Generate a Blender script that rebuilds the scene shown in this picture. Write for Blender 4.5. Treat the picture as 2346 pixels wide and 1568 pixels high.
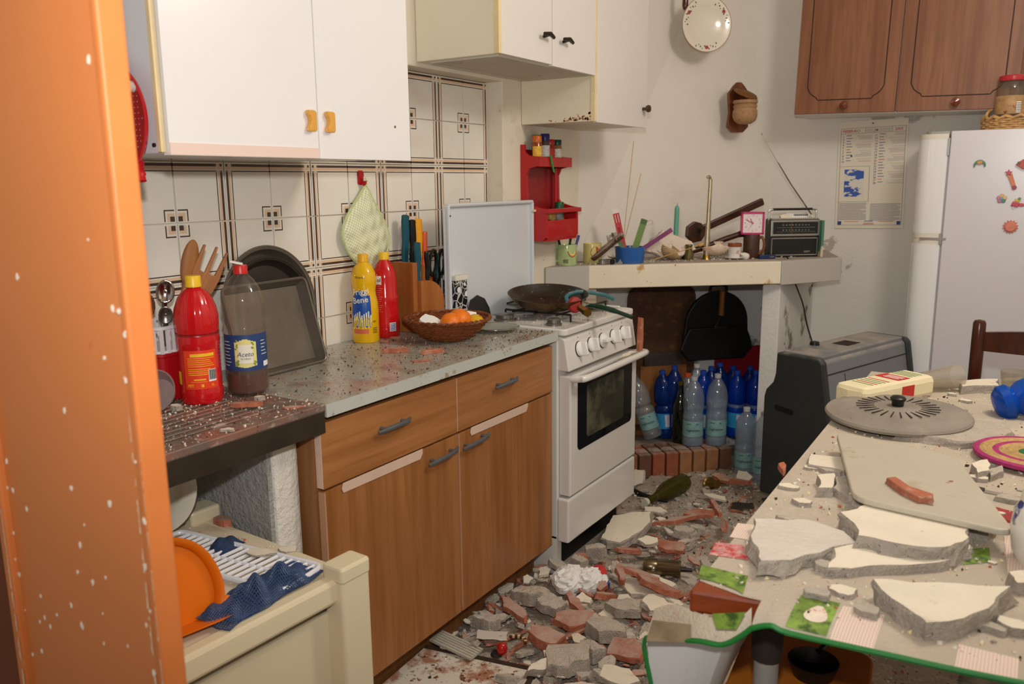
import bpy, math, random
from mathutils import Vector, Matrix, Euler
R_ = math.radians
scene = bpy.context.scene
for o in list(bpy.data.objects): bpy.data.objects.remove(o, do_unlink=True)
COL = scene.collection
rnd = random.Random(7)

# ------------------------------------------------------------------ camera
CAM = Vector((1.83, 0.0, 1.36)); FPX = 1890.0
_yaw, _pit, _rol = R_(32.68), R_(10.98), R_(-0.595)
_f = Vector((-math.sin(_yaw)*math.cos(_pit), math.cos(_yaw)*math.cos(_pit), -math.sin(_pit)))
_r0 = Vector((math.cos(_yaw), math.sin(_yaw), 0)); _u0 = _r0.cross(_f)
_r = _r0*math.cos(_rol)+_u0*math.sin(_rol); _u = -_r0*math.sin(_rol)+_u0*math.cos(_rol)
cd = bpy.data.cameras.new('camera'); cam = bpy.data.objects.new('camera', cd); COL.objects.link(cam)
m = Matrix((( _r.x, _u.x, -_f.x), (_r.y, _u.y, -_f.y), (_r.z, _u.z, -_f.z))).to_4x4(); m.translation = CAM
cam.matrix_world = m
cd.sensor_width = 36; cd.lens = 36*FPX/2346; cd.clip_start = .02
cd.dof.use_dof = True; cd.dof.focus_distance = 2.35; cd.dof.aperture_fstop = 5.6
scene.camera = cam
# ------------------------------------------------------------------ world, flash, added fill, exposure
w = bpy.data.worlds.new('world'); scene.world = w; w.use_nodes = True
w.node_tree.nodes['Background'].inputs[0].default_value = (1.0, .97, .93, 1)
w.node_tree.nodes['Background'].inputs[1].default_value = .34
def light(name, kind, loc, energy, col=(1,1,1), aim=None, **kw):
    l = bpy.data.lights.new(name, kind); l.energy = energy; l.color = col
    for k, v in kw.items(): setattr(l, k, v)
    o = bpy.data.objects.new(name, l); COL.objects.link(o); o.location = loc
    if aim is not None: o.rotation_euler = (Vector(aim)-Vector(loc)).to_track_quat('-Z', 'Y').to_euler()
    return o
# the photographer's flash, on the camera's hot shoe, its head tipped up above the lens axis
light('camera_flash', 'SPOT', (1.815, .03, 1.555), 76, (1, .995, .985), aim=(.55, 2.1, 1.84), spot_size=R_(124), spot_blend=.82, shadow_soft_size=.03)
# added fill light above the table, out of frame, brightening the back wall
light('room_fill_light', 'POINT', (2.1, 2.3, 2.4), 46, (1, .93, .85), shadow_soft_size=.18)
vs = scene.view_settings
vs.view_transform = 'Standard'; vs.look = 'None'; vs.gamma = 1; vs.exposure = 0.0; vs.use_curve_mapping = False

# ------------------------------------------------------------------ pixel of the 2346x1568 frame -> point on a world plane
def ray(x, y): return _f + _r*((x-1173)/FPX) - _u*((y-784)/FPX)
def at(k, v, x, y):
    d = ray(x, y)
    if k == 'd': t = (v-(CAM.x-CAM.y))/(d.x-d.y)      # diagonal plane x-y = v (corner fireplace)
    else:
        i = 'xyz'.index(k); t = (v-CAM[i])/d[i]
    return CAM + d*t
def mp(x, c, z): return (x, x-c, z)
def face(loc): return math.atan2(CAM.y-loc[1], CAM.x-loc[0])   # yaw that turns local +X to the viewer

# ------------------------------------------------------------------ mesh builder
class MB:
    def __init__(s): s.v = []; s.f = []; s.mi = []; s.uv = {}
    def add(s, vs, fs, mi=0, M=None):
        b = len(s.v)
        for p in vs:
            p = Vector(p); s.v.append(M @ p if M is not None else p)
        for f in fs: s.f.append([b+i for i in f]); s.mi.append(mi)
        return s
    def box(s, c, d, M=None, mi=0):
        x, y, z = c; a, b, e = d[0]/2, d[1]/2, d[2]/2
        vs = [(x+i*a, y+j*b, z+k*e) for i in (-1,1) for j in (-1,1) for k in (-1,1)]
        return s.add(vs, [(0,1,3,2),(4,6,7,5),(0,4,5,1),(2,3,7,6),(0,2,6,4),(1,5,7,3)], mi, M)
    def bx(s, x0, x1, y0, y1, z0, z1, M=None, mi=0):
        return s.box(((x0+x1)/2,(y0+y1)/2,(z0+z1)/2), (x1-x0,y1-y0,z1-z0), M, mi)
    def lathe(s, prof, n=24, M=None, mi=0, c=(0,0,0), a0=0, a1=None, sq=None):
        full = a1 is None; a1 = a0+2*math.pi if full else a1
        k = n if full else n+1; vs = []; fs = []
        for (r, z) in prof:
            for i in range(k):
                a = a0+(a1-a0)*i/n; q = 1.0
                if sq: q = sq(a)
                vs.append((c[0]+r*q*math.cos(a), c[1]+r*q*math.sin(a), c[2]+z))
        for j in range(len(prof)-1):
            for i in range(n):
                i2 = (i+1) % k
                fs.append((j*k+i, j*k+i2, (j+1)*k+i2, (j+1)*k+i))
        return s.add(vs, fs, mi, M)
    def tube(s, pts, r, n=8, caps=True, M=None, mi=0, flat=1.0, up=None, closed=False):
        pts = [Vector(p) for p in pts]; k = len(pts); rs = r if isinstance(r, (list, tuple)) else [r]*k
        vs = []; fs = []; prev = None
        for i, p in enumerate(pts):
            if closed: t = pts[(i+1) % k]-pts[i-1]
            else: t = pts[min(i+1,k-1)]-pts[max(i-1,0)]
            t.normalize()
            if prev is None:
                h = Vector(up) if up else (Vector((0,0,1)) if abs(t.z) < .9 else Vector((1,0,0)))
            else: h = prev
            a = (h-t*h.dot(t)); a.normalize(); b = t.cross(a); prev = a
            for j in range(n):
                q = 2*math.pi*j/n
                vs.append(p+a*(math.cos(q)*rs[i]*flat)+b*(math.sin(q)*rs[i]))
        for i in range(k if closed else k-1):
            i2 = (i+1) % k
            for j in range(n): fs.append((i*n+j, i*n+(j+1)%n, i2*n+(j+1)%n, i2*n+j))
        if caps and not closed:
            fs.append(tuple(range(n))[::-1]); fs.append(tuple((k-1)*n+j for j in range(n)))
        return s.add(vs, fs, mi, M)
    def prism(s, poly, h0, h1, M=None, mi=0, side_mi=None):
        n = len(poly); vs = [(p[0],p[1],h0) for p in poly]+[(p[0],p[1],h1) for p in poly]
        ar = sum(poly[i][0]*poly[(i+1)%n][1]-poly[(i+1)%n][0]*poly[i][1] for i in range(n))
        if ar < 0: vs = vs[:n][::-1]+vs[n:][::-1]
        s.add(vs, [tuple(range(n))[::-1], tuple(range(n,2*n))], mi, M); b = len(s.v)-2*n
        for i in range(n):
            j = (i+1) % n; s.f.append([b+i, b+j, b+n+j, b+n+i]); s.mi.append(mi if side_mi is None else side_mi)
        return s
    def ico(s, c, r, M=None, mi=0, n=12, m_=8, sc=(1,1,1), fn=None):
        prof = []; vs = []; fs = []
        for j in range(m_+1):
            t = math.pi*j/m_
            for i in range(n):
                a = 2*math.pi*i/n; d = Vector((math.sin(t)*math.cos(a)*sc[0], math.sin(t)*math.sin(a)*sc[1], -math.cos(t)*sc[2]))
                k = fn(d, a, t) if fn else 1.0
                vs.append(Vector(c)+d*r*k)
        for j in range(m_):
            for i in range(n):
                i2 = (i+1) % n; fs.append((j*n+i, j*n+i2, (j+1)*n+i2, (j+1)*n+i))
        return s.add(vs, fs, mi, M)
    def mesh(s, name, mats, smooth=False):
        me = bpy.data.meshes.new(name); me.from_pydata([tuple(v) for v in s.v], [], s.f)
        for mm in (mats if isinstance(mats, (list, tuple)) else [mats]): me.materials.append(mm)
        if any(s.mi): me.polygons.foreach_set('material_index', s.mi)
        if smooth:
            me.polygons.foreach_set('use_smooth', [True]*len(s.f)); me.set_sharp_from_angle(angle=R_(42))
        me.update(); return me
def link(name, me, parent=None, loc=None, rot=None, bevel=0):
    o = bpy.data.objects.new(name, me); COL.objects.link(o)
    if parent is not None: o.parent = parent
    if loc is not None: o.location = loc
    if rot is not None: o.rotation_euler = rot
    if bevel:
        b = o.modifiers.new('bevel', 'BEVEL'); b.width = bevel; b.segments = 2; b.limit_method = 'ANGLE'; b.angle_limit = R_(35)
    return o
def part(name, mb, mt, parent, smooth=False, bevel=0, loc=None, rot=None, label=None):
    o = link(name, mb.mesh(name, mt, smooth), parent, loc, rot, bevel)
    if label: o['label'] = label
    return o
def tag(o, label, cat, group=None):
    o['label'] = label; o['category'] = cat
    if group: o['group'] = group
    return o
def thing(name, label, cat, loc=(0,0,0), rz=0, group=None, rot=None):
    o = bpy.data.objects.new(name, None); o.empty_display_size = .05; COL.objects.link(o)
    o.location = loc; o.rotation_euler = rot if rot is not None else (0,0,rz)
    return tag(o, label, cat, group)
def solo(name, mb, mt, label, cat, loc=(0,0,0), rz=0, group=None, smooth=False, bevel=0, rot=None):
    o = link(name, mb.mesh(name, mt, smooth), None, loc, rot if rot is not None else (0,0,rz), bevel)
    return tag(o, label, cat, group)
def struct(name, mb, mt, smooth=False, bevel=0, parent=None):
    o = link(name, mb.mesh(name, mt, smooth), parent, None, None, bevel)
    if parent is None: o['kind'] = 'structure'
    return o
def rotm(loc=(0,0,0), rx=0, ry=0, rz=0): return Matrix.Translation(loc) @ Euler((rx,ry,rz)).to_matrix().to_4x4()
_tc = {}
def text(s, size=1.0, align='CENTER'):
    k = (s, align)
    if k not in _tc:
        cu = bpy.data.curves.new('t', 'FONT'); cu.body = s; cu.align_x = align; cu.align_y = 'CENTER'; cu.size = 1; cu.resolution_u = 2; cu.offset = .012
        o = bpy.data.objects.new('t', cu); COL.objects.link(o)
        me = o.to_mesh(); _tc[k] = ([tuple(v.co) for v in me.vertices], [tuple(p.vertices) for p in me.polygons])
        o.to_mesh_clear(); bpy.data.objects.remove(o); bpy.data.curves.remove(cu)
    v, f = _tc[k]
    return [(x*size, y*size) for x, y, z in v], f
def text_flat(mb, s, size, c, M=None, align='CENTER', mi=0, sx=1.0, off=.0006):
    # written on the plane local x = c[0], reading along +Y, up +Z
    v, f = text(s, size, align); return mb.add([(c[0]+off, c[1]+x*sx, c[2]+y) for x, y in v], f, mi, M)
def text_bent(mb, s, size, rad, z, a0=0, align='CENTER', mi=0, shear=0.0, rot=0):
    v, f = text(s, size, align); out = []
    for x, y in v:
        x2 = x*math.cos(rot)-y*math.sin(rot); y2 = x*math.sin(rot)+y*math.cos(rot); x2 += shear*y2
        a = a0+x2/rad; out.append((rad*math.cos(a), rad*math.sin(a), z+y2))
    return mb.add(out, f, mi)
def patch(mb, rad, a0, a1, z0, z1, n=10, mi=0):
    return mb.lathe([(rad, z0), (rad, z1)], n, mi=mi, a0=a0, a1=a1)
def smoothpath(pts, k=6):
    pts = [Vector(p) for p in pts]; out = []
    for i in range(len(pts)-1):
        p0 = pts[max(i-1,0)]; p1 = pts[i]; p2 = pts[i+1]; p3 = pts[min(i+2,len(pts)-1)]
        for j in range(k):
            t = j/k
            out.append(.5*((2*p1)+(p2-p0)*t+(2*p0-5*p1+4*p2-p3)*t*t+(3*p1-p0-3*p2+p3)*t**3))
    return out+[pts[-1]]
def rrect(w, h, r, n=4):
    o = []
    for cx, cy, a in ((w/2-r,h/2-r,0),(-w/2+r,h/2-r,90),(-w/2+r,-h/2+r,180),(w/2-r,-h/2+r,270)):
        for i in range(n+1):
            t = R_(a+90*i/n); o.append((cx+r*math.cos(t), cy+r*math.sin(t)))
    return o

# ------------------------------------------------------------------ procedural materials
def C(h):
    h = h.lstrip('#'); o = []
    for i in (0,2,4):
        c = int(h[i:i+2],16)/255; o.append(c/12.92 if c <= .04045 else ((c+.055)/1.055)**2.4)
    return (*o, 1)
_m = {}
def mat(name, col, rough=.5, metal=0, var=0, vs=8, st=(1,1,1), bump=0, bs=60, trans=0, ior=1.45, dust=0, dcol='#b9ada0', layers=(), spec=.5, coat=0, alpha=1, rvar=0, coord='Object', sss=0):
    if name in _m: return _m[name]
    mt = bpy.data.materials.new(name); mt.use_nodes = True; _m[name] = mt
    nt = mt.node_tree; N = nt.nodes; L = nt.links; b = N['Principled BSDF']
    b.inputs['Roughness'].default_value = rough; b.inputs['Metallic'].default_value = metal
    b.inputs['Transmission Weight'].default_value = trans; b.inputs['IOR'].default_value = ior
    b.inputs['Specular IOR Level'].default_value = spec; b.inputs['Coat Weight'].default_value = coat; b.inputs['Alpha'].default_value = alpha
    if sss: b.inputs['Subsurface Weight'].default_value = sss; b.inputs['Subsurface Radius'].default_value = (.02,.01,.005)
    base = C(col); cur = None
    tc = N.new('ShaderNodeTexCoord'); mpn = N.new('ShaderNodeMapping'); mpn.inputs['Scale'].default_value = st
    if coord == 'World': tc = N.new('ShaderNodeNewGeometry'); coord = 'Position'
    L.new(tc.outputs[coord], mpn.inputs[0])
    def noise(scale, stretch=None, det=5):
        n = N.new('ShaderNodeTexNoise'); n.inputs['Scale'].default_value = scale; n.inputs['Detail'].default_value = det; n.inputs['Roughness'].default_value = .62
        src = mpn
        if stretch is not None:
            src = N.new('ShaderNodeMapping'); src.inputs['Scale'].default_value = stretch; L.new(tc.outputs[coord], src.inputs[0])
        L.new(src.outputs[0], n.inputs['Vector']); return n.outputs['Fac']
    def mix(fac, a, bb):
        x = N.new('ShaderNodeMix'); x.data_type = 'RGBA'; L.new(fac, x.inputs[0])
        for s_, v in ((6,a),(7,bb)):
            if isinstance(v, tuple): x.inputs[s_].default_value = v
            else: L.new(v, x.inputs[s_])
        return x.outputs[2]
    def rng(src, lo, hi, a=0, bb=1):
        r = N.new('ShaderNodeMapRange'); L.new(src, r.inputs[0]); r.inputs[1].default_value = lo; r.inputs[2].default_value = hi; r.inputs[3].default_value = a; r.inputs[4].default_value = bb
        return r.outputs[0]
    if var:
        lo = tuple(max(0,c*(1-var)) for c in base[:3])+(1,); hi = tuple(min(1,c*(1+var)) for c in base[:3])+(1,)
        cur = mix(rng(noise(vs), .3, .7), lo, hi)
    for ly in layers:
        sc, lo, hi, cc = ly[:4]
        cur = mix(rng(noise(sc, ly[4] if len(ly) > 4 else None, 6), lo, hi), cur if cur is not None else base, C(cc))
    if dust:
        g = N.new('ShaderNodeNewGeometry'); sp = N.new('ShaderNodeSeparateXYZ'); L.new(g.outputs['Normal'], sp.inputs[0])
        up = rng(sp.outputs[2], .2, .85); nz = rng(noise(9, (1,1,1), 7), .62-dust*.45, .72-dust*.25)
        mu = N.new('ShaderNodeMath'); mu.operation = 'MULTIPLY'; L.new(up, mu.inputs[0]); L.new(nz, mu.inputs[1])
        m2 = N.new('ShaderNodeMath'); m2.operation = 'MULTIPLY'; L.new(mu.outputs[0], m2.inputs[0]); m2.inputs[1].default_value = min(1, dust+.25)
        cur = mix(m2.outputs[0], cur if cur is not None else base, C(dcol))
        ro = rng(m2.outputs[0], 0, 1, rough, .9); L.new(ro, b.inputs['Roughness'])
    elif rvar: L.new(rng(noise(14), .3, .7, rough-rvar, rough+rvar), b.inputs['Roughness'])
    if cur is not None: L.new(cur, b.inputs['Base Color'])
    else: b.inputs['Base Color'].default_value = base
    if bump:
        bn = N.new('ShaderNodeBump'); bn.inputs['Strength'].default_value = min(1, bump); bn.inputs['Distance'].default_value = .01*max(1, bump)
        L.new(noise(bs, (1,1,1)), bn.inputs['Height']); L.new(bn.outputs[0], b.inputs['Normal'])
    return mt
def thin(name, tint, haze='#ffffff', amt=.05, rough=.04, fres=1.45, boost=.05):
    # thin-walled glass or plastic: see-through, tinted, with a glossy skin and a little haze
    if name in _m: return _m[name]
    mt = bpy.data.materials.new(name); mt.use_nodes = True; _m[name] = mt; nt = mt.node_tree; N = nt.nodes; L = nt.links
    N.remove(N['Principled BSDF']); out = N['Material Output']
    tr = N.new('ShaderNodeBsdfTransparent'); tr.inputs[0].default_value = C(tint); gl = N.new('ShaderNodeBsdfGlossy'); gl.inputs['Roughness'].default_value = rough; df = N.new('ShaderNodeBsdfDiffuse'); df.inputs[0].default_value = C(haze)
    lw = N.new('ShaderNodeLayerWeight'); lw.inputs[0].default_value = .5; fr = N.new('ShaderNodeMath'); fr.operation = 'POWER'; L.new(lw.outputs['Facing'], fr.inputs[0]); fr.inputs[1].default_value = 3.5; ad = N.new('ShaderNodeMath'); ad.operation = 'MULTIPLY_ADD'; ad.use_clamp = True; L.new(fr.outputs[0], ad.inputs[0]); ad.inputs[1].default_value = .5; ad.inputs[2].default_value = boost
    m1 = N.new('ShaderNodeMixShader'); L.new(ad.outputs[0], m1.inputs[0]); L.new(tr.outputs[0], m1.inputs[1]); L.new(gl.outputs[0], m1.inputs[2])
    m2 = N.new('ShaderNodeMixShader'); m2.inputs[0].default_value = amt; L.new(m1.outputs[0], m2.inputs[1]); L.new(df.outputs[0], m2.inputs[2]); L.new(m2.outputs[0], out.inputs[0])
    return mt
def wood(name, c1, c2, axis='z', sc=26, rough=.45, extra=(), dust=0, bump=.05):
    st = [1,1,1]; st['xyz'.index(axis)] = .06
    return mat(name, c1, rough, var=.08, vs=3, layers=[(sc, .38, .66, c2, tuple(st)), (sc*3.1, .5, .75, c2, tuple(x*1.0 for x in st))]+list(extra), dust=dust, bump=bump, bs=sc)
# ------------------------------------------------------------------ shared materials
m_plaster = mat('wall_plaster', '#e4ddd2', .85, var=.03, vs=3, bump=.12, bs=90, layers=[(2.2,.58,.75,'#dad2c4')])
m_wallgrime = mat('wall_old_paint', '#e6dcc8', .8, var=.04, vs=4, bump=.15, bs=70, layers=[(5,.58,.72,'#cdbb9c'),(40,.68,.74,'#8d7a66')])
m_back = mat('back_wall_paint', '#ebe5db', .8, var=.02, vs=3, bump=.08, bs=80)
m_flake = mat('flaked_wall', '#e2dcd3', .85, var=.03, vs=3, bump=.15, bs=60, layers=[(3.4,.66,.68,'#b5aca2'),(11,.72,.74,'#8e857b')])
m_soot = mat('fireplace_plaster', '#e2ded8', .9, var=.04, vs=4, bump=.3, bs=50, layers=[(5,.60,.66,'#8f8375'),(14,.66,.7,'#3c332c')])
m_cream = mat('cream_paint', '#e9ddc4', .6, var=.04, vs=6, bump=.08, bs=60, layers=[(7,.66,.72,'#c79a63'),(22,.7,.73,'#6b5239')])
m_greycard = mat('grey_speckled_paint', '#b9b4ab', .75, var=.06, vs=160, bump=.05, bs=200)
m_floor = mat('floor_dust', '#8f8378', .95, var=.18, vs=18, bump=.5, bs=60, layers=[(12,.52,.68,'#b3a79a'),(30,.60,.7,'#5d5148')])
m_white = mat('white_laminate', '#eeecea', .22, var=.015, vs=3, bump=0)
m_white_old = mat('old_white_panel', '#ece4cc', .35, var=.03, vs=4, layers=[(6,.64,.8,'#d6ba80'),(35,.72,.75,'#8a5a2c')])
m_yel_edge = mat('yellowed_edge', '#e8d3a2', .5, var=.08, vs=12, layers=[(30,.66,.72,'#8f6a3c')])
m_enamel = mat('white_enamel', '#dedad3', .16, var=.01, vs=4, coat=.3)
m_black = mat('black_plastic', '#15130f', .38, var=.2, vs=20)
m_dark = mat('dark_brown_matte', '#2b221a', .8)  # plain dark brown for screws, feet, gaps and other small parts
m_steel = mat('dull_steel', '#8d8982', .32, metal=1, var=.1, vs=10, rvar=.08)
m_chrome = mat('bright_metal', '#c9c6bf', .15, metal=1)
m_brass = mat('brass', '#a3813e', .3, metal=1, var=.15, vs=14)
m_terra = mat('terracotta', '#a9674e', .95, var=.16, vs=30, bump=.5, bs=150, dust=.55, dcol='#bfa595', layers=[(26,.56,.70,'#bd9a8a'),(90,.66,.70,'#6d4335')], coord='World')
m_terra_n = mat('fresh_terracotta', '#b26a4e', .95, var=.14, vs=40, bump=.4, bs=160, layers=[(40,.58,.72,'#c49c88')], coord='World')
m_chunk = mat('broken_plaster', '#d2c6b5', .95, var=.10, vs=40, bump=.9, bs=170, layers=[(14,.55,.68,'#dccfb8'),(110,.64,.69,'#7d6f63'),(20,.66,.72,'#a8835f')], coord='World')
m_chunk2 = mat('mortar_grey', '#c2b6a7', .95, var=.14, vs=60, bump=1, bs=190, layers=[(120,.63,.69,'#7a7067'),(18,.60,.7,'#c2b6a6')], coord='World')
m_chunktop = mat('plaster_painted_face', '#e6dbc5', .85, var=.05, vs=12, bump=.25, bs=120, layers=[(18,.60,.72,'#c9bba3'),(130,.68,.72,'#6a5a4c')], coord='World')
m_paper = mat('white_paper', '#eceae6', .75, var=.03, vs=20)

# ------------------------------------------------------------------ setting
YB, XW = 4.35, .08            # back wall, wall face beside the tiled recess
struct('floor', MB().bx(-.2, 3.4, -.6, 4.5, -.06, 0), m_floor)
struct('ceiling', MB().bx(-.2, 3.4, -.4, 4.5, 2.75, 2.85), m_plaster)
struct('wall_right', MB().bx(3.3, 3.4, -.4, 4.5, 0, 2.75), m_plaster)
struct('wall_back', MB().bx(.0, 3.3, YB, YB+.12, 0, 2.75), m_flake)
wl = struct('wall_left', MB().bx(-.15, -.001, -.3, 2.679, 0, 1.728).bx(-.15, XW, 2.679, YB+.1, 0, 2.75).bx(-.15, XW, -.3, 2.679, 1.728, 2.75), m_wallgrime, bevel=.004)
# patterned tiles, one object each
def tile_material():
    mt = bpy.data.materials.new('patterned_tile'); mt.use_nodes = True; nt = mt.node_tree; N = nt.nodes; L = nt.links
    b = N['Principled BSDF']; b.inputs['Roughness'].default_value = .12
    uv = N.new('ShaderNodeUVMap'); sp = N.new('ShaderNodeSeparateXYZ'); L.new(uv.outputs[0], sp.inputs[0])
    cream, dark, pink = C('#ece6d9'), C('#4b3a34'), C('#e6c5a4')
    def ramp(src, stops):
        r = N.new('ShaderNodeValToRGB'); r.color_ramp.interpolation = 'CONSTANT'; e = r.color_ramp.elements
        while len(e) < len(stops): e.new(.5)
        for i, (p, c) in enumerate(stops): e[i].position = p; e[i].color = c
        L.new(src, r.inputs[0]); return r.outputs[0]
    band = [(0,cream),(.022,dark),(.068,pink),(.118,cream),(.138,dark),(.16,cream)]
    ru = ramp(sp.outputs[0], band); rv = ramp(sp.outputs[1], band)
    def mth(op, a, bb):
        n = N.new('ShaderNodeMath'); n.operation = op
        for i, v in enumerate((a, bb)):
            if isinstance(v, (int, float)): n.inputs[i].default_value = v
            else: L.new(v, n.inputs[i])
        return n.outputs[0]
    iu = mth('SUBTRACT', 1, sp.outputs[0]); iv = mth('SUBTRACT', 1, sp.outputs[1])
    rm = ramp(mth('MAXIMUM', iu, iv), [(0,dark),(.105,pink),(.16,cream),(.192,dark),(.218,cream)])
    edge = mth('MINIMUM', iu, iv)
    both = mth('MULTIPLY', mth('LESS_THAN', sp.outputs[0], .165), mth('LESS_THAN', sp.outputs[1], .165))
    def mixc(fac, a, bb, bt='MIX'):
        x = N.new('ShaderNodeMix'); x.data_type = 'RGBA'; x.blend_type = bt
        if isinstance(fac, (int,float)): x.inputs[0].default_value = fac
        else: L.new(fac, x.inputs[0])
        for s_, v in ((6,a),(7,bb)):
            if isinstance(v, tuple): x.inputs[s_].default_value = v
            else: L.new(v, x.inputs[s_])
        return x.outputs[2]
    bands = mixc(both, mixc(1.0, ru, rv, 'DARKEN'), mixc(1.0, ru, rv, 'LIGHTEN'))
    rm2 = mixc(mth('LESS_THAN', edge, .02), rm, cream)
    c = mixc(1.0, bands, rm2, 'DARKEN')
    tc = N.new('ShaderNodeNewGeometry'); nz = N.new('ShaderNodeTexNoise'); nz.inputs['Scale'].default_value = 5; nz.inputs['Detail'].default_value = 6
    L.new(tc.outputs['Position'], nz.inputs['Vector']); rr = N.new('ShaderNodeMapRange'); L.new(nz.outputs[0], rr.inputs[0]); rr.inputs[1].default_value = .52; rr.inputs[2].default_value = .8; rr.inputs[4].default_value = .35
    L.new(mixc(rr.outputs[0], c, C('#d9b98a'), 'MULTIPLY'), b.inputs['Base Color'])
    return mt
m_tile = tile_material()
def tile_mesh(fu, fv):
    s = .1495/2; me = bpy.data.meshes.new('tile')
    v = [(x, y, z) for x in (.0, .006) for y in (-s, s) for z in (-s, s)]
    fs = [(0,1,3,2),(4,6,7,5),(0,4,5,1),(2,3,7,6),(0,2,6,4),(1,5,7,3)]
    me.from_pydata(v, [], fs); uvl = me.uv_layers.new(name='UVMap')
    for p in me.polygons:
        for li in p.loop_indices:
            co = me.vertices[me.loops[li].vertex_index].co
            a = (co.y+s)/(2*s); bb = (co.z+s)/(2*s)
            uvl.data[li].uv = (1-a if fu else a, 1-bb if fv else bb)
    me.materials.append(m_tile); return me
TM = {(a, b): tile_mesh(a, b) for a in (0,1) for b in (0,1)}
TP = .1535; Y0 = 1.454; Z0 = 1.420
for i in range(-4, 8):                 # column i spans Y0+i*TP .. +TP ; even i: band on its low-y side
    for j in range(-4, 2):
        t = link('tile', TM[(i % 2, j % 2)], wl, (rnd.uniform(-.0008,.0008), Y0+(i+.5)*TP, Z0+(j+.5)*TP), (rnd.uniform(-.003,.003),0,rnd.uniform(-.004,.004)))
# corner fireplace: hood, fireback and piers
hb = [(.08,3.27),(.675,YB),(.08,YB)]; ht = [(.08,3.34),(.41,YB),(.08,YB)]
hv = [(x,y,1.0) for x,y in hb]+[(x,y,2.75) for x,y in ht]
struct('wall_chimney_hood', MB().add(hv, [(0,2,1),(3,4,5),(0,1,4,3),(1,2,5,4),(2,0,3,5)]), m_plaster)
fb = [mp(.08,-3.52,0), mp(.83,-3.52,0), (.08,YB,0)]
struct('wall_fireback', MB().prism([p[:2] for p in fb], 0, .97), m_soot)
struct('wall_fireplace_side', MB().bx(.79,.868,3.715,YB,0,.985), m_soot, bevel=.003)
struct('wall_fireplace_pier', MB().prism([mp(.085,-3.02,0)[:2], mp(.205,-3.02,0)[:2], mp(.13,-3.17,0)[:2], mp(.02,-3.17,0)[:2]], 0, .965), m_cream, bevel=.004)
ms = thing('mantel_shelf', 'cream painted mantel shelf with grey ends above the corner fireplace', 'shelf', (0,0,0))
B_, C_, A_, D_ = (.205,3.140), (.868,3.690), (.082,2.985), (1.058,3.99)
part('slab', MB().prism([(.085,3.0), (.21,3.155), (.86,3.70), (1.05,4.0), (.92,4.345), (.085,4.345)], .985, 1.008), mat('mantel_top', '#a79c90', .9, var=.15, vs=14, bump=.4, bs=70), ms)
dx, dy = C_[0]-B_[0], C_[1]-B_[1]; ln = math.hypot(dx, dy)
part('front_board', MB().box((ln/2,0,0), (ln,.03,.098)), m_cream, ms, bevel=.004, loc=(B_[0],B_[1],.957), rot=(R_(0),0,math.atan2(dy,dx)))
for (p, q, h) in ((A_, B_, .105), (C_, D_, .105)):
    dx, dy = q[0]-p[0], q[1]-p[1]; l2 = math.hypot(dx, dy)
    part('end_board', MB().box((l2/2,.012,0), (l2,.05,h)), m_greycard, ms, bevel=.003, loc=(p[0],p[1],.954), rot=(0,0,math.atan2(dy,dx)), label='grey speckled end of the mantel')
# raised brick hearth, every front brick and paver its own piece
hr = thing('hearth', 'raised brick hearth under the corner fireplace, bottles standing on it', 'hearth', (0,0,0))
e = Vector((.7071,.7071,0)); nn = Vector((.7071,-.7071,0)); O = Vector(mp(.16,-3.02,0))
part('core', MB().box((0.06,-0.0,0), (.60,.28,.1)), mat('hearth_mortar', '#8b8073', .95, var=.1, vs=30, bump=.4), hr, loc=O+e*.37-nn*.175+Vector((0,0,.05)), rot=(0,0,R_(45)))
bm_ = [mat('hearth_brick_%d' % i, c, .85, var=.15, vs=25, bump=.35, bs=90, dust=.45) for i, c in enumerate(('#8a5a3c','#9a5437','#7d5b3e','#a3714a','#6f4a35'))]
brick_me = [MB().box((0,0,0), (.058,.034,.112)).mesh('brick', b) for b in bm_]
pav_me = [MB().box((0,0,0), (.058,.12,.02)).mesh('paver', b) for b in bm_]
for i in range(11):
    c = O+e*(.035+i*.0672)-nn*.006+Vector((0,0,.06))
    link('brick', brick_me[rnd.randrange(5)], hr, c, (rnd.uniform(-.01,.01),0,R_(45)+rnd.uniform(-.012,.012)), .003)
    link('paver', pav_me[rnd.randrange(5)], hr, O+e*(.035+i*.0672)-nn*.088+Vector((0,0,.107)), (0,0,R_(45)), .002)
# orange door jamb near the viewer
m_orange = mat('orange_gloss_paint', '#d17d45', .32, var=.06, vs=2, layers=[(9,.72,.8,'#a8521f')], spec=.4)
m_orange2 = mat('orange_chipped_edge', '#cd763c', .4, var=.08, vs=6, layers=[(60,.70,.72,'#e8d9bd')])
dj = struct('door_1', MB().bx(.728,1.033,.5,.528,-.0,2.7), m_orange)
part('jamb_edge', MB().bx(1.022,1.0345,.498,.5285,0,2.7), m_orange2, dj, bevel=.003)
part('jamb_bead', MB().bx(.712,.73,.49,.53,0,2.7), m_orange2, dj, bevel=.004)
def ragged(x0, y, z0, z1, wmax, sgn, thr):
    mb = MB(); z = z0
    while z < z1:
        q_ = (z1-z)/(z1-z0); dz = rnd.uniform(.004,.012); a_, b_ = (wmax*rnd.uniform(.25,1)*(.35+.65*q_) for _ in range(2))
        if rnd.random() < thr+.5*q_: mb.add([(x0,y,z),(x0,y,z+dz),(x0+sgn*b_,y,z+dz),(x0+sgn*a_,y,z)], [(0,1,2,3)])
        z += dz
    return mb
m_bare = mat('bare_chip','#e2cfae',.9,var=.2,vs=40)
part('chipped_strip', ragged(1.0215, .4972, .55, 1.12, .0045, -1, .55), m_bare, dj)['kind'] = 'stuff'
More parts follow.
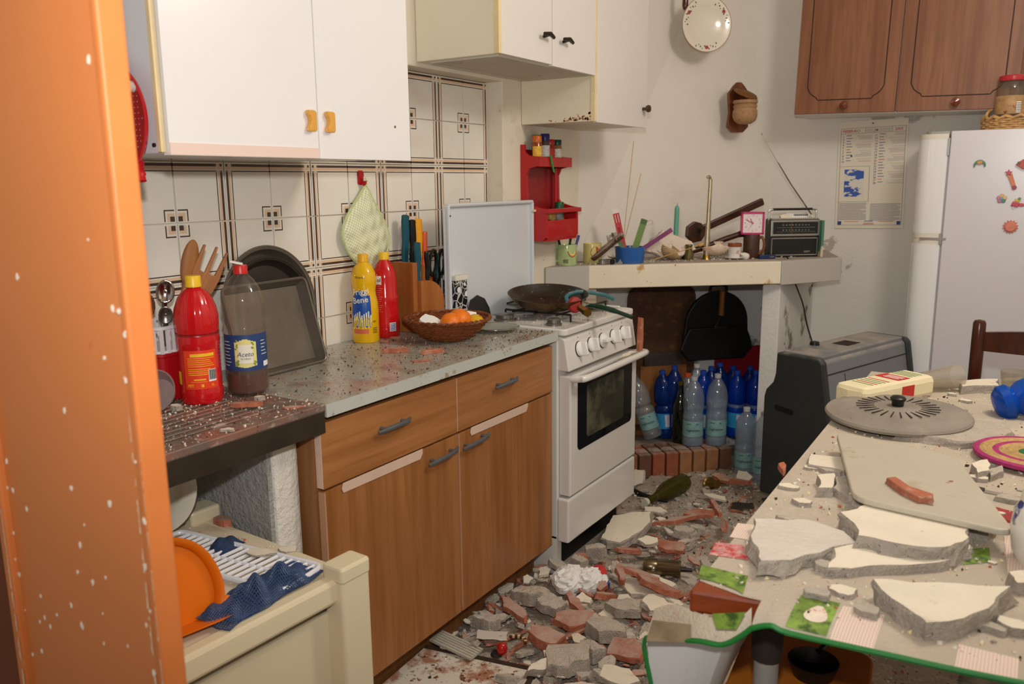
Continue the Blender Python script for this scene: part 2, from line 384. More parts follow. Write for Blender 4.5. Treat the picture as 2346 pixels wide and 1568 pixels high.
part('chipped_strip', ragged(1.0345, .4972, .55, 1.08, .0030, -1, .5), m_bare, dj)['kind'] = 'stuff'
part('chipped_strip', ragged(.7295, .4892, .5, 1.05, .0050, -1, .6), m_bare, dj)['kind'] = 'stuff'
part('jamb_recess', MB().bx(.42,.715,.53,.56,0,2.7), mat('brown_door','#6e3413',.5,var=.1,vs=4), dj)
chips = MB()
for k in range(56):
    x = rnd.choice([rnd.gauss(1.02,.012), rnd.gauss(.76,.022), rnd.uniform(.74,1.03)]); x = min(1.03, max(.732, x)); z = .68+abs(rnd.gauss(0,.3)) if k > 10 else rnd.uniform(.8,1.4)
    y = .4975 if x > 1.021 else .4995; s_ = rnd.uniform(.0012,.0036)
    n_ = rnd.randint(5,8); pl = [(math.cos(a*6.283/n_)*s_*rnd.uniform(.6,1.2), math.sin(a*6.283/n_)*s_*rnd.uniform(.8,1.8)) for a in range(n_)]
    chips.prism(pl, 0, .0006, M=Matrix.Translation((x,y,z)) @ Matrix.Rotation(R_(90),4,'X'))
ch = part('paint_chips', chips, mat('chip_plaster','#eee3cd',.9), dj); ch['kind'] = 'stuff'

# ------------------------------------------------------------------ base unit
m_wd = wood('oak_laminate_upright', '#a56d3e', '#8a5628', 'z', 22, .38)
m_wh = wood('oak_laminate_level', '#a97142', '#8e5a2c', 'y', 22, .38)
m_wend = wood('oak_side', '#96643a', '#7c4f28', 'z', 20, .5)
m_strip = mat('peeling_edge_strip', '#d2b5a0', .5, var=.06, vs=12)
m_hgrey = mat('grey_handle', '#6f7477', .35, metal=.6)
cab = thing('base_cabinet', 'brown wood-effect base cabinet with two drawers and two doors beside the stove', 'cabinet', (0,0,0))
part('carcass', MB().bx(.02,.47,1.272,2.335,.10,.825), m_wend, cab)
part('plinth', MB().bx(.40,.415,1.30,2.335,0,.10), m_wend, cab)
part('plinth_end', MB().bx(.05,.40,1.30,1.315,0,.10), m_wend, cab)
def bow_handle(parent, y, z, l=.12, tilt=0):
    pts = smoothpath([(0,-l*.36,0),(.018,-l*.34,0),(.024,0,.004),(.018,l*.34,0),(0,l*.36,0)], 4)
    mb = MB().tube(smoothpath([(.012,-l/2,-.006),(.022,-l*.3,-.001),(.027,0,.002),(.022,l*.3,.0),(.012,l/2,.002)],5), [.004]*3+[.0058]*15+[.004]*3, 8, flat=1.1)
    mb.tube([(0,-l*.33,0),(.02,-l*.33,0)], .0045, 8).tube([(0,l*.33,0),(.02,l*.33,0)], .0045, 8)
    return part('handle', mb, m_hgrey, parent, smooth=True, loc=(.492,y,z), rot=(tilt,0,0))
for (y0, y1) in ((1.279,1.797),(1.801,2.333)):
    d = part('drawer', MB().bx(.472,.492,y0,y1,.668,.825), m_wh, cab, bevel=.0015)
    bow_handle(d, (y0+y1)/2-(.02 if y0 < 1.5 else 0.03), .765)
    part('edge_strip', MB().bx(.471,.4905,y0-.0015,y0,.67,.823), m_strip, d)
zb = (.118, .122)
for (y0, y1, hy) in ((1.279,1.797,1.715),(1.801,2.333,1.872)):
    d = part('door', MB().bx(.472,.491,y0,y1,.117,.662), m_wd, cab, bevel=.0015)
    bow_handle(d, hy, .626, .13, R_(3))
    part('edge_strip', MB().bx(.473,.4925,y0-.001,y0+.003,.13,.66), mat('door_edge_strip','#b58a6a',.5), d)
    part('top_strip', MB().prism([(y0+.06,0),(y0+.055,-.014),(y0+.06,-.024),(y1-.17,-.026),(y1-.16,-.012),(y1-.16,0)], 0, .0015, M=Matrix(((0,0,1,.4925),(1,0,0,0),(0,1,0,.666),(0,0,0,1)))), m_strip, d, label='peeling whitish edge strip')
# worktop and sink drainer
m_wtop = mat('grey_worktop', '#a8a596', .22, var=.08, vs=5, rvar=.1, layers=[(9,.52,.68,'#8d7f72'),(6,.58,.70,'#ab8577'),(70,.60,.66,'#6b5f54'),(190,.62,.66,'#3a3028')])
m_wedge = mat('chipped_worktop_edge', '#b9bbb4', .5, var=.04, vs=8, layers=[(14,.61,.63,'#9a8d62'),(60,.64,.67,'#8d8a80')])
wt = thing('worktop', 'grey laminate worktop with chipped edge, strewn with brick crumbs', 'worktop', (0,0,0))
part('slab', MB().bx(.008,.505,1.285,2.343,.842,.872), m_wtop, wt, bevel=.001)
part('edge_band', MB().bx(.505,.508,1.285,2.343,.842,.8715), m_wedge, wt)
part('end_band', MB().bx(.008,.505,2.343,2.346,.842,.8715), m_wedge, wt)
m_sink = mat('stained_steel', '#7a6d62', .4, metal=.35, var=.15, vs=8, layers=[(9,.46,.62,'#9a6f60'),(24,.56,.66,'#b9a89a'),(80,.62,.68,'#4a3c32')])
sk = thing('sink_drainer', 'ribbed steel sink drainer covered in pinkish dust beside the worktop', 'sink', (0,0,0))
part('drain_plate', MB().bx(.008,.47,.55,1.30,.858,.870).bx(.45,.505,.55,1.285,.858,.874), m_sink, sk, bevel=.002)
rb = MB()
for k in range(17): rb.bx(.03+k*.0245,.042+k*.0245,.66,1.2,.870,.8735)
part('ribs', rb, m_sink, sk, bevel=.002)['kind'] = 'stuff'
part('front_apron', MB().bx(.49,.505,.55,1.283,.806,.860), mat('dark_steel_apron','#4a4136',.35,metal=.6,var=.2,vs=9,layers=[(9,.7,.73,'#cfc8bc')]), sk, bevel=.003)
part('rear_lip', MB().bx(.008,.03,.55,1.28,.87,.885), m_sink, sk, bevel=.003)
ws = struct('wall_sink_support', MB().bx(.002,.43,1.19,1.266,0,.85), mat('rough_white_wall','#e4e0d4',.8,var=.03,vs=8,bump=.9,bs=55), bevel=.012)
part('grey_face', MB().bx(.002,.422,1.178,1.19,0,.85), mat('grey_gloss_wall','#a3a29d',.3,var=.06,vs=10,bump=1,bs=75), ws)
# ------------------------------------------------------------------ white wall cabinets
m_white2 = mat('white_cabinet_side', '#dfe3e6', .3, var=.02, vs=3)
wc = thing('wall_cabinet', 'large white wall cabinet with two yellow handles above the tiles', 'cabinet', (0,0,0))
part('carcass', MB().bx(.082,.372,1.02,1.752,1.422,2.35), m_white2, wc, bevel=.002)
part('side_edge', MB().bx(.372,.382,1.012,1.022,1.424,2.35), m_yel_edge, wc)
m_hyel = mat('amber_plastic', '#e2a646', .2, var=.05, vs=20, coat=.5)
for (y0, y1, hy) in ((1.024,1.419,1.393),(1.422,1.752,1.452)):
    d = part('door', MB().bx(.372,.392,y0,y1,1.418,2.35), m_white, wc, bevel=.001)
    pl = [(-.012,.024),(.008,.024),(.0125,.019),(.0125,-.019),(.008,-.024),(-.012,-.024),(-.0125,-.014),(-.008,-.008),(-.006,0),(-.008,.008),(-.0125,.014)]
    part('handle', MB().prism(pl, 0, .014, M=Matrix(((0,0,1,.392),(1,0,0,hy),(0,1,0,1.502),(0,0,0,1)))), m_hyel, d, bevel=.004)
part('bottom_trim', MB().bx(.392,.3935,1.024,1.419,1.419,1.442), mat('peach_tape', '#ecd3c4', .5), wc, label='peach tape along the bottom of the door')
part('screw', MB().tube([(.352,1.02,1.438),(.352,1.016,1.438)], .004, 10), m_dark, wc)
part('keyhole', MB().tube([(.392,1.692,1.503),(.3928,1.692,1.503)], .0035, 8), mat('hole_brown','#7a5636',.8), wc)
wc2 = thing('wall_cabinet', 'white wall cabinet with two dark bar handles and stained side above the stove', 'cabinet', (0,0,0))
part('carcass', MB().bx(.082,.385,2.175,2.808,1.742,2.5), m_white_old, wc2, bevel=.002)
part('corner_trim', MB().bx(.384,.402,2.170,2.186,1.742,2.5), m_yel_edge, wc2)
for (y0, y1, hy, dz) in ((2.187,2.49,2.435,.004),(2.494,2.806,2.565,0)):
    d = part('door', MB().bx(.386,.402,y0,y1,1.738+dz,2.5), mat('old_white_door','#e2ddd6',.3,var=.015,vs=3), wc2, bevel=.001)
    part('handle', MB().tube([(.424,hy-.03,1.826),(.428,hy,1.829),(.424,hy+.03,1.822)], [.006,.0075,.006], 8).tube([(.40,hy,1.823),(.424,hy,1.827)], .005, 8), mat('dark_bronze','#2e2019',.35,metal=.4), d, smooth=True)
part('under_rail', MB().bx(.12,.38,2.2,2.79,1.737,1.742), mat('grubby_underside','#c9c1b2',.7,var=.08,vs=8,layers=[(14,.64,.7,'#9a6a3d')]), wc2)
wc3 = thing('wall_cabinet', 'tall white wall cabinet with one round brown knob and rusty lower side', 'cabinet', (0,0,0))
m_rust = mat('rust_stained_side','#e9dfc6',.4,var=.03,vs=5,layers=[(4,.60,.78,'#d7b06a'),(24,.66,.74,'#a0622a')])
part('carcass', MB().bx(.082,.385,2.81,3.262,1.578,2.5), m_rust, wc3, bevel=.002)
rs = MB()
for k in range(60):
    x = .385-abs(rnd.gauss(0,.075)); z = 1.583+abs(rnd.gauss(0,.010))*(1-(.385-x)*2.5); s_ = rnd.uniform(.001,.0045)
    if x > .1: rs.prism([(s_*math.cos(a*1.05)*rnd.uniform(.7,1.6), s_*math.sin(a*1.05)*rnd.uniform(.6,1.3)) for a in range(6)], 0, .0004, M=Matrix(((1,0,0,x),(0,0,-1,2.8098),(0,1,0,z),(0,0,0,1))))
part('rust_spots', rs, mat('rust_brown','#a9733a',.8,var=.25,vs=60), wc3)['kind'] = 'stuff'
part('edge_trim', MB().bx(.384,.400,2.808,2.822,1.578,2.5), m_yel_edge, wc3)
d = part('door', MB().bx(.386,.402,2.823,3.275,1.574,2.5), mat('old_white_door','#e2ddd6',.3), wc3, bevel=.001)
part('knob', MB().lathe([(0,.0),(.007,.0),(.006,.012),(.013,.018),(.0155,.025),(.013,.032),(0,.035)], 16, M=Matrix(((0,0,1,.402),(1,0,0,3.235),(0,1,0,1.648),(0,0,0,1)))), mat('brown_knob','#4a2a18',.3,coat=.3), d, smooth=True)
# ------------------------------------------------------------------ brown wall cabinet over the fridge
m_wal = wood('walnut_door', '#8f5f40', '#78492e', 'z', 26, .4)
m_wal2 = wood('walnut_side', '#6b3f25', '#553019', 'z', 24, .5)
wb = thing('walnut_wall_cabinet', 'brown walnut wall cabinet with grooved doors and round knobs above the fridge', 'cabinet', (.80,4.06,1.652), rot=(0,R_(1.3),0))
part('carcass', MB().bx(0,.89,.022,.285,.0,.9), mat('white_carcass','#e3dfd8',.5), wb)
part('side', MB().bx(.89,.902,.0,.285,-.002,.9), m_wal2, wb)
for (x0, x1) in ((0,.430),(.434,.89)):
    d = part('door', MB().bx(x0,x1,.0,.02,.004,.9), m_wal, wb, bevel=.002)
    w_, cx = x1-x0, (x0+x1)/2; a = w_/2-.052
    pl = [(-a,.9),(-a,.118),(-a+.004,.112),(-a+.006,.108),(-a+.012,.096),(-a+.026,.084),(-a+.04,.076),(-a+.044,.07),(-a+.048,.064),(a-.048,.064),(a-.044,.07),(a-.04,.076),(a-.026,.084),(a-.012,.096),(a-.006,.108),(a-.004,.112),(a,.118),(a,.9)]
    part('groove', MB().tube([(cx+p[0],-.0002,p[1]) for p in pl], .0022, 6), mat('groove_dark','#2a1509',.6), d)
    part('knob', MB().lathe([(0,0),(.008,0),(.007,.01),(.014,.015),(.0185,.024),(.016,.033),(0,.038)], 18, M=Matrix(((1,0,0,cx+.005),(0,0,-1,0),(0,1,0,.036),(0,0,0,1)))), mat('glossy_brown_knob','#6a2f14',.12,coat=.6), d, smooth=True)
solo('wall_pipe', MB().tube([(1.73,4.25,1.4),(1.73,4.25,2.72)], .018, 12), m_plaster, 'white painted pipe beside the brown wall cabinet', 'pipe', smooth=True)

# ------------------------------------------------------------------ stove
st = thing('gas_stove', 'white gas stove with five knobs and raised lid at the end of the worktop', 'stove', (0,0,0))
SY0, SY1 = 2.352, 2.905
part('body', MB().bx(.10,.50,SY0,SY1,.13,.855), m_enamel, st, bevel=.003)
part('base', MB().bx(.12,.47,SY0+.035,SY1-.01,.0,.13), mat('stove_base_black','#0d0b09',.6), st)
part('side_foot', MB().bx(.12,.50,SY0,SY0+.03,.0,.14), m_enamel, st)
hob = part('hob', MB().prism(rrect(.43,SY1-SY0,.02), .855, .878, M=Matrix.Translation((.315,(SY0+SY1)/2,0))), m_enamel, st, bevel=.005)
part('hob_rim', MB().bx(.11,.13,SY0+.02,SY1-.02,.878,.886).bx(.13,.48,SY1-.035,SY1-.02,.878,.886), m_enamel, hob, bevel=.004)
pan_prof = [(.49,.852),(.505,.852),(.525,.842),(.542,.735),(.49,.735)]
part('control_panel', MB().prism([(p[0],p[1]) for p in pan_prof], 0, SY1-SY0-.012, M=Matrix(((1,0,0,0),(0,0,1,SY0+.006),(0,1,0,0),(0,0,0,1)))), m_enamel, st, bevel=.004)
m_knob = mat('knob_white','#eceae4',.25)
for i, y in enumerate((2.432,2.519,2.608,2.697,2.780)):
    M = Matrix.Translation((.531,y+.015,.798)) @ Matrix.Rotation(R_(81),4,'Y') @ Matrix.Rotation(R_(90 if i == 2 else 0),4,'Z')
    k = part('knob', MB().lathe([(0,.002),(.026,.002),(.026,.010),(.022,.014),(0,.016)], 20, M=M).box((0,0,.022), (.046,.013,.024), M=M), m_knob, st, smooth=True, bevel=.003)
    part('knob_gap', MB().lathe([(0,.0),(.0275,.0),(.0275,.002),(0,.0022)], 20, M=M), m_dark, k)
for y in (2.432,2.519,2.608,2.697,2.780):
    part('dial_mark', MB().tube([(.5265,y+.015,.838),(.5275,y+.015,.838)], .0018, 6), m_dark, st)
od = part('oven_door', MB().bx(.50,.545,SY0+.012,SY1-.004,.292,.718), m_enamel, st, bevel=.006)
part('window_panel', MB().prism(rrect(.44,.26,.02), 0, .002, M=Matrix(((0,0,1,.545),(1,0,0,(SY0+SY1)/2+.005),(0,1,0,.575),(0,0,0,1)))), mat('black_glass','#16171a',.06,coat=.5), od)
part('window_pane', MB().prism(rrect(.30,.19,.015), 0, .001, M=Matrix(((0,0,1,.547),(1,0,0,(SY0+SY1)/2+.0),(0,1,0,.572),(0,0,0,1)))), mat('dirty_oven_glass','#3c3b30',.12,var=.25,vs=9,layers=[(6,.5,.7,'#6f6b56')]), od)
hy0, hy1 = SY0+.02, SY1-.01
part('oven_handle', MB().tube(smoothpath([(.545,hy0,.708),(.575,hy0+.005,.712),(.592,hy0+.03,.714),(.594,(hy0+hy1)/2,.714),(.592,hy1-.03,.714),(.575,hy1-.005,.712),(.545,hy1,.708)],4), .0125, 10), m_enamel, od, smooth=True)
part('drawer', MB().bx(.50,.545,SY0-.0,SY1-.004,.125,.284), m_enamel, st, bevel=.006)
# lid standing up at the back, its rim folded forward
lidM = Matrix.Translation((.125,0,0)) @ Matrix.Rotation(R_(-3),4,'Y')
ld = part('lid', MB().prism(rrect(.56,.425,.02), 0, .012, M=Matrix(((0,0,1,.118),(1,0,0,2.52),(0,1,0,1.078),(0,0,0,1)))).bx(.118,.145,2.242,2.255,.88,1.285).bx(.118,.145,2.787,2.80,.88,1.285).bx(.118,.145,2.245,2.797,1.278,1.291), mat('lid_enamel','#d5dadd',.2,var=.02,vs=3,coat=.3), st, bevel=.006)
part('lid_bumper', MB().bx(.145,.152,2.785,2.806,1.245,1.254), m_yel_edge, ld)
part('lid_screw', MB().tube([(.1455,2.249,1.25),(.147,2.249,1.25)], .003, 8), m_dark, ld)
m_burn = mat('burner_steel','#84807a',.4,metal=.9,var=.2,vs=20)
for (x, y, r) in ((.452,2.415,.022),(.25,2.42,.032),(.42,2.78,.03),(.25,2.77,.026)):
    mb = MB().lathe([(r*1.25,.878),(r*1.25,.884),(r,.888),(r,.899),(r*.8,.903),(0,.904)], 20, M=Matrix.Translation((x,y,0)))
    for k in range(16):
        a = k*math.pi/8; mb.box((r*1.02,0,.893), (.004,.003,.01), M=Matrix.Translation((x,y,0)) @ Matrix.Rotation(a,4,'Z'))
    part('burner', mb, m_burn, st, smooth=True)
gr = MB()
for y in (2.50,2.63): gr.tube([(.20,y,.903),(.47,y,.903)], .004, 6)
for x in (.25,.34,.43): gr.tube([(x,2.47,.903),(x,2.86,.903)], .004, 6)
for x in (.20,.47):
    for y in (2.50,2.63): gr.tube([(x,y,.877),(x,y,.903)], .004, 6)
for x in (.25,.43): gr.tube([(x,2.855,.877),(x,2.855,.903)], .004, 6)
part('pan_support', gr, mat('grate_black','#1e1c19',.5), st)
# ------------------------------------------------------------------ fridge
fr = thing('refrigerator', 'white refrigerator seen from its side, magnets on the side panel', 'refrigerator', (0,0,0))
m_fr = mat('fridge_white','#d3cfd1',.25,var=.012,vs=3)
FPY = 3.9
part('cabinet', MB().bx(1.475,2.05,FPY,4.34,.05,1.547), m_fr, fr, bevel=.004)
part('feet', MB().bx(1.49,2.03,FPY+.03,4.32,0,.05), m_dark, fr)
def fdoor(z0, z1):
    pl = [(1.468,.002),(1.42,.0),(1.396,.004),(1.378,.014),(1.364,.03),(1.353,.06),(1.346,.12),(1.343,.22),(1.346,.34),(1.353,.40),(1.37,.43),(1.468,.435)]
    return MB().prism([(x, FPY+y) for x, y in pl], z0, z1)
m_frd = mat('fridge_gloss','#ecebea',.07,coat=.6)
for (z0, z1) in ((1.13,1.515),(.10,1.085)):
    d = part('door', fdoor(z0, z1), m_frd, fr, smooth=True)
    part('gasket', MB().bx(1.468,1.475,FPY+.008,4.33,z0,z1), mat('gasket_grey','#a8a6a6',.6), d)
    for za in ((z1, z1+.022), (z0-.022, z0)):
        part('door_cap', fdoor(*za), mat('cream_cap','#ded8c6',.45), d, smooth=True)
part('hinge', MB().bx(1.40,1.47,FPY+.004,FPY+.024,1.537,1.547).bx(1.466,1.474,FPY-.003,FPY+.002,1.45,1.52), m_steel, fr)
part('hinge', MB().bx(1.39,1.49,FPY-.002,FPY+.01,1.102,1.112).bx(1.464,1.475,FPY-.004,FPY,1.085,1.13), m_chrome, fr)
# ------------------------------------------------------------------ gas heater
L = Vector((.235,.698,0)); L.normalize(); ang = math.atan2(L.y, L.x)-math.pi/2
ht_ = thing('gas_heater', 'dusty grey and black portable gas heater between fireplace and fridge', 'heater', (1.0805,3.226,0), ang)
ht_.rotation_euler = (0,0,ang)
LEN = .70
side = [(-.10,.688),(.08,.688),(.098,.672),(.165,.30),(.18,.09),(-.15,.09),(-.15,.50),(-.142,.53),(-.112,.565),(-.103,.60)]
m_hg = mat('heater_grey','#77787a',.42,var=.06,vs=6,dust=.6,dcol='#aaa094')
m_hb = mat('heater_black','#2a2d2c',.45,var=.15,vs=5,dust=.4,dcol='#8f867d')
MX = Matrix(((1,0,0,0),(0,0,1,0),(0,1,0,0),(0,0,0,1)))
for y in (0, LEN-.035):
    p = part('end_panel', MB().prism(side, y, y+.035, M=MX), m_hb, ht_, bevel=.008)
    if y == 0: part('grip_slot', MB().prism(rrect(.085,.022,.008), -.001, .002, M=MX @ Matrix.Translation((-.055,.46,0)) @ Matrix.Rotation(R_(-6),4,'Z')), mat('slot_black','#030303',.9), p)
ins = [(-.09,.665),(.07,.681),(.086,.666),(.152,.30),(.165,.12),(-.14,.12),(-.14,.49),(-.10,.56)]
bd = part('body', MB().prism(ins, .03, LEN-.03, M=MX), m_hg, ht_, bevel=.006)
part('front_seam', MB().add([(.1385,.03,.42),(.1385,.03,.416),(.1385,.031,.53),(.1385,.031,.534)], [(0,1,2,3)]).tube([(.095,.04,.62),(.095,LEN-.04,.62)], .0025, 6).tube([(.096,.17,.61),(.158,.17,.28)], .002, 6), m_dark, bd)
part('top_panel', MB().bx(-.095,.076,.035,LEN-.035,.67,.692), m_hg, bd, bevel=.006)
part('control_recess', MB().bx(-.04,.03,.30,.40,.689,.6935), m_dark, bd)
part('control_knob', MB().lathe([(0,0),(.02,0),(.018,.014),(0,.016)], 14, M=Matrix.Translation((-.07,.22,.692))), m_black, bd, smooth=True)
for u_ in (-.14,.16):
    for y in (.02, LEN-.05):
        part('castor', MB().lathe([(0,-.012),(.028,-.012),(.03,0),(.028,.012),(0,.012)], 16, M=Matrix.Translation((u_*.9,y+.015,.03)) @ Matrix.Rotation(R_(90),4,'Y')), m_black, ht_, smooth=True)
# ------------------------------------------------------------------ chair behind the table
m_chw = wood('dark_chair_wood','#4a2010','#33140a','z',30,.25)
chh = thing('dining_chair', 'dark brown wooden chair behind the table, in front of the fridge', 'chair', (1.69,2.92,0), R_(4))
for (x, y, h) in ((0,0,.925),(.40,0,.925),(0,.38,.44),(.40,.38,.44)):
    part('leg', MB().lathe([(.012,0),(.017,.05),(.019,h-.06),(.0185,h-.012),(.014,h-.003),(0,h)], 14, M=Matrix.Translation((x,y,0))), m_chw, chh, smooth=True)
for (zc, hh) in ((.865,.075),(.70,.05)):
    n_ = 10; vs_ = []; fs_ = []
    for i in range(n_+1):
        t = i/n_; x = .01+t*.38; b = -.03*math.sin(math.pi*t); top = zc+hh/2*(.55+.45*math.sin(math.pi*t)); lo = zc-hh/2
        for (yy, zz) in ((b-.009,lo),(b+.009,lo),(b+.009,top),(b-.009,top)): vs_.append((x,-yy*0+yy,zz))
    for i in range(n_):
        for k in range(4): fs_.append((i*4+k, (i+1)*4+k, (i+1)*4+(k+1)%4, i*4+(k+1)%4))
    fs_ += [(0,1,2,3), (n_*4+3,n_*4+2,n_*4+1,n_*4)]
    part('back_slat', MB().add(vs_, fs_), m_chw, chh, smooth=True)
part('seat', MB().prism(rrect(.42,.42,.03), .43, .455, M=Matrix.Translation((.20,.19,0))), wood('rush_seat','#8a6a3c','#6d5028','x',40,.8), chh, bevel=.004)
for (a, b) in (((0,0,.2),(.4,0,.2)),((0,.38,.2),(.4,.38,.2)),((0,0,.24),(0,.38,.24)),((.4,0,.24),(.4,.38,.24))):
    part('stretcher', MB().tube([a,b], .009, 8), m_chw, chh, smooth=True)
# ------------------------------------------------------------------ irregular pieces
def outline(rx, ry, n=None, jag=.18, rg=rnd):
    # angular broken outline: few corners at uneven angles
    n = rg.randint(5,7); a = rg.uniform(0,6.28); st = [rg.uniform(.6,1.4) for _ in range(n)]; tot = sum(st); out = []
    for k in st:
        a += 6.2832*k/tot; c, s_ = math.cos(a), math.sin(a); q = 1/max(abs(c),abs(s_))**.45*rg.uniform(.78,1.08)
        out.append((rx*c*q, ry*s_*q))
    return out
def rough_slab(poly, th, rg=rnd, jag=.003, sub=2, tip=0, lump=.0):
    # broken slab: top face (slot 0), ragged sloping sides (slot 1); edges roughened by midpoint displacement
    P = [Vector((p[0],p[1])) for p in poly]
    ar = sum(P[i].x*P[(i+1)%len(P)].y-P[(i+1)%len(P)].x*P[i].y for i in range(len(P)))
    if ar < 0: P.reverse()
    for lv in range(2):
        Q = []
        for i in range(len(P)):
            p0, p1 = P[i], P[(i+1)%len(P)]; d = p1-p0; nn_ = Vector((-d.y, d.x))
            Q += [p0, p0.lerp(p1, rg.uniform(.38,.62))+nn_*rg.uniform(-.085,.085)]
        P = Q
    N = len(P); c = sum(P, Vector((0,0)))/N; vs = []; fs = []; mi = []
    sl_ = [rg.uniform(.93,1.10) for _ in range(N)]; tz = [rg.uniform(-1,1)*lump for _ in range(N)]
    tilt_ = (rg.uniform(-1,1)*lump, rg.uniform(-1,1)*lump); ext = max((p-c).length for p in P)
    def topz(q): return th*(1+tilt_[0]*(q.x-c.x)/ext+tilt_[1]*(q.y-c.y)/ext)
    for (k, z) in ((0,0),(1,.42),(2,.8)):
        for i, p in enumerate(P):
            f_ = (1.02*sl_[i], 1.0+.5*(sl_[i]-1), 1.0)[k]*rg.uniform(.975,1.025); q = c+(p-c)*f_
            vs.append((q.x, q.y, 0 if k == 0 else topz(q)*(z+rg.uniform(-.1,.1))))
    for i, p in enumerate(P): q = c+(p-c)*.965; vs.append((q.x, q.y, topz(q)*(1+tz[i]*.25)))
    for i, p in enumerate(P): q = c+(p-c)*rg.uniform(.45,.6); vs.append((q.x, q.y, topz(q)*(1+rg.uniform(-.004,.004)+lump*rg.uniform(-.1,.25))))
    vs.append((c.x, c.y, th*(1+lump*.15))); vs.append((c.x, c.y, 0)); mb = MB()
    for r in range(3):
        for i in range(N): fs.append((r*N+i, r*N+(i+1)%N, (r+1)*N+(i+1)%N, (r+1)*N+i)); mi.append(1)
    for i in range(N): fs.append((3*N+i, 3*N+(i+1)%N, 4*N+(i+1)%N, 4*N+i)); mi.append(0)
    for i in range(N): fs.append((4*N+i, 4*N+(i+1)%N, 5*N)); mi.append(0)
    for i in range(N): fs.append(((i+1)%N, i, 5*N+1)); mi.append(1)
    mb.v = [Vector(v) for v in vs]; mb.f = [list(f) for f in fs]; mb.mi = mi; return mb
def traced(px, z):
    return [at('z', z, x, y) for x, y in px]
def slab_px(name, px, z, th, mts, label, cat, group=None, tilt=(0,0), jag=.003):
    W_ = traced(px, z+th); c = sum((Vector((p.x,p.y)) for p in W_), Vector((0,0)))/len(W_)
    mb = rough_slab([(p.x-c.x, p.y-c.y) for p in W_], th, jag=jag)
    o = link(name, mb.mesh(name, mts), None, (c.x,c.y,z), (tilt[0],tilt[1],0)); return tag(o, label, cat, group)
SLAB = [m_chunktop, m_chunk2]
# ------------------------------------------------------------------ table
TZ = .745
m_tred = wood('red_brown_table','#8c3f1c','#74300f','x',20,.35)
tb = thing('dining_table', 'long kitchen table with red-brown edge, buried under fallen plaster', 'table', (0,0,0))
part('top', MB().prism([(1.425,1.125),(1.55,1.152),(1.66,1.166),(2.30,1.178),(2.30,2.80),(1.41,2.80)], TZ-.038, TZ), m_tred, tb, bevel=.006)
part('apron', MB().bx(1.50,2.22,1.50,2.73,TZ-.10,TZ-.032), m_tred, tb)
for (x, y) in ((1.515,1.25),(2.2,1.235),(1.515,2.69),(2.2,2.69)):
    l_ = part('leg', MB().lathe([(.0,0),(.02,0),(.02,TZ-.10),(0,TZ-.10)], 14, M=Matrix.Translation((x,y,0))), mat('grey_tube','#a39f98',.4,metal=.3), tb, smooth=True)
    part('leg_socket', MB().lathe([(.024,TZ-.15),(.026,TZ-.10),(.026,TZ-.09)], 14, M=Matrix.Translation((x,y,0))), m_dark, l_, smooth=True)
m_cloth = mat('oilcloth_cream','#ddd0b6',.5,var=.04,vs=6,dust=.95,dcol='#c4b6a2',bump=.5,bs=180,layers=[(16,.60,.70,'#d2b3a2'),(20,.64,.72,'#b3ad86'),(70,.60,.68,'#cdbfa9'),(160,.66,.70,'#8a7361')],coord='World')
m_clothback = mat('oilcloth_back','#d9d6d2',.8)
m_green = mat('green_binding','#1d7a30',.5,var=.06,vs=60)
tcl = thing('tablecloth', 'cream printed oilcloth with green binding, covered in dust and rubble', 'tablecloth', (0,0,0))
CZ = TZ+.003
top_poly = [(1.43,1.16),(1.50,1.146),(1.55,1.148),(1.66,1.161),(2.31,1.173),(2.31,2.81),(1.405,2.81)]
def ytop(x): return 1.148+(x-1.55)*.118 if x < 1.66 else 1.161+(x-1.66)*.0185
part('top_sheet', MB().prism(top_poly, CZ-.0025, CZ), m_cloth, tcl)
hem = [at('y', 1.10, x, y) for x, y in ((1722,1440),(1765,1434),(1810,1452),(2000,1494),(2200,1538),(2346,1567),(2500,1600))]
hem = smoothpath(hem, 4); NH = len(hem); vs_ = []; fs_ = []
for i, h in enumerate(hem):
    x = h.x; tx = max(x, 1.55-.02*(i < 2))
    for k in range(6):
        t = k/5; y = ytop(tx)-(ytop(tx)-1.10)*math.sin(t*math.pi/2); z = CZ+(h.z-CZ)*t*t*(1.0) if t < 1 else h.z
        z = CZ-(CZ-h.z)*(t**1.6); vs_.append((tx+(x-tx)*t, y, z))
for i in range(NH-1):
    for k in range(5): fs_.append((i*6+k, i*6+k+1, (i+1)*6+k+1, (i+1)*6+k))
part('front_drop', MB().add(vs_, fs_), m_cloth, tcl, smooth=True)
U = [at('y', y_, x, y) for x, y, y_ in ((1500,1395,1.17),(1545,1385,1.15),(1600,1405,1.125),(1650,1420,1.11),(1700,1410,1.112),(1722,1392,1.125))]
H = [at('y', y_, x, y) for x, y, y_ in ((1480,1462,1.15),(1545,1466,1.12),(1605,1470,1.10),(1655,1478,1.097),(1695,1460,1.098),(1722,1440,1.10))]
vs_ = []; fs_ = []
for a, b in zip(smoothpath(U,4), smoothpath(H,4)):
    for k in range(4): vs_.append(a.lerp(b, k/3))
n_ = len(vs_)//4
for i in range(n_-1):
    for k in range(3): fs_.append((i*4+k, i*4+k+1, (i+1)*4+k+1, (i+1)*4+k))
part('corner_flap', MB().add(vs_, fs_), m_cloth, tcl, smooth=True)
hemL = smoothpath(H, 4); G = hemL+hem[1:]
down = [Vector((H[0].x,H[0].y,H[0].z))]+[at('y', y_, x, y) for x, y, y_ in ((1476,1475,1.152),(1478,1500,1.155),(1492,1568,1.16),(1505,1640,1.17))]
part('green_binding', MB().tube(G, .0052, 8, flat=.8).tube(smoothpath(down,4), .0045, 8, flat=.8), m_green, tcl, smooth=True)
cur = []; fc = []
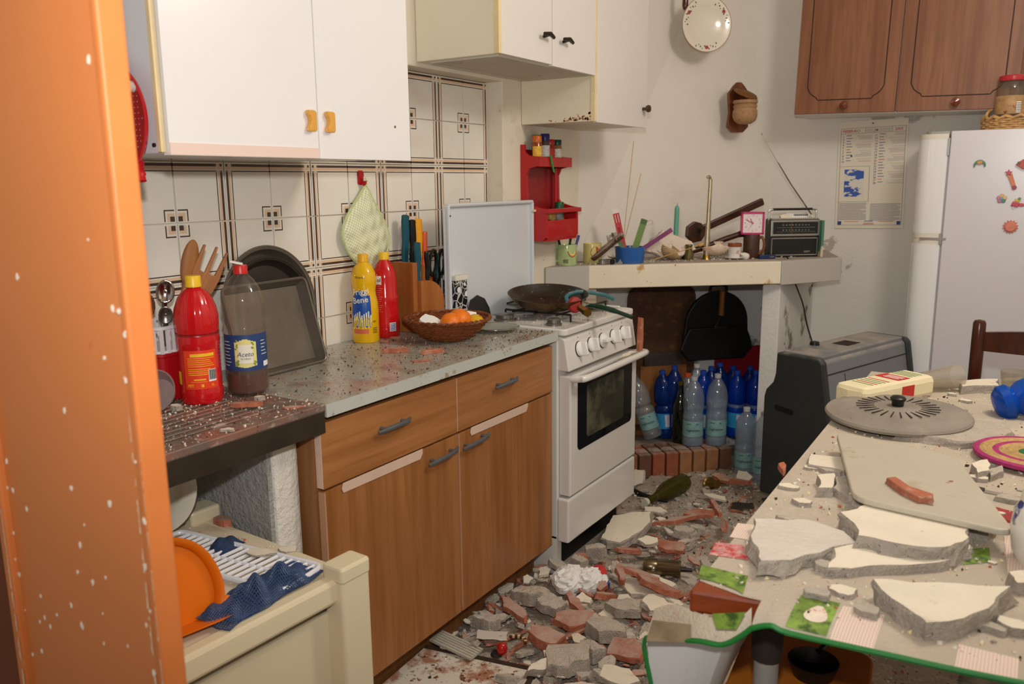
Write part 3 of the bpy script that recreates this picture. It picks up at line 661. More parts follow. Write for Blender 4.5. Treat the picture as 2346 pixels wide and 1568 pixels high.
top_ = [down[0]+Vector((.0,.004,0)), hemL[8]+Vector((0,.03,0)), hemL[14]+Vector((0,.06,.01)), Vector((1.415,1.6,.70)), Vector((1.405,2.8,.70))]
bot_ = [down[-1]+Vector((0,.004,-.1)), Vector((1.40,1.19,.46)), Vector((1.42,1.27,.45)), Vector((1.40,1.6,.45)), Vector((1.40,2.8,.45))]
for a, b in zip(smoothpath(top_,4), smoothpath(bot_,4)): cur += [a, b]
for i in range(len(cur)//2-1): fc.append((2*i,2*i+1,2*i+3,2*i+2))
part('side_drop', MB().add(cur, fc), m_clothback, tcl, smooth=True)
# printed panels of the cloth
def gingham(name, c1, c2, sc):
    mt = bpy.data.materials.new(name); mt.use_nodes = True; N = mt.node_tree.nodes; L_ = mt.node_tree.links; b = N['Principled BSDF']
    g = N.new('ShaderNodeNewGeometry'); ck = N.new('ShaderNodeTexBrick'); ck.inputs['Scale'].default_value = sc; ck.offset = 0
    ck.inputs['Color1'].default_value = C(c1); ck.inputs['Color2'].default_value = C(c1); ck.inputs['Mortar'].default_value = C(c2); ck.inputs['Mortar Size'].default_value = .06; ck.inputs['Brick Width'].default_value = .25
    tc = N.new('ShaderNodeTexCoord'); L_.new(tc.outputs['Object'], ck.inputs['Vector']); L_.new(ck.outputs['Color'], b.inputs['Base Color']); b.inputs['Roughness'].default_value = .6
    return mt
m_ging = gingham('pink_check_print','#d6a698','#e6d6c4',60)
m_leaf = mat('green_leaf_print','#7d9a3c',.5,var=.4,vs=30,layers=[(40,.5,.62,'#3d5a1e')])
m_mush = mat('mushroom_print','#e9d9c6',.5,var=.1,vs=40,layers=[(90,.6,.7,'#c9806a')])
m_redp = mat('red_flower_print','#c98a84',.6,var=.3,vs=60,layers=[(50,.5,.6,'#c2303a'),(45,.56,.66,'#77805a'),(20,.5,.7,'#cfc3b4')])
def print_px(px, mt, y=None, z=None, name='print', lift=.0):
    P = [at('y', y, a, b) if y else at('z', z, a, b) for a, b in px]
    if y: P = [p+Vector((0,-.0012-lift,0)) for p in P]
    else: P = [p+Vector((0,0,.001+lift)) for p in P]
    return part(name, MB().add(P, [tuple(range(len(P)))]), mt, tcl)
def hemz(x):
    for i in range(NH-1):
        if hem[i].x <= x <= hem[i+1].x: return hem[i].z+(hem[i+1].z-hem[i].z)*(x-hem[i].x)/max(1e-6,hem[i+1].x-hem[i].x)
    return hem[-1].z if x > hem[-1].x else hem[0].z
def drop_patch(px0, px1, t0, t1, mt, off=.0012, shape=None):
    x0, x1 = (at('y', 1.10, p_, 1400).x for p_ in (px0, px1)); vs_ = []; fs_ = []; n_, m__ = 6, 6
    def S(x, t):
        if t < 0: return Vector((x, ytop(x)-t*.25, CZ+off))
        return Vector((x, ytop(x)-(ytop(x)-1.10)*math.sin(t*math.pi/2)-off*(.3+t), CZ-(CZ-hemz(x))*t**1.6+off*.6))
    if shape:
        vs_ = [S(x0+(x1-x0)*(.5+.5*a_), t0+(t1-t0)*(.5-.5*b_)) for a_, b_ in shape]+[S((x0+x1)/2, (t0+t1)/2)]; fs_ = [(i,(i+1)%len(shape),len(shape)) for i in range(len(shape))]
    else:
        for i in range(n_+1):
            for j in range(m__+1): vs_.append(S(x0+(x1-x0)*i/n_, t0+(t1-t0)*j/m__))
        for i in range(n_):
            for j in range(m__): q_ = i*(m__+1)+j; fs_.append((q_, q_+1, q_+m__+2, q_+m__+1))
    return part('print', MB().add(vs_, fs_), mt, tcl, smooth=True)
drop_patch(1905, 2008, -.12, .86, m_ging); drop_patch(2200, 2350, .0, .95, m_ging)
drop_patch(1800, 1896, -.15, .72, m_leaf); drop_patch(1828, 1884, -.06, .42, m_mush, .002, [(math.cos(k*.4488), math.sin(k*.4488)*(1 if math.sin(k*.4488) > 0 else .75)) for k in range(14)])
print_px([(1608,1296),(1714,1322),(1702,1362),(1685,1352),(1640,1335),(1598,1325)], m_leaf, z=CZ+.001)
print_px([(1640,1244),(1702,1250),(1716,1286),(1625,1272)], m_redp, z=CZ)
print_px([(1690,1200),(1730,1205),(1722,1240),(1672,1232)], m_ging, z=CZ)
print_px([(2215,1260),(2266,1256),(2270,1290),(2205,1296)], m_leaf, z=CZ)
print_px([(2300,1230),(2346,1226),(2346,1330),(2310,1330)], m_ging, z=CZ)
print_px([(1635,1402),(1712,1398),(1690,1438),(1645,1436)], m_leaf, y=1.095, lift=.006)
print_px([(1505,1410),(1592,1420),(1592,1462),(1490,1458)], mat('brown_print','#9a8667',.6,var=.3,vs=20), y=1.122, lift=.016)
# corner of the table laid bare
# ------------------------------------------------------------------ things on the table
slab_px('plaster_slab', [(1725,1188),(1850,1183),(1935,1208),(1966,1238),(1880,1268),(1810,1292),(1738,1297),(1719,1250)], CZ, .022, [mat('plaster_rough_face','#d5cbbd',.9,var=.05,vs=10,bump=.5,bs=60), m_chunk2], 'grey-white plaster slab at the left of the pile on the table', 'plaster', 'plaster slabs on the table', (R_(-3),R_(2)))
slab_px('plaster_slab', [(1920,1172),(1985,1150),(2080,1166),(2190,1192),(2222,1202),(2224,1232),(2180,1256),(2100,1258),(2000,1238),(1962,1232)], CZ+.004, .030, SLAB, 'broad cream-faced plaster slab in the middle of the table', 'plaster', 'plaster slabs on the table', (R_(-2),0))
slab_px('plaster_slab', [(1905,1252),(1985,1246),(2100,1268),(2185,1272),(2228,1248),(2222,1262),(2150,1290),(1945,1304),(1890,1302)], CZ, .016, SLAB, 'narrow plaster slab with grey broken edge in front of the broad slab', 'plaster', 'plaster slabs on the table', (0,0))
slab_px('plaster_slab', [(1996,1325),(2150,1335),(2320,1346),(2268,1394),(2122,1424),(2090,1400)], CZ, .030, SLAB, 'triangular cream plaster slab at the front edge of the table', 'plaster', 'plaster slabs on the table', (R_(2),0))
slab_px('plaster_slab', [(1856,1040),(1948,1048),(1950,1082),(1852,1064)], CZ, .012, SLAB, 'small plaster strip left of the cutting board', 'plaster', 'plaster slabs on the table')
slab_px('plaster_slab', [(1872,1088),(1912,1084),(1908,1118),(1874,1118)], CZ, .02, SLAB, 'tiny plaster lump near the left edge of the table', 'plaster', 'plaster slabs on the table')
slab_px('plaster_slab', [(1912,1092),(1952,1088),(1960,1140),(1940,1138),(1908,1118)], CZ, .014, [m_chunk, m_chunk2], 'grey plaster flake tucked under the cutting board corner', 'plaster', 'plaster slabs on the table')
slab_px('plaster_slab', [(2060,990),(2190,955),(2300,962),(2322,990),(2285,1008),(2190,1012)], CZ, .018, [m_chunk, m_chunk2], 'dusty plaster sheet between pot lid and woven trivet', 'plaster', 'plaster slabs on the table')
slab_px('plaster_slab', [(2225,1062),(2262,1052),(2268,1078),(2240,1084)], CZ, .02, SLAB, 'yellowish plaster bit touching the woven trivet', 'plaster', 'plaster slabs on the table')
slab_px('plaster_slab', [(2262,1078),(2296,1066),(2300,1080),(2270,1090)], CZ, .014, [m_chunk, m_chunk2], 'white plaster crumb in front of the woven trivet', 'plaster', 'plaster slabs on the table')
slab_px('plaster_slab', [(2205,872),(2288,868),(2290,884),(2204,886)], CZ, .024, SLAB, 'pale plaster bar at the far edge of the table by the chair', 'plaster', 'plaster slabs on the table')
slab_px('plaster_slab', [(2300,866),(2340,864),(2340,872),(2300,874)], CZ, .03, SLAB, 'small plaster block behind the blue container', 'plaster', 'plaster slabs on the table')
slab_px('plaster_slab', [(2310,1310),(2400,1300),(2420,1340),(2330,1336)], CZ, .02, SLAB, 'cream plaster slab at the right edge of the picture on the table', 'plaster', 'plaster slabs on the table')
slab_px('brick_shard', [(1783,1062),(1796,1058),(1800,1072),(1794,1084)], CZ, .012, [m_terra_n, m_terra_n], 'small orange brick shard on the left edge of the table', 'brick shard')
# pack of flour lying down
pk = thing('flour_pack', 'cream paper flour pack with red band lying on the table', 'flour pack', (1.498,2.455,CZ), R_(62))
m_pk = mat('cream_pack_paper','#e9dcb4',.6,var=.03,vs=10,bump=.15,bs=25)
part('bag', MB().prism(rrect(.30,.105,.018), 0, .062), m_pk, pk, bevel=.016)
m_red = mat('print_red','#c22f28',.6); m_grn = mat('print_green','#5f8a55',.6); m_blue = mat('print_blue','#2b4c9a',.6); m_blk = mat('print_black','#1c1a1a',.6); m_yel = mat('print_yellow','#f1c21f',.5); m_wht = mat('print_white','#f1eee6',.5)
part('red_band', MB().bx(-.0,.052,-.0535,.0535,.016,.0475).bx(.0,.052,-.038,.038,.0625,.063), m_red, pk)
pr = MB(); pg = MB()
for k in range(5): (pr if k in (1,4) else pg).bx(-.105+k*.017,-.101+k*.017,-.036,.03,.0622,.0628)
for k in range(4): pg.bx(.07+k*.014,.074+k*.014,-.03,.036,.0622,.0628)
part('red_lettering', pr, m_red, pk); part('green_lettering', pg, m_grn, pk)
part('white_lettering', MB().bx(.012,.017,-.028,.02,.0632,.0636).bx(.024,.029,-.032,.02,.0632,.0636).bx(.036,.041,-.03,.02,.0632,.0636), m_wht, pk)
part('flap', MB().prism([(-.152,-.04),(-.158,0),(-.152,.04)], .01, .05), m_pk, pk)
# dusty pot lid
ld = thing('pot_cover', 'large dusty grey metal pot lid with black knob lying on the table', 'pot cover', (1.56,2.235,CZ+.026), rot=(R_(1),R_(-1),R_(20)))
ld.scale = (.87,.87,.9)
m_lid = mat('dusty_lid','#8f867a',.7,metal=.15,var=.1,vs=8,layers=[(5,.5,.7,'#9f9588'),(60,.64,.7,'#6f665c')])
part('disc', MB().lathe([(.195,-.012),(.199,-.004),(.195,.002),(.182,.004),(.17,.007),(.145,.012),(.14,.011),(.07,.017),(0,.02)], 48), m_lid, ld, smooth=True)
sl = MB()
for k in range(26):
    a = k*6.2832/26; sl.box((.088,0,.0172), (.05,.0028,.002), M=Matrix.Rotation(a,4,'Z'))
part('radial_slots', sl, m_dark, ld)
part('knob', MB().lathe([(.016,.018),(.017,.032),(.021,.036),(.022,.042),(.016,.047),(0,.048)], 20), m_black, ld, smooth=True)
# cutting board
bp = traced([(1915,988),(1955,1138),(2330,1222),(2188,1045)], CZ+.045); cb = sum((Vector((p.x,p.y,0)) for p in bp), Vector())/4
def round_poly(P, r, n=4):
    out = []
    for i in range(len(P)):
        p, a, b = P[i], P[i-1], P[(i+1)%len(P)]; da = (a-p).normalized()*r; db = (b-p).normalized()*r
        for k in range(n+1):
            t = k/n; out.append(((p+da)*(1-t)**2+p*2*t*(1-t)+(p+db)*t*t))
    return out
m_board = mat('worn_board','#bdb4a0',.45,var=.04,vs=5,layers=[(7,.60,.70,'#a8957a'),(22,.68,.72,'#8f4a34')])
brd = thing('cutting_board', 'large worn off-white plastic cutting board propped on rubble on the table', 'cutting board', (cb.x,cb.y,CZ+.033), rot=(R_(0),R_(0),0))
poly = round_poly([Vector((p.x-cb.x,p.y-cb.y)) for p in bp], .035)
part('board', MB().prism([(p.x,p.y) for p in poly], 0, .012), m_board, brd, bevel=.003)
slab_px('brick_shard', [(2032,1094),(2050,1092),(2075,1112),(2138,1132),(2136,1142),(2105,1138)], CZ+.046, .012, [m_terra_n, m_terra], 'broken brick shard with plaster lying on the cutting board', 'brick shard')
for k, (px, py) in enumerate(((1950,1140),(2290,1212),(1950,1010),(2170,1050))):
    p = at('z', CZ+.03, px, py); p = p+(Vector((cb.x,cb.y,p.z))-p)*.22
    o = solo('plaster_lump', rough_slab(outline(.035,.03,9), .0335), SLAB, ('plaster lump under the near left corner of the cutting board','plaster lump under the right end of the cutting board','plaster lump under the far left corner of the cutting board','plaster lump under the far right corner of the cutting board')[k], 'plaster', (p.x,p.y,CZ))
# woven trivet
tv = thing('woven_trivet', 'round straw trivet with magenta rings and green centre on the table', 'trivet', (1.862,2.06,CZ+.008))
mb = MB(); mg = MB(); mk = MB()
for k in range(9):
    r = .014+k*.0125; pts = [(r*math.cos(a*6.2832/40), r*math.sin(a*6.2832/40), .008) for a in range(40)]
    (mk if k < 2 else mg if k in (5,8) else mb).tube(pts, .0072, 6, closed=True)
part('straw_coils', mb, mat('straw','#bb9a63',.9,var=.25,vs=60,bump=.4,bs=120), tv); part('magenta_coils', mg, mat('magenta_straw','#a8336a',.85,var=.25,vs=60), tv); part('green_centre', mk, mat('green_straw','#2f6b3a',.85,var=.2,vs=60), tv)
# blue translucent container
bl = thing('blue_container', 'bulging translucent blue plastic container on its side on the table', 'container', (1.80,2.44,CZ), R_(20))
m_bluep = thin('translucent_blue','#2f86e8','#1a64cc',.45)
mb = MB().lathe([(0,-.07),(.03,-.068),(.045,-.055),(.046,-.035),(.035,-.022),(.046,-.005),(.05,.015),(.046,.035),(.036,.045),(.044,.06),(.04,.08),(.02,.092),(.014,.10),(.014,.12),(0,.122)], 28, M=Matrix.Translation((.03,0,.05)) @ Matrix.Rotation(R_(72),4,'Y'))
part('body', mb, m_bluep, bl, smooth=True)
part('core', MB().lathe([(0,-.06),(.032,-.05),(.03,.05),(0,.06)], 20, M=Matrix.Translation((.03,0,.05)) @ Matrix.Rotation(R_(72),4,'Y')), mat('blue_inside','#1552b0',.3), bl, smooth=True)
# glasses
m_glass = thin('clear_glass','#eef2f0')
m_dustglass = thin('dusty_glass','#e9e6de','#d9d0c2',.22,.12)
g = thing('drinking_glass', 'dusty clear glass lying on its side behind the flour pack', 'glass', (1.615,2.64,CZ+.037), rot=(0,R_(86),R_(42)))
part('wall', MB().lathe([(.024,-.055),(.036,.06),(.0345,.06),(.0225,-.05),(0,-.05)], 28), m_dustglass, g, smooth=True); part('base', MB().lathe([(0,-.058),(.024,-.058),(.024,-.051),(0,-.051)], 28), m_dustglass, g, smooth=True)
g = thing('drinking_glass', 'clear tumbler standing at the right end of the table by the chair', 'glass', (1.80,2.62,CZ))
part('wall', MB().lathe([(.027,.004),(.034,.085),(.0328,.085),(.0258,.008),(0,.008)], 28), m_dustglass, g, smooth=True); part('base', MB().lathe([(0,0),(.026,0),(.027,.005),(0,.006)], 28), m_dustglass, g, smooth=True)
# blue and white jar at the right edge
jr = thing('ceramic_jar', 'white ceramic jar with blue flower painting at the right edge of the table', 'jar', (1.885,1.50,CZ))
m_cer = mat('glazed_white','#e6e2d6',.15,var=.03,vs=9,layers=[(16,.56,.60,'#1d2f7c')],coat=.4)
part('pot', MB().lathe([(0,0),(.042,0),(.052,.02),(.056,.055),(.053,.085),(.046,.1),(.043,.104),(.040,.1),(0,.098)], 30), m_cer, jr, smooth=True)
part('lid', MB().lathe([(.046,.104),(.044,.114),(.03,.128),(.012,.134),(.01,.142),(0,.146)], 26), mat('glazed_cream','#ddd2b8',.2,coat=.3), jr, smooth=True)
kn = thing('table_knife', 'thin steel table knife lying between trivet and ceramic jar', 'knife', (1.80,1.80,CZ+.001), R_(-8))
part('blade', MB().prism([(-.02,-.006),(.09,-.006),(.105,0),(.09,.007),(-.02,.007)], 0, .002), m_chrome, kn); part('handle', MB().bx(-.11,-.02,-.007,.007,0,.006), m_black, kn, bevel=.002)
solo('red_cloth', rough_slab(outline(.06,.03,9), .004), [mat('red_fabric','#9c3b3a',.9,var=.2,vs=30)]*2, 'dusty red cloth scrap beside the ceramic jar', 'cloth', (1.84,1.68,CZ), R_(-20))
# ------------------------------------------------------------------ orange stool below the table
so = thing('orange_stool', 'orange stool standing under the front of the table', 'stool', (1.53,1.42,0), R_(6))
m_os = mat('orange_stool_paint','#c9751f',.5,var=.1,vs=6)
part('seat', MB().prism(rrect(.24,.34,.03), .42, .452), m_os, so, bevel=.005)
for (x, y) in ((-.1,-.15),(.1,-.15),(-.1,.15),(.1,.15)): part('leg', MB().bx(x-.013,x+.013,y-.013,y+.013,0,.42), m_os, so)
bw = thing('black_pan', 'small round black pan on the orange stool under the table', 'pan', (1.545,1.47,.452)); part('bowl', MB().lathe([(0,0),(.036,0),(.046,.03),(.044,.03),(.034,.004),(0,.004)], 22), m_black, bw, smooth=True); part('handle', MB().tube([(.0,.04,.026),(.02,.11,.034)], .006, 8), m_black, bw, smooth=True)
# ------------------------------------------------------------------ cream trolley lower left
m_cart = mat('cream_plastic','#dccfae',.4,var=.03,vs=4)
m_cart_top = mat('cream_plastic_top','#e0cfb0',.45,var=.03,vs=4,dust=.4,dcol='#d2bfa6')
ct = thing('plastic_trolley', 'cream plastic kitchen trolley in front of the sink, rubble on its top', 'trolley', (.455,.86,0), R_(-3))
part('top_panel', MB().prism(rrect(.50,.56,.02), .572, .592), m_cart_top, ct, bevel=.006)
part('side_rail', MB().bx(.225,.262,-.27,.262,.548,.598), m_cart, ct, bevel=.008)
part('end_rail', MB().bx(-.25,.24,.255,.278,.555,.594), m_cart, ct, bevel=.006)
for (x, y) in ((.252,.262),(-.24,.262),(.252,-.27),(-.24,-.27)):
    p = part('post', MB().prism(rrect(.055,.075,.008), .0, .622, M=Matrix.Translation((x,y,0))), m_cart, ct, bevel=.005)
    part('post_cap', MB().prism(rrect(.058,.078,.008), .59, .625, M=Matrix.Translation((x,y,0))), m_cart, p, bevel=.006)
part('side_panel', MB().bx(.215,.232,-.27,.262,.05,.52), m_cart, ct); part('end_panel', MB().bx(-.24,.24,.25,.262,.05,.55), m_cart, ct)
part('shelf', MB().bx(-.24,.22,-.26,.25,.04,.06), m_cart, ct)
KZ = .592
# white dish rack
rk = thing('dish_rack', 'white plastic dish rack lying on the cream trolley', 'dish rack', (.475,1.015,KZ+.004), rot=(0,0,R_(6)))
m_rk = mat('white_rack_plastic','#e7e7ea',.3)
mb = MB(); RW, RH = .40, .12
fp = rrect(RW, RH, .02, 4); mb.tube([(x,y,.006) for x, y in fp], .006, 8, closed=True)
part('frame', mb, m_rk, rk, smooth=True)
mb = MB()
for k in range(19):
    x = -RW/2+.02+k*.0195; mb.tube([(x,-RH/2+.006,.006),(x+.012,RH/2-.006,.006)], .0038, 6)
mb.tube([(-RW/2+.01,0,.006),(RW/2-.01,0,.006)], .004, 6)
part('bars', mb, m_rk, rk, smooth=True)
# blue netting
def net(w, h, nx, ny, amp, seed, r=.0011):
    g_ = random.Random(seed); mb = MB(); vs_ = []; fs_ = []
    ph = [g_.uniform(0,6) for _ in range(6)]
    for i in range(nx+1):
        for j in range(ny+1):
            x = w*(i/nx-.5); y = h*(j/ny-.5); q = max(0, 1-(2*i/nx-1)**2*.9)*max(0, 1-(2*j/ny-1)**2*.9)
            z = amp*q*(.55+.25*math.sin(x*60+ph[0])+.2*math.sin(y*75+ph[1])+.15*math.sin((x+y)*110+ph[2]))
            vs_.append((x+.004*math.sin(y*60+ph[3]), y+.004*math.sin(x*60+ph[4]), max(.001,z)))
    for i in range(nx):
        for j in range(ny): a = i*(ny+1)+j; fs_.append((a, a+ny+1, a+ny+2, a+1))
    return mb.add(vs_, fs_)
m_net = mat('blue_netting_plastic','#33486c',.45,var=.25,vs=30); 
bn = thing('netting_bag', 'crumpled dark blue netting bag on the cream trolley', 'net bag', (.645,.955,KZ+.008), R_(4))
for (w_, h_, nx, ny, am, sd) in ((.10,.25,22,50,.045,3),(.09,.2,18,38,.035,5)):
    o = part('net', net(w_,h_,nx,ny,am,sd), m_net, bn); md = o.modifiers.new('wire','WIREFRAME'); md.thickness = .0026
part('bundle', net(.085,.10,12,14,.032,9), mat('blue_net_dense','#2b3f62',.7,var=.3,vs=120,bump=.6,bs=200), bn, loc=(.005,.03,.0), smooth=True)
part('bundle', net(.06,.07,12,14,.03,11), mat('blue_net_dense','#2b3f62',.7), bn, loc=(-.22,.12,.0), smooth=True)
# orange dustpan
dp = thing('dustpan', 'bright orange plastic dustpan standing on the cream trolley', 'dustpan', (.612,.785,KZ+.004), rot=(0,0,R_(-10)))
dp.scale = (1,1.08,1.12)
m_dp = mat('orange_plastic','#e0700e',.3,sss=.05)
D = [(-.10,0),(.075,0),(.088,.03),(.085,.07),(.066,.11),(.03,.135),(-.02,.142),(-.10,.142)]
DM = Matrix(((0,0,1,0),(1,0,0,0),(0,1,0,0),(0,0,0,1))); Tilt = Matrix.Rotation(R_(-14),4,'Y')
part('pan', MB().prism(D, -.004, 0, M=Tilt @ DM), m_dp, dp)
rim = [(x,y) for x, y in D[1:]]
part('rim', MB().tube([Tilt @ DM @ Vector((p[0],p[1],.008)) for p in smoothpath([(a,b,0) for a,b in rim],3)], .011, 8, flat=.4), m_dp, dp, smooth=True)
part('nub', MB().ico(Tilt @ DM @ Vector((.096,.012,.01)), .012, sc=(.8,1,1)), m_dp, dp, smooth=True)
part('ramp', MB().prism([(-.10,0),(.075,0),(.08,.0),(.06,-.002)], 0, .06, M=Tilt @ DM), m_dp, dp)
# plate standing behind the jamb
p0 = at('y', 1.04, 352, 1135)
pt = thing('soup_plate', 'cream soup plate standing on edge on the trolley behind the orange jamb', 'plate', (p0.x,p0.y,KZ+.11), rot=(0,R_(84),R_(-58)))
pt.scale = (1.25,1.25,1.25)
part('dish', MB().lathe([(0,.0),(.045,.0),(.056,.006),(.066,.016),(.088,.02),(.088,.023),(.064,.02),(.053,.01),(.044,.004),(0,.004)], 40), mat('cream_plate','#e3dac4',.25), pt, smooth=True)

for k in range(46):
    y = rnd.uniform(1.18,2.7); x = rnd.uniform(1.44,1.86); s_ = rnd.uniform(.008,.024); pale = rnd.random() < .55
    wh = 'at the front of the table' if y < 1.45 else 'beside the cutting board' if y < 2.0 else 'around the pot cover' if y < 2.4 else 'at the far end of the table'
    o = link('table_fragment', rough_slab(outline(s_,s_*.7), s_*rnd.uniform(.3,.6)).mesh('rubble', SLAB if pale else [m_chunk, m_chunk2]), None, (x,y,CZ), (0,0,0)); tag(o, 'small %s plaster fragment lying on the oilcloth %s' % ('cream' if pale else 'grey', wh), 'plaster', 'plaster fragments '+wh)
# ------------------------------------------------------------------ on the sink and worktop
WZ = .8725; SZ = .874
def ribbed(n, amp): return lambda a: 1+amp*math.cos(n*a)
def bottle(name, label, loc, rz, prof, mt, cap, capm, n=32, sq=None, liquid=None, group=None, neck=.013):
    t = thing(name, label, 'bottle', loc, rz, group)
    part('body', MB().lathe(prof, n, sq=sq), mt, t, smooth=True)
    if liquid: part('liquid', MB().lathe(liquid[0], n), liquid[1], t, smooth=True)
    z0, z1, r = cap
    part('cap', MB().lathe([(0,z0),(r,z0),(r,z0+.004),(r*.97,z0+.006),(r*.97,z1-.002),(r*.9,z1),(0,z1)], 24), capm, t, smooth=True)
    return t
m_ycap = mat('yellow_cap','#f0c324',.35)
# red detergent bottle
m_rpl = mat('red_glossy_plastic','#c8141a',.12,coat=.5,var=.03,vs=10)
p = [(0,0),(.044,0),(.047,.006),(.047,.03),(.0455,.034),(.0455,.125),(.047,.13),(.0475,.15),(.0455,.16),(.046,.175),(.047,.195),(.044,.215),(.036,.238),(.024,.255),(.0145,.262),(.0135,.268)]
b = bottle('detergent_bottle', 'red plastic bottle with yellow cap and printed back label on the drainer', (.235,1.165,SZ), face((.235,1.165))-R_(3), p, m_rpl, (.263,.288,.0175), m_ycap)
part('ridges', MB().lathe([(.0462,.163),(.0476,.178),(.0482,.196),(.0448,.216),(.0366,.239),(.0246,.2553)], 72, sq=ribbed(18,.018)), m_rpl, b, smooth=True)
part('sleeve_gap', MB().lathe([(.0474,.1555),(.0466,.1585),(.0474,.1615)], 32), mat('red_dark','#8d1013',.3), b, smooth=True)
m_orl = mat('orange_label','#e8401c',.4); R2 = .0462
lab = part('label', patch(MB(), R2, R_(-42), R_(52), .036, .124, 14), m_orl, b, smooth=True)
yl = MB(); patch(yl, R2+.0004, R_(-22), R_(44), .110, .117, 10); 
for k in range(11):
    z = .106-k*.0045 if k < 5 else .0815-(k-5)*.0042
    if k < 9: patch(yl, R2+.0004, R_(-30), R_(44-(k*13) % 17), z, z+.0012, 8)
text_bent(yl, 'PET', .009, R2+.0005, .044, R_(-25)); text_bent(yl, '1L', .008, R2+.0005, .044, R_(34))
text_bent(yl, 'GUAR FRIGGERE', .0045, R2+.0008, .0635, R_(-10)) if False else None
patch(yl, R2+.0004, R_(-16), R_(16), .0565, .0595, 6); patch(yl, R2+.0004, R_(-24), R_(20), .0685, .0692, 6); patch(yl, R2+.0004, R_(-24), R_(20), .0525, .0532, 6)
yl.lathe([(.004,0),(.004,.006),(.0035,.006)], 8, M=Matrix.Rotation(R_(6),4,'Z') @ Matrix.Translation((R2-.003,0,.041)))
part('label_print', yl, m_yel, lab, smooth=True)
bc = MB(); patch(bc, R2+.0004, R_(24), R_(47), .052, .080, 6); part('barcode_ground', bc, m_wht, lab, smooth=True)
bc = MB()
for k in range(12): patch(bc, R2+.0007, R_(25+k*1.8), R_(25.8+k*1.8+(k%3)*.4), .056, .079, 1)
part('barcode', bc, m_blk, lab)
part('side_label', patch(MB(), R2, R_(-80), R_(-58), .045, .075, 6), m_yel, b, smooth=True)
# vinegar bottle
m_pet = thin('clear_pet','#f4efe8','#d3c8bc',.06,.05,1.5,.05); m_vin = mat('vinegar','#5a2a1c',.1,alpha=.82)
p = [(0,.0),(.042,.0),(.048,.006),(.0485,.05),(.047,.055),(.047,.145),(.0495,.151),(.0465,.163),(.050,.177),(.0462,.191),(.050,.208),(.0465,.23),(.04,.25),(.029,.268),(.017,.281),(.0125,.287),(.0125,.294)]
b = bottle('vinegar_bottle', 'clear plastic vinegar bottle with red cap and blue label on the drainer', (.262,1.275,SZ), face((.262,1.275))-R_(2), p, m_pet, (.283,.303,.0165), mat('red_cap','#c9251f',.35), sq=None, liquid=([(0,.003),(.040,.003),(.0455,.009),(.0455,.05),(0,.05)], m_vin))
part('flip_lid', MB().box((0,0,0), (.02,.03,.005), M=Matrix.Translation((0,-.008,.3085)) @ Matrix.Rotation(R_(-14),4,'X')), mat('white_cap','#ebe6da',.35), b, bevel=.002)
m_blab = mat('navy_label','#2a4274',.45); R2 = .0478
lab = part('label', patch(MB(), R2, R_(-88), R_(86), .060, .145, 24), m_blab, b, smooth=True)
cl = MB(); v = [(-.026,.012),(-.022,.004),(0,-.002),(.022,.004),(.026,.012),(.026,.066),(.02,.074),(0,.081),(-.02,.074),(-.026,.066)]
cl.add([((R2+.0004)*math.cos(x/R2), (R2+.0004)*math.sin(x/R2), .062+z) for x, z in v]+[(R2+.0004,0,.10)], [(i,(i+1)%10,10) for i in range(10)])
cr = MB()
for i in range(8): patch(cr, R2+.0004, R_(-30)+R_(60)*i/8, R_(-30)+R_(60)*(i+1)/8, .070+.004*abs(i-3.5)/3.5-.003, .136-.008*abs(i-3.5)/3.5, 1)
part('label_panel', cr, mat('label_cream','#e2d98a',.5), lab, smooth=True)
cr = MB(); patch(cr, R2+.0008, R_(-19), R_(19), .078, .122, 8); part('label_panel', cr, mat('label_pale','#ebe7d4',.5), lab, smooth=True)
tx = MB(); text_bent(tx, 'Aceto', .0155, R2+.0012, .099, 0, shear=.25); text_bent(tx, 'DI VINO', .0062, R2+.0012, .0885); part('label_print', tx, mat('label_grey','#6a6a70',.5), lab)
gp = MB()
for k in range(26):
    a = rnd.choice((-1,1))*R_(rnd.uniform(18,27)); z = rnd.choice((rnd.uniform(.112,.132), rnd.uniform(.073,.084))); s_ = rnd.uniform(.0016,.003)
    M = Matrix.Rotation(a,4,'Z') @ Matrix.Translation((R2+.0005,0,z)) @ Matrix.Rotation(R_(90),4,'Y'); gp.lathe([(0,.0006),(s_,.0003)], 7, M=M)
part('grape_print', gp, mat('label_green','#7d9a35',.5), lab)
wl_ = MB()
for k in range(8): patch(wl_, R2+.0005, R_(-74), R_(-44+(k*7)%9-6), .072+k*.008, .0735+k*.008, 4)
patch(wl_, R2+.0005, R_(52), R_(78), .066, .078, 4)
for k in range(5): patch(wl_, R2+.0005, R_(46), R_(70-(k*5)%11), .095+k*.008, .0965+k*.008, 4)
part('fine_print', wl_, m_wht, lab)['kind'] = 'stuff'
# yellow frying-oil bottle
m_oil = mat('yellow_oil_plastic','#edb812',.12,coat=.4,sss=.1)
p = [(0,0),(.040,0),(.0425,.006),(.0425,.10),(.041,.125),(.0365,.145),(.035,.158),(.038,.178),(.0395,.195),(.037,.215),(.029,.235),(.0165,.247),(.0145,.252)]
b = bottle('oil_bottle', 'yellow frying-oil bottle with blue print standing on the worktop by the tiles', (.062,1.905,WZ), face((.062,1.905))-R_(18), p, m_oil, (.250,.274,.0165), mat('amber_cap','#eeb31c',.35))
R2 = .0429
bg = MB()
for i in range(10):
    a = R_(-46+i*9); hh = math.sin(math.pi*(i+.5)/10)
    bg.lathe([(R2,.05),(R2,.105),(.0415,.126),(.0371+.0003,.145),(.0371+.0003*.5,.145+.02*hh)], 1, a0=a, a1=a+R_(9))
part('blue_print', bg, mat('oil_blue','#1d4fa6',.35), b, smooth=True)
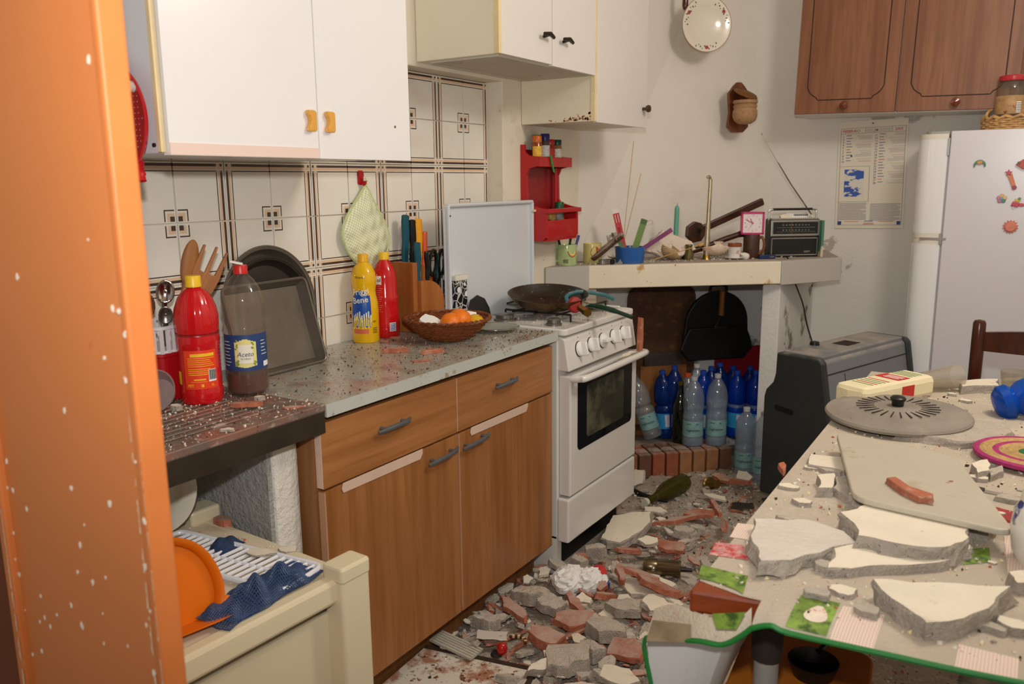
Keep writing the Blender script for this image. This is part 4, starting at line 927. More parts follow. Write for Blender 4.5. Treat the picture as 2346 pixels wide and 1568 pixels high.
tx = MB(); text_bent(tx, 'Friggi', .026, .0388, .160, R_(-2), rot=R_(7)); text_bent(tx, 'Bene', .026, .0422, .134, R_(-2), rot=R_(7))
for k in range(9):
    a = R_(-34+k*9); z = .066+.012*((k*5)%4)/3; tx.lathe([(R2+.0012,z),(R2+.0012,z+.022)], 1, a0=a, a1=a+R_(5))
part('white_print', tx, mat('fries_cream','#f4ecd0',.4), b)
fr_ = MB()
for k in range(10):
    a = R_(-36+k*8); z = .044+.01*((k*7)%5)/4; fr_.lathe([(R2+.0018,z),(R2+.0018,z+.03)], 1, a0=a, a1=a+R_(5.5))
part('fries_print', fr_, mat('fries_yellow','#f0d25c',.4), b)
part('red_print', patch(MB(), R2+.0006, R_(-36), R_(30), .030, .044, 8), mat('oil_red','#d8694c',.4), b, smooth=True)
tx = MB(); text_bent(tx, 'Grapoli', .010, .0392, .205, R_(-2)); text_bent(tx, 'PET', .008, R2+.001, .066, R_(58))
for k in range(4): patch(tx, R2+.0006, R_(48), R_(70), .030+k*.005, .032+k*.005, 3)
part('dark_print', tx, mat('print_brown','#5a431a',.5), b)
# second red bottle
p = [(0,0),(.040,0),(.043,.006),(.043,.05),(.0415,.055),(.042,.085),(.0395,.105),(.041,.115),(.041,.135),(.039,.14),(.0395,.165),(.038,.17),(.0385,.19),(.035,.21),(.027,.232),(.016,.247),(.0145,.251)]
b = bottle('detergent_bottle', 'red bottle with yellow cap behind the frying-oil bottle', (.064,2.0,WZ), face((.064,2.0)), p, m_rpl, (.249,.272,.0165), m_ycap)
tx = MB()
for k in range(14): patch(tx, .0418, R_(-36), R_(-10-(k*11)%15), .085+k*.0068, .0865+k*.0068, 4)
part('white_print', tx, mat('faded_print','#d98f86',.5), b)
pw = part('white_panel', patch(MB(), .0396, R_(-52), R_(-16), .172, .2, 6), m_wht, b, smooth=True)
tx = MB(); text_bent(tx, 'ol', .018, .0402, .186, R_(-28)); part('panel_print', tx, m_blk, pw)
bc = MB(); patch(bc, .0436, R_(14), R_(44), .022, .05, 5); g_ = part('barcode_ground', bc, m_wht, b, smooth=True); bc = MB()
for k in range(9): patch(bc, .0439, R_(16), R_(42), .024+k*.0028, .0255+k*.0028, 3)
part('barcode', bc, m_blue, g_)
# cutlery caddy with utensils
cdy = thing('cutlery_caddy', 'red and white plastic cutlery caddy on the drainer', 'caddy', (.115,1.155,SZ), R_(4))
m_cred = mat('caddy_red','#b3131a',.3); m_cwh = mat('caddy_white','#e8e6e6',.35)
part('base', MB().prism(rrect(.13,.12,.02), 0, .112).prism(rrect(.134,.124,.02), .102, .110), m_cred, cdy, bevel=.003)
bk = MB().prism(rrect(.128,.118,.02), .112, .118); rr = rrect(.132,.122,.02,4)
bk.tube([(x,y,.170) for x, y in rr], .0045, 6, closed=True)
for k in range(24):
    i = k*len(rr)/24; q = rr[int(i)]; q2 = rr[(int(i)+1)%len(rr)]; 
for (ax, n_) in (((1,0),7),((-1,0),7)):
    for k in range(n_):
        y = -.05+k*.0167; bk.bx(ax[0]*.064-.003,ax[0]*.064+.003,y-.0035,y+.0035,.112,.170)
for sy in (-1,1):
    for k in range(7):
        x = -.05+k*.0167; bk.bx(x-.0035,x+.0035,sy*.059-.003,sy*.059+.003,.112,.170)
part('basket', bk, m_cwh, cdy)
m_wsp = wood('utensil_wood','#a8703a','#8a5527','z',40,.55); m_wsp2 = wood('pale_utensil_wood','#b57a4a','#9a6238','z',40,.55); m_wsp3 = wood('dark_utensil_wood','#6e3d1c','#55290f','z',40,.5)
o = thing('wooden_spatula', 'paddle-ended wooden spatula standing in the cutlery caddy', 'spatula', (.115,1.19,SZ+.118), rot=(R_(-15),0,R_(-14)))
part('paddle', MB().ico((0,0,.195), .055, sc=(.16,.38,1.0), n=16, m_=12), m_wsp, o, smooth=True); part('handle', MB().tube([(0,0,0),(0,0,.15)], [.006,.009], 8), m_wsp, o, smooth=True)
o = thing('wooden_fork', 'three-pronged wooden fork standing in the cutlery caddy', 'fork', (.125,1.195,SZ+.118), rot=(R_(-27),0,R_(-10)))
fk = [(-.006,0),(.006,0),(.009,.09),(.03,.14),(.036,.175),(.032,.245),(.028,.245),(.021,.18),(.005,.178),(.003,.248),(-.002,.248),(-.006,.178),(-.021,.18),(-.028,.242),(-.033,.24),(-.036,.175),(-.03,.14),(-.009,.09)]
part('fork_body', MB().prism(fk, -.004, .004, M=DM), m_wsp2, o, bevel=.002)
def spoon(name, label, loc, rot, mt, l, r, depth=.3, slots=False, cat='spoon'):
    t = thing(name, label, cat, loc, rot=rot)
    vs_ = []; fs_ = []; n_, m__ = 16, 5
    for j in range(m__+1):
        q = j/m__
        for i in range(n_):
            a = 6.2832*i/n_; vs_.append((-(1-q*q)*r*depth, q*r*.72*math.cos(a), l+q*r*math.sin(a)))
    for j in range(m__):
        for i in range(n_): fs_.append((j*n_+i, j*n_+(i+1)%n_, (j+1)*n_+(i+1)%n_, (j+1)*n_+i))
    s_ = part('bowl', MB().add(vs_, fs_), mt, t, smooth=True); md = s_.modifiers.new('th','SOLIDIFY'); md.thickness = .002
    part('handle', MB().tube([(0,0,0),(-.002,0,l*.6),(-.003,0,l-r*.85)], [.004,.0045,.006], 8), mt, t, smooth=True); return t
spoon('wooden_spoon', 'dark wooden spoon leaning out of the caddy beside the orange jamb', (.125,1.125,SZ+.118), (R_(6),R_(6),R_(-36)), m_wsp3, .105, .034)
spoon('steel_spoon', 'large shiny steel serving spoon standing in the cutlery caddy', (.10,1.165,SZ+.118), (R_(-8),0,R_(-36)), m_chrome, .125, .029)
spoon('steel_spoon', 'small steel spoon in front of the serving spoon in the caddy', (.13,1.155,SZ+.118), (R_(-4),R_(8),R_(-36)), m_steel, .075, .022)
spoon('steel_ladle', 'dull steel ladle at the right side of the cutlery caddy', (.13,1.195,SZ+.118), (R_(-16),R_(4),R_(-30)), m_steel, .10, .02)
tub = thing('plastic_tub', 'cloudy clear plastic tub lying against the caddy behind the jamb', 'tub', (.21,1.075,SZ+.03), rot=(R_(20),R_(62),R_(-40)))
part('shell', MB().lathe([(0,0),(.035,0),(.048,.03),(.05,.032),(.05,.034),(.047,.033),(.034,.003),(0,.003)], 26), thin('cloudy_plastic','#dccfcc','#cdbdb9',.35,.2), tub, smooth=True)
# baking pans leaning on the tiles
m_pan = mat('dark_tin','#6f665a',.34,metal=.45,var=.15,vs=8,rvar=.08)
lean = Matrix.Rotation(R_(90-9),4,'Y')
def dish_up(name, label, y, r, x, th, mt, ang=9):
    t = thing(name, label, 'baking pan', (x,y,WZ), rot=(0,R_(-ang),0))
    M = Matrix.Translation((0,0,r)) @ Matrix.Rotation(R_(90),4,'Y')
    part('pan', MB().lathe([(0,0),(r*.86,0),(r*.9,.006),(r*.96,th),(r,th+.001),(r,th+.004),(r*.95,th+.002),(r*.885,.008),(r*.85,.003),(0,.003)], 56, M=M), mt, t, smooth=True)
    part('rim', MB().tube([M @ Vector((r*math.cos(a*.10472), r*math.sin(a*.10472), th+.002)) for a in range(60)], .003, 6, closed=True), mt, t, smooth=True)
    return t
dish_up('round_baking_pan', 'large round dark baking pan leaning against the tiles', 1.545, .160, .036, .030, m_pan, 6)
dish_up('round_baking_pan', 'smaller round blackened pan nested inside the large round pan', 1.535, .146, .062, .022, mat('black_tin','#3a332b',.35,metal=.45,var=.2,vs=9), 7)
ty = thing('baking_tray', 'rectangular grey baking tray leaning against the round pans', 'baking tray', (.152,1.475,WZ), rot=(0,R_(-17),0))
w_, h_ = .275, .232
part('floor', MB().bx(0,.002,-w_/2+.012,w_/2-.012,.012,h_-.012), m_pan, ty)
for (a, b2) in (((-w_/2,-w_/2+.012),(0,h_)),((w_/2-.012,w_/2),(0,h_))):
    part('side_wall', MB().add([(0,a[0]+.012 if a[0] < 0 else a[0],.012),(0,a[0]+.012 if a[0] < 0 else a[0],h_-.012),(.028,a[0] if a[0] < 0 else a[1],h_),(.028,a[0] if a[0] < 0 else a[1],0)], [(0,1,2,3)]), m_pan, ty)
part('side_wall', MB().add([(0,-w_/2+.012,.012),(0,w_/2-.012,.012),(.028,w_/2,0),(.028,-w_/2,0)], [(0,1,2,3)]), m_pan, ty)
part('side_wall', MB().add([(0,-w_/2+.012,h_-.012),(0,w_/2-.012,h_-.012),(.028,w_/2,h_),(.028,-w_/2,h_)], [(0,1,2,3)]), m_pan, ty)
part('rolled_rim', MB().tube([(.028,y,z+h_/2) for y, z in rrect(w_+.006,h_+.006,.016,5)], .0042, 8, closed=True), m_pan, ty, smooth=True)
# pot holder on its hook
hk = solo('wall_hook', MB().prism(rrect(.024,.044,.008), 0, .006, M=Matrix(((0,0,1,.0065),(1,0,0,1.968),(0,1,0,1.378),(0,0,0,1)))).tube(smoothpath([(.01,1.968,1.362),(.024,1.968,1.358),(.028,1.968,1.368)],4), .005, 8), mat('hook_red','#b3141c',.3), 'small red adhesive hook on the tiles', 'hook')
ph = thing('pot_holder', 'quilted green checked pot holder hanging from the red hook', 'pot holder', (.018,1.978,1.355), R_(4))
ph.scale = (1,1.1,1.06)
hs = [(0,0),(.012,-.012),(.03,-.04),(.062,-.085),(.088,-.12),(.102,-.155),(.10,-.18),(.085,-.21),(.062,-.235),(.035,-.255),(.01,-.262),(-.02,-.25),(-.05,-.23),(-.082,-.20),(-.103,-.165),(-.108,-.135),(-.095,-.10),(-.062,-.062),(-.028,-.03),(-.01,-.01)]
def quilt_mat():
    mt = bpy.data.materials.new('quilted_check'); mt.use_nodes = True; N = mt.node_tree.nodes; L_ = mt.node_tree.links; b = N['Principled BSDF']; b.inputs['Roughness'].default_value = .9
    tc = N.new('ShaderNodeTexCoord'); cols = []
    def wave(rot, sc):
        mpn = N.new('ShaderNodeMapping'); mpn.inputs['Rotation'].default_value = (rot,0,0); L_.new(tc.outputs['Object'], mpn.inputs[0])
        w = N.new('ShaderNodeTexWave'); w.bands_direction = 'Y'; w.inputs['Scale'].default_value = sc; w.inputs['Distortion'].default_value = .4; L_.new(mpn.outputs[0], w.inputs['Vector']); return w.outputs['Fac']
    a, c_ = wave(R_(28), 42), wave(R_(118), 42); mu = N.new('ShaderNodeMath'); mu.operation = 'ADD'; L_.new(a, mu.inputs[0]); L_.new(c_, mu.inputs[1])
    r = N.new('ShaderNodeValToRGB'); e_ = r.color_ramp.elements; e_[0].position = .25; e_[0].color = C('#f2f1e2'); e_[1].position = .85; e_[1].color = C('#c6d083'); h_ = N.new('ShaderNodeMath'); h_.operation = 'MULTIPLY'; L_.new(mu.outputs[0], h_.inputs[0]); h_.inputs[1].default_value = .5
    L_.new(h_.outputs[0], r.inputs[0]); L_.new(r.outputs[0], b.inputs['Base Color'])
    q = wave(R_(-12), 7); q2 = wave(R_(78), 7); mm = N.new('ShaderNodeMath'); mm.operation = 'MULTIPLY'; L_.new(q, mm.inputs[0]); L_.new(q2, mm.inputs[1])
    bn = N.new('ShaderNodeBump'); bn.inputs['Strength'].default_value = .6; bn.inputs['Distance'].default_value = .01; L_.new(mm.outputs[0], bn.inputs['Height']); L_.new(bn.outputs[0], b.inputs['Normal']); return mt
m_q = quilt_mat(); S_ = smoothpath([(0,y,z) for y, z in hs]+[(0,0,0)], 3)
cpt = Vector((.022,0,-.15)); vs_ = [Vector((0,p.y,p.z)) for p in S_]; n_ = len(vs_)
rings = [vs_]+[[Vector((.022*math.sin(k*.5236), p.y+(cpt.y-p.y)*(1-math.cos(k*.5236)), p.z+(cpt.z-p.z)*(1-math.cos(k*.5236)))) for p in vs_] for k in (1,2)]
mb = MB(); allv = [p for r in rings for p in r]+[cpt]; fs_ = []
for k in range(2):
    for i in range(n_-1): fs_.append((k*n_+i, k*n_+i+1, (k+1)*n_+i+1, (k+1)*n_+i))
for i in range(n_-1): fs_.append((2*n_+i, 2*n_+i+1, 3*n_))
part('pad', mb.add(allv, fs_), m_q, ph, smooth=True); part('pad_back', MB().prism([(p.y,p.z) for p in S_[:-1]], -.006, .0005, M=DM), m_q, ph)
part('binding', MB().tube([p+Vector((.001,0,0)) for p in vs_[:-1]], .004, 6, closed=True), mat('pale_binding','#c9d199',.9,var=.15,vs=60), ph, smooth=True)
part('loop', MB().tube(smoothpath([(0,-.004,0),(.004,-.008,.016),(.006,-.008,.024),(.005,.004,.012),(0,.006,0)],4), .0025, 6), m_q, ph, smooth=True)
# red strainer on the cabinet side
sn = thing('red_strainer', 'red plastic perforated strainer hanging on the side of the white cabinet', 'strainer', (.262,1.004,1.487), rot=(0,0,0))
MY = Matrix(((1,0,0,0),(0,0,-1,0),(0,1,0,0),(0,0,0,1)))
part('disc', MB().lathe([(0,.0),(.10,.004),(.108,.006),(.112,.012),(.108,.014),(.102,.009),(0,.005)], 48, M=MY), mat('strainer_red','#c3161b',.3,coat=.2), sn, smooth=True)
part('handle', MB().tube(smoothpath([(.03,-.008,-.10),(.05,-.01,-.115),(.072,-.012,-.11),(.082,-.012,-.098)] if False else [(.055,-.008,-.07),(.066,-.01,-.09),(.075,-.012,-.105),(.083,-.014,-.118)],4), [.016]*4+[.012]*5+[.009]*4, 8, flat=.5), mat('strainer_red','#c3161b',.3), sn, smooth=True)
dots = MB()
for i in range(-9,10):
    for j in range(-9,10):
        x, z = i*.0105, j*.0105
        if math.hypot(x,z) < .095: dots.lathe([(0,.0108),(.0013,.0106)], 6, M=MY @ Matrix.Translation((x,z,-.001)))
o = part('holes', dots, mat('hole_pale','#e0a49c',.6), sn); o['kind'] = 'stuff'
part('white_peg', MB().lathe([(0,.008),(.011,.008),(.011,.018),(.004,.019),(0,.017)], 16, M=MY @ Matrix.Translation((.072,.06,0))), mat('peg_white','#ddd8cc',.4), sn, smooth=True)
# knife block with knives and scissors
m_kb = wood('knife_block_wood','#b06c34','#985722','z',24,.4); m_kb2 = wood('knife_block_top','#8a5228','#6e3c18','y',24,.5)
kb = thing('knife_block', 'stepped wooden knife block with curved tops on the worktop', 'knife block', (.018,2.085,WZ), 0)
kb.scale = (1.1,1.08,1.0)
YZ = Matrix(((0,0,1,0),(1,0,0,0),(0,1,0,0),(0,0,0,1)))
def curve_top(y0, y1, za, zb): return [(y0+(y1-y0)*math.sin(k/10*math.pi/2), zb+(za-zb)*math.cos(k/10*math.pi/2)) for k in range(11)]
part('back_board', MB().prism([(0,0),(0,.232),(.022,.232),(.022,0)], 0, .085, M=YZ), m_kb, kb, bevel=.002)
part('rear_body', MB().prism([(.022,0),(.022,.222)]+curve_top(.05,.165,.222,.12)+[(.165,0)], 0, .055, M=YZ), m_kb, kb, bevel=.0015)
part('front_body', MB().prism([(.022,0),(.022,.170)]+curve_top(.05,.135,.170,.09)+[(.135,0)], .055, .098, M=YZ), m_kb, kb, bevel=.0015)
def knife(name, label, y, x, z, l, w_, mt, tip=None, tl=-4, cat='knife'):
    t = thing(name, label, cat, (.018+x*1.1,2.085+y*1.08,WZ+z), rot=(R_(tl),0,0))
    pts = smoothpath([(0,0,-.02),(0,-.001,l*.25),(0,.0015,l*.55),(0,-.002,l*.85),(0,-.001,l)],4)
    w_ *= 1.3; part('handle', MB().tube(pts, [w_*.8]*4+[w_*.9]*4+[w_]*5+[w_*.95]*3+[w_*.6], 10, flat=.62, up=(1,0,0)), mt, t, smooth=True)
    part('blade', MB().bx(-.0008,.0008,-.009,.009,-.13,-.0), m_chrome, t)
    if tip: part('insert', MB().tube(tip[1], tip[2], 8, flat=.62, up=(1,0,0)), tip[0], t, smooth=True)
    return t
m_teal = mat('teal_handle','#0f4f5e',.28); m_lt = mat('pale_blue_insert','#b9d3d8',.35); m_blkh = mat('black_handle','#0f0e0e',.25)
knife('kitchen_knife', 'tall teal-handled knife at the back of the knife block', .035, .028, .225, .16, .0135, m_teal, (m_lt, [(0,.006,.0),(0,.006,.045)], .010))
knife('kitchen_knife', 'shorter teal-handled knife in the front of the knife block', .035, .075, .172, .125, .0115, m_teal, (m_lt, [(0,.0,.0),(0,.002,.03)], .0112), -2)
knife('kitchen_knife', 'black-handled riveted knife behind in the knife block', .068, .030, .218, .15, .012, m_blkh, None, -3)
knife('paring_knife', 'small black straight-handled knife in the front of the knife block', .078, .080, .15, .115, .0088, m_blkh, None, 1)
k = knife('yellow_knife', 'yellow plastic knife handle with printed face in the knife block', .100, .028, .205, .165, .0145, mat('yellow_handle','#eda11f',.3,layers=[(60,.66,.68,'#f3e6d0')]), None, -2)
knife('orange_knife', 'slim orange and white knife at the right of the knife block', .128, .026, .185, .14, .0085, mat('coral_handle','#e0603c',.3), (m_wht, [(0,.003,-.01),(0,.003,.03)], .0088), -6)
sc = thing('scissors', 'black-handled scissors standing in the knife block', 'scissors', (.085,2.24,WZ+.145), rot=(R_(-2),R_(4),R_(0)))
def loop(s_): return [(0, s_*(.024+.018*math.cos(a)*1.0), .075+.042*math.sin(a)) for a in [k*6.2832/24 for k in range(24)]]
for s_ in (-1,1):
    part('grip', MB().tube(loop(s_), .0058, 8, closed=True).tube([(0,s_*.012,.04),(0,s_*.004,0),(0,0,-.02)], [.0062,.008,.006], 8), m_blkh, sc, smooth=True)
    part('blade', MB().bx(-.001+s_*.001,.001+s_*.001,-.007,.007,-.11,-.01), m_chrome, sc)
part('inner_grip', MB().tube([(0,0,.02),(0,0,.105)], [.006,.004], 8), m_teal, sc, smooth=True)
# flowered tin
tn = thing('flowered_tin', 'black tin with white flower pattern and pale lid beside the knife block', 'tin', (.125,2.298,WZ), R_(-4))
tn.scale = (1,1,1.16)
def flower_mat():
    mt = bpy.data.materials.new('flower_pattern'); mt.use_nodes = True; N = mt.node_tree.nodes; L_ = mt.node_tree.links; b = N['Principled BSDF']; b.inputs['Roughness'].default_value = .3
    tc = N.new('ShaderNodeTexCoord'); v = N.new('ShaderNodeTexVoronoi'); v.inputs['Scale'].default_value = 30; L_.new(tc.outputs['Object'], v.inputs['Vector'])
    v2 = N.new('ShaderNodeTexVoronoi'); v2.feature = 'DISTANCE_TO_EDGE'; v2.inputs['Scale'].default_value = 36; L_.new(tc.outputs['Object'], v2.inputs['Vector'])
    r = N.new('ShaderNodeValToRGB'); r.color_ramp.interpolation = 'CONSTANT'; e_ = r.color_ramp.elements; e_[0].color = (.8,.8,.76,1); e_[1].position = .26; e_[1].color = (.006,.006,.006,1); n3 = e_.new(.42); n3.color = (.5,.5,.48,1); n4 = e_.new(.47); n4.color = (.006,.006,.006,1)
    r2 = N.new('ShaderNodeValToRGB'); r2.color_ramp.interpolation = 'CONSTANT'; e2 = r2.color_ramp.elements; e2[0].color = (.55,.55,.53,1); e2[1].position = .045; e2[1].color = (0,0,0,1)
    L_.new(v.outputs['Distance'], r.inputs[0]); L_.new(v2.outputs['Distance'], r2.inputs[0]); x = N.new('ShaderNodeMix'); x.data_type = 'RGBA'; x.blend_type = 'LIGHTEN'; x.inputs[0].default_value = 1; L_.new(r.outputs[0], x.inputs[6]); L_.new(r2.outputs[0], x.inputs[7]); L_.new(x.outputs[2], b.inputs['Base Color']); return mt
part('can', MB().prism(rrect(.062,.062,.008), 0, .138), flower_mat(), tn, bevel=.002); part('lid', MB().prism(rrect(.066,.066,.008), .134, .150), mat('tin_lid','#e2ddcf',.35,dust=.5), tn, bevel=.003)
# fruit basket
fb_ = thing('fruit_basket', 'round brown wicker basket with oranges on the worktop', 'basket', (.265,2.06,WZ))
m_wk = mat('brown_wicker','#7a3f1d',.45,var=.35,vs=60,layers=[(50,.6,.7,'#4a2410')])
wv = MB(); NS = 28
def bprof(t): return .062+.072*(t**.72), .004+.062*t
for k in range(17):
    t = k/16; r, z = bprof(t); pts = []
    for i in range(NS*2):
        a = 6.2832*i/(NS*2); s_ = .0026*(1 if (i//1+k) % 2 else -1); pts.append(((r+s_)*math.cos(a), (r+s_)*math.sin(a), z+.0012*math.sin(5*a+k*2)))
    wv.tube(pts, .0026, 5, closed=True)
part('weave', wv, m_wk, fb_, smooth=True); sk_ = MB()
for i in range(NS):
    a = 6.2832*i/NS; sk_.tube([Vector((bprof(t)[0]*math.cos(a), bprof(t)[0]*math.sin(a), bprof(t)[1])) for t in (0,.25,.5,.75,1.0)], .0022, 5)
part('stakes', sk_, m_wk, fb_, smooth=True)
for ph_ in (0,1):
    part('rim', MB().tube([((.136+.0035*math.cos(a*22*math.pi/66+ph_*math.pi))*math.cos(a*6.2832/132), (.136+.0035*math.cos(a*22*math.pi/66+ph_*math.pi))*math.sin(a*6.2832/132), .068+.0035*math.sin(a*22*math.pi/66+ph_*math.pi)) for a in range(132)], .0036, 5, closed=True), m_wk, fb_, smooth=True)
part('base', MB().lathe([(0,.002),(.064,.002),(.064,.006),(0,.006)], 28), m_wk, fb_)
m_or = mat('orange_peel','#ee7d14',.3,var=.05,vs=40,bump=.15,bs=260,sss=.1); m_le = mat('lemon_peel','#dfae1e',.4,var=.06,vs=30,bump=.2,bs=160)
for (nm, lb, x, y, z, r, mt, sc_) in (('orange','smaller round orange at the left in the wicker basket',.31,2.018,.058,.034,m_or,(1,1,1.02)),('orange','larger elongated orange in the middle of the wicker basket',.295,2.085,.058,.039,m_or,(1,1.15,.98)),('lemon','yellow lemon at the right in the wicker basket',.325,2.128,.046,.030,m_le,(1,1.2,.95))):
    t = thing(nm, lb, nm, (x,y,WZ+z), R_(40)); part('peel', MB().ico((0,0,0), r, sc=sc_, n=24, m_=16, fn=(lambda d,a,q: 1+.10*max(0,abs(d.y)-.93)*8) if nm == 'lemon' else None), mt, t, smooth=True)
    part('stem_scar', MB().lathe([(0,.001),(.003,.0005),(.0035,-.001)], 8, M=Matrix.Translation((r*.5,-r*.3,r*.79)) @ Matrix.Rotation(R_(30),4,'Y')), mat('stem_green','#5a5a22',.8), t)
nk = rough_slab(outline(.04,.03,9), .02); solo('paper_napkin', nk, [m_paper,m_paper], 'crumpled white paper napkin at the left in the wicker basket', 'napkin', (.255,1.99,WZ+.052), rot=(R_(25),R_(14),R_(30)))
solo('paper_napkin', rough_slab(outline(.035,.02,8), .016), [m_paper,m_paper], 'white paper napkin behind the lemon in the wicker basket', 'napkin', (.275,2.15,WZ+.058), rot=(R_(-20),R_(10),R_(60)))
gp_ = thing('glass_plate', 'small steel-rimmed glass plate on the worktop behind the basket', 'plate', (.315,2.262,WZ)); part('dish', MB().lathe([(0,.002),(.05,.002),(.062,.008),(.078,.012),(.078,.015),(.06,.011),(.05,.005),(0,.005)], 36), thin('grey_glass','#d9d8d0','#b9b8ae',.4,.1), gp_, smooth=True); part('rim', MB().tube([(.078*math.cos(a*.157),.078*math.sin(a*.157),.0135) for a in range(40)], .002, 6, closed=True), m_chrome, gp_, smooth=True)
# ------------------------------------------------------------------ on the stove
fp_ = thing('frying_pan', 'bronze non-stick frying pan with dark green handle on the stove', 'frying pan', (.335,2.575,.919), rot=(R_(5),R_(5),R_(-4)))
part('body', MB().lathe([(0,0),(.098,0),(.11,.006),(.13,.022),(.146,.042),(.148,.044),(.1455,.0445)], 48), mat('bronze_pan','#5b4420',.3,metal=.7,var=.2,vs=10), fp_, smooth=True)
part('inside', MB().lathe([(.1455,.0445),(.128,.0235),(.108,.0075),(.096,.004),(0,.004)], 48), mat('scratched_nonstick','#2e241a',.3,var=.2,vs=20,layers=[(70,.64,.68,'#a89c8c')]), fp_, smooth=True)
part('handle_bracket', MB().tube([(.14,0,.038),(.19,.0,.03)], .009, 8, flat=.5), m_chrome, fp_, smooth=True)
part('handle', MB().tube(smoothpath([(.175,0,.028),(.21,.0,.03),(.27,.002,.026),(.345,.004,.014)],4), [.011]*4+[.0135]*5+[.010]*4, 10, flat=.7), mat('dark_green_handle','#0e3320',.25), fp_, smooth=True)
rg = thing('gas_regulator', 'gas regulator with red disc, brass nut and teal hose lying on the stove', 'regulator', (.462,2.545,.908))
ax = Vector((.85,-.5,.12)).normalized(); q = ax.to_track_quat('Z','Y').to_matrix().to_4x4()
part('disc', MB().lathe([(0,-.014),(.02,-.014),(.027,-.008),(.029,-.002),(.029,.003),(.025,.01),(.012,.014),(0,.014)], 28, M=Matrix.Translation((.0,0,.024)) @ q), mat('dusty_red','#9c2a22',.5,var=.15,vs=12,dust=.3), rg, smooth=True)
part('body', MB().tube([Vector((0,0,.024))-ax*.045, Vector((0,0,.024))-ax*.01], [.014,.018], 14), m_steel, rg, smooth=True)
part('brass_nut', MB().tube([Vector((.03,-.02,.02)), Vector((.075,-.055,.012))], [.012,.014], 6).tube([Vector((.07,-.052,.013)), Vector((.084,-.062,.011))], .016, 6), m_brass, rg)
part('hose', MB().tube(smoothpath([Vector((0,0,.026))-ax*.04, (-.06,.05,.045), (-.05,.13,.052), (.0,.22,.035), (.02,.27,.012)],5), .0075, 10), mat('teal_hose','#3d7076',.45,dust=.3), rg, smooth=True)
solo('brick_shard', MB().prism([(-.008,0),(.012,0),(.016,.05),(.014,.125),(-.002,.13),(-.006,.06)], -.007, .007), m_terra_n, 'long brick splinter wedged behind the oven handle', 'brick shard', (.572,2.86,.722), rot=(R_(90),R_(0),R_(75)))
solo('plaster_slab', rough_slab([(-.09,-.004),(0,-.012),(.07,-.014),(.075,.012),(.0,.014),(-.05,.004)], .014), SLAB, 'white plaster sliver caught between oven handle and control panel', 'plaster', (.566,2.755,.712), rot=(R_(6),0,R_(92)))
sp = thing('spoon_rest', 'black round strainer spoon with green ring on the stove corner', 'utensil', (.155,2.405,.88), R_(40)); part('bowl', MB().lathe([(0,0),(.03,0),(.038,.012),(.036,.014),(.028,.004),(0,.003)], 24), m_black, sp, smooth=True); part('green_ring', MB().lathe([(.015,.0145),(.03,.0165),(.032,.0145)], 24), mat('leaf_green','#6d9a4f',.4), sp, smooth=True); part('handle', MB().box((.115,0,.012), (.16,.018,.004)), m_steel, sp)
solo('black_plate', MB().prism([(-.05,0),(.05,0),(.046,.04),(.03,.075),(0,.09),(-.03,.075),(-.046,.04)], 0, .006, M=Matrix(((0,0,1,0),(1,0,0,0),(0,1,0,0),(0,0,0,1)))), m_black, 'black curved plate leaning behind the flowered tin', 'plate', (.17,2.375,.8785), rot=(0,R_(-10),R_(-20)), bevel=.001)
gl = thing('griddle_plate', 'thin dark griddle plate lying at the back of the hob', 'griddle', (.205,2.60,.9072), R_(3)); part('plate', MB().bx(-.05,.05,-.02,.24,0,.004), mat('griddle_grey','#5a564d',.4,metal=.5,dust=.4), gl); part('edge', MB().bx(-.052,-.048,-.02,.24,0,.008), m_dark, gl)
# ------------------------------------------------------------------ spice rack on the wall
sr = thing('spice_rack', 'red plastic wall spice rack with open shelf and lower bin', 'spice rack', (.081,2.80,1.125))
m_sr = mat('spice_red','#b5181b',.25,coat=.2,var=.03,vs=10); m_sr2 = mat('spice_red_dull','#8f191b',.4,coat=.1)
W2 = .262
part('back', MB().bx(0,.006,.012,W2-.012,.02,.36), m_sr2, sr)
side = [(0,0),(.1,.006),(.118,.02),(.118,.115),(.125,.13),(.09,.135),(.04,.15),(.03,.165),(.028,.26),(.04,.285),(.085,.295),(.088,.33),(.04,.335),(.02,.35),(.02,.378),(0,.378)]
for y in (0, W2-.012): part('side', MB().prism(side, y, y+.012, M=MX), m_sr, sr, bevel=.002)
part('upper_shelf', MB().bx(.004,.086,.012,W2-.012,.314,.3205).bx(.082,.088,.0,W2,.292,.33), m_sr, sr, bevel=.002)
part('bin_front', MB().bx(.112,.118,.01,W2-.01,.012,.085), m_sr, sr, bevel=.002); part('bin_lip', MB().bx(.105,.128,-.004,W2+.012,.112,.13), m_sr, sr, bevel=.004); part('bin_floor', MB().bx(.004,.115,.01,W2-.01,.004,.012), m_sr, sr)
part('rod', MB().tube([(.03,W2-.035,.14),(.03,W2-.035,.29)], .006, 8), m_sr, sr, smooth=True)
for y in (.05,.19): part('screw_slot', MB().bx(.006,.008,y-.004,y+.004,.175,.195), m_sr, sr)
m_jar = mat('spice_glass','#d9cdb4',.08,trans=.4,ior=1.3)
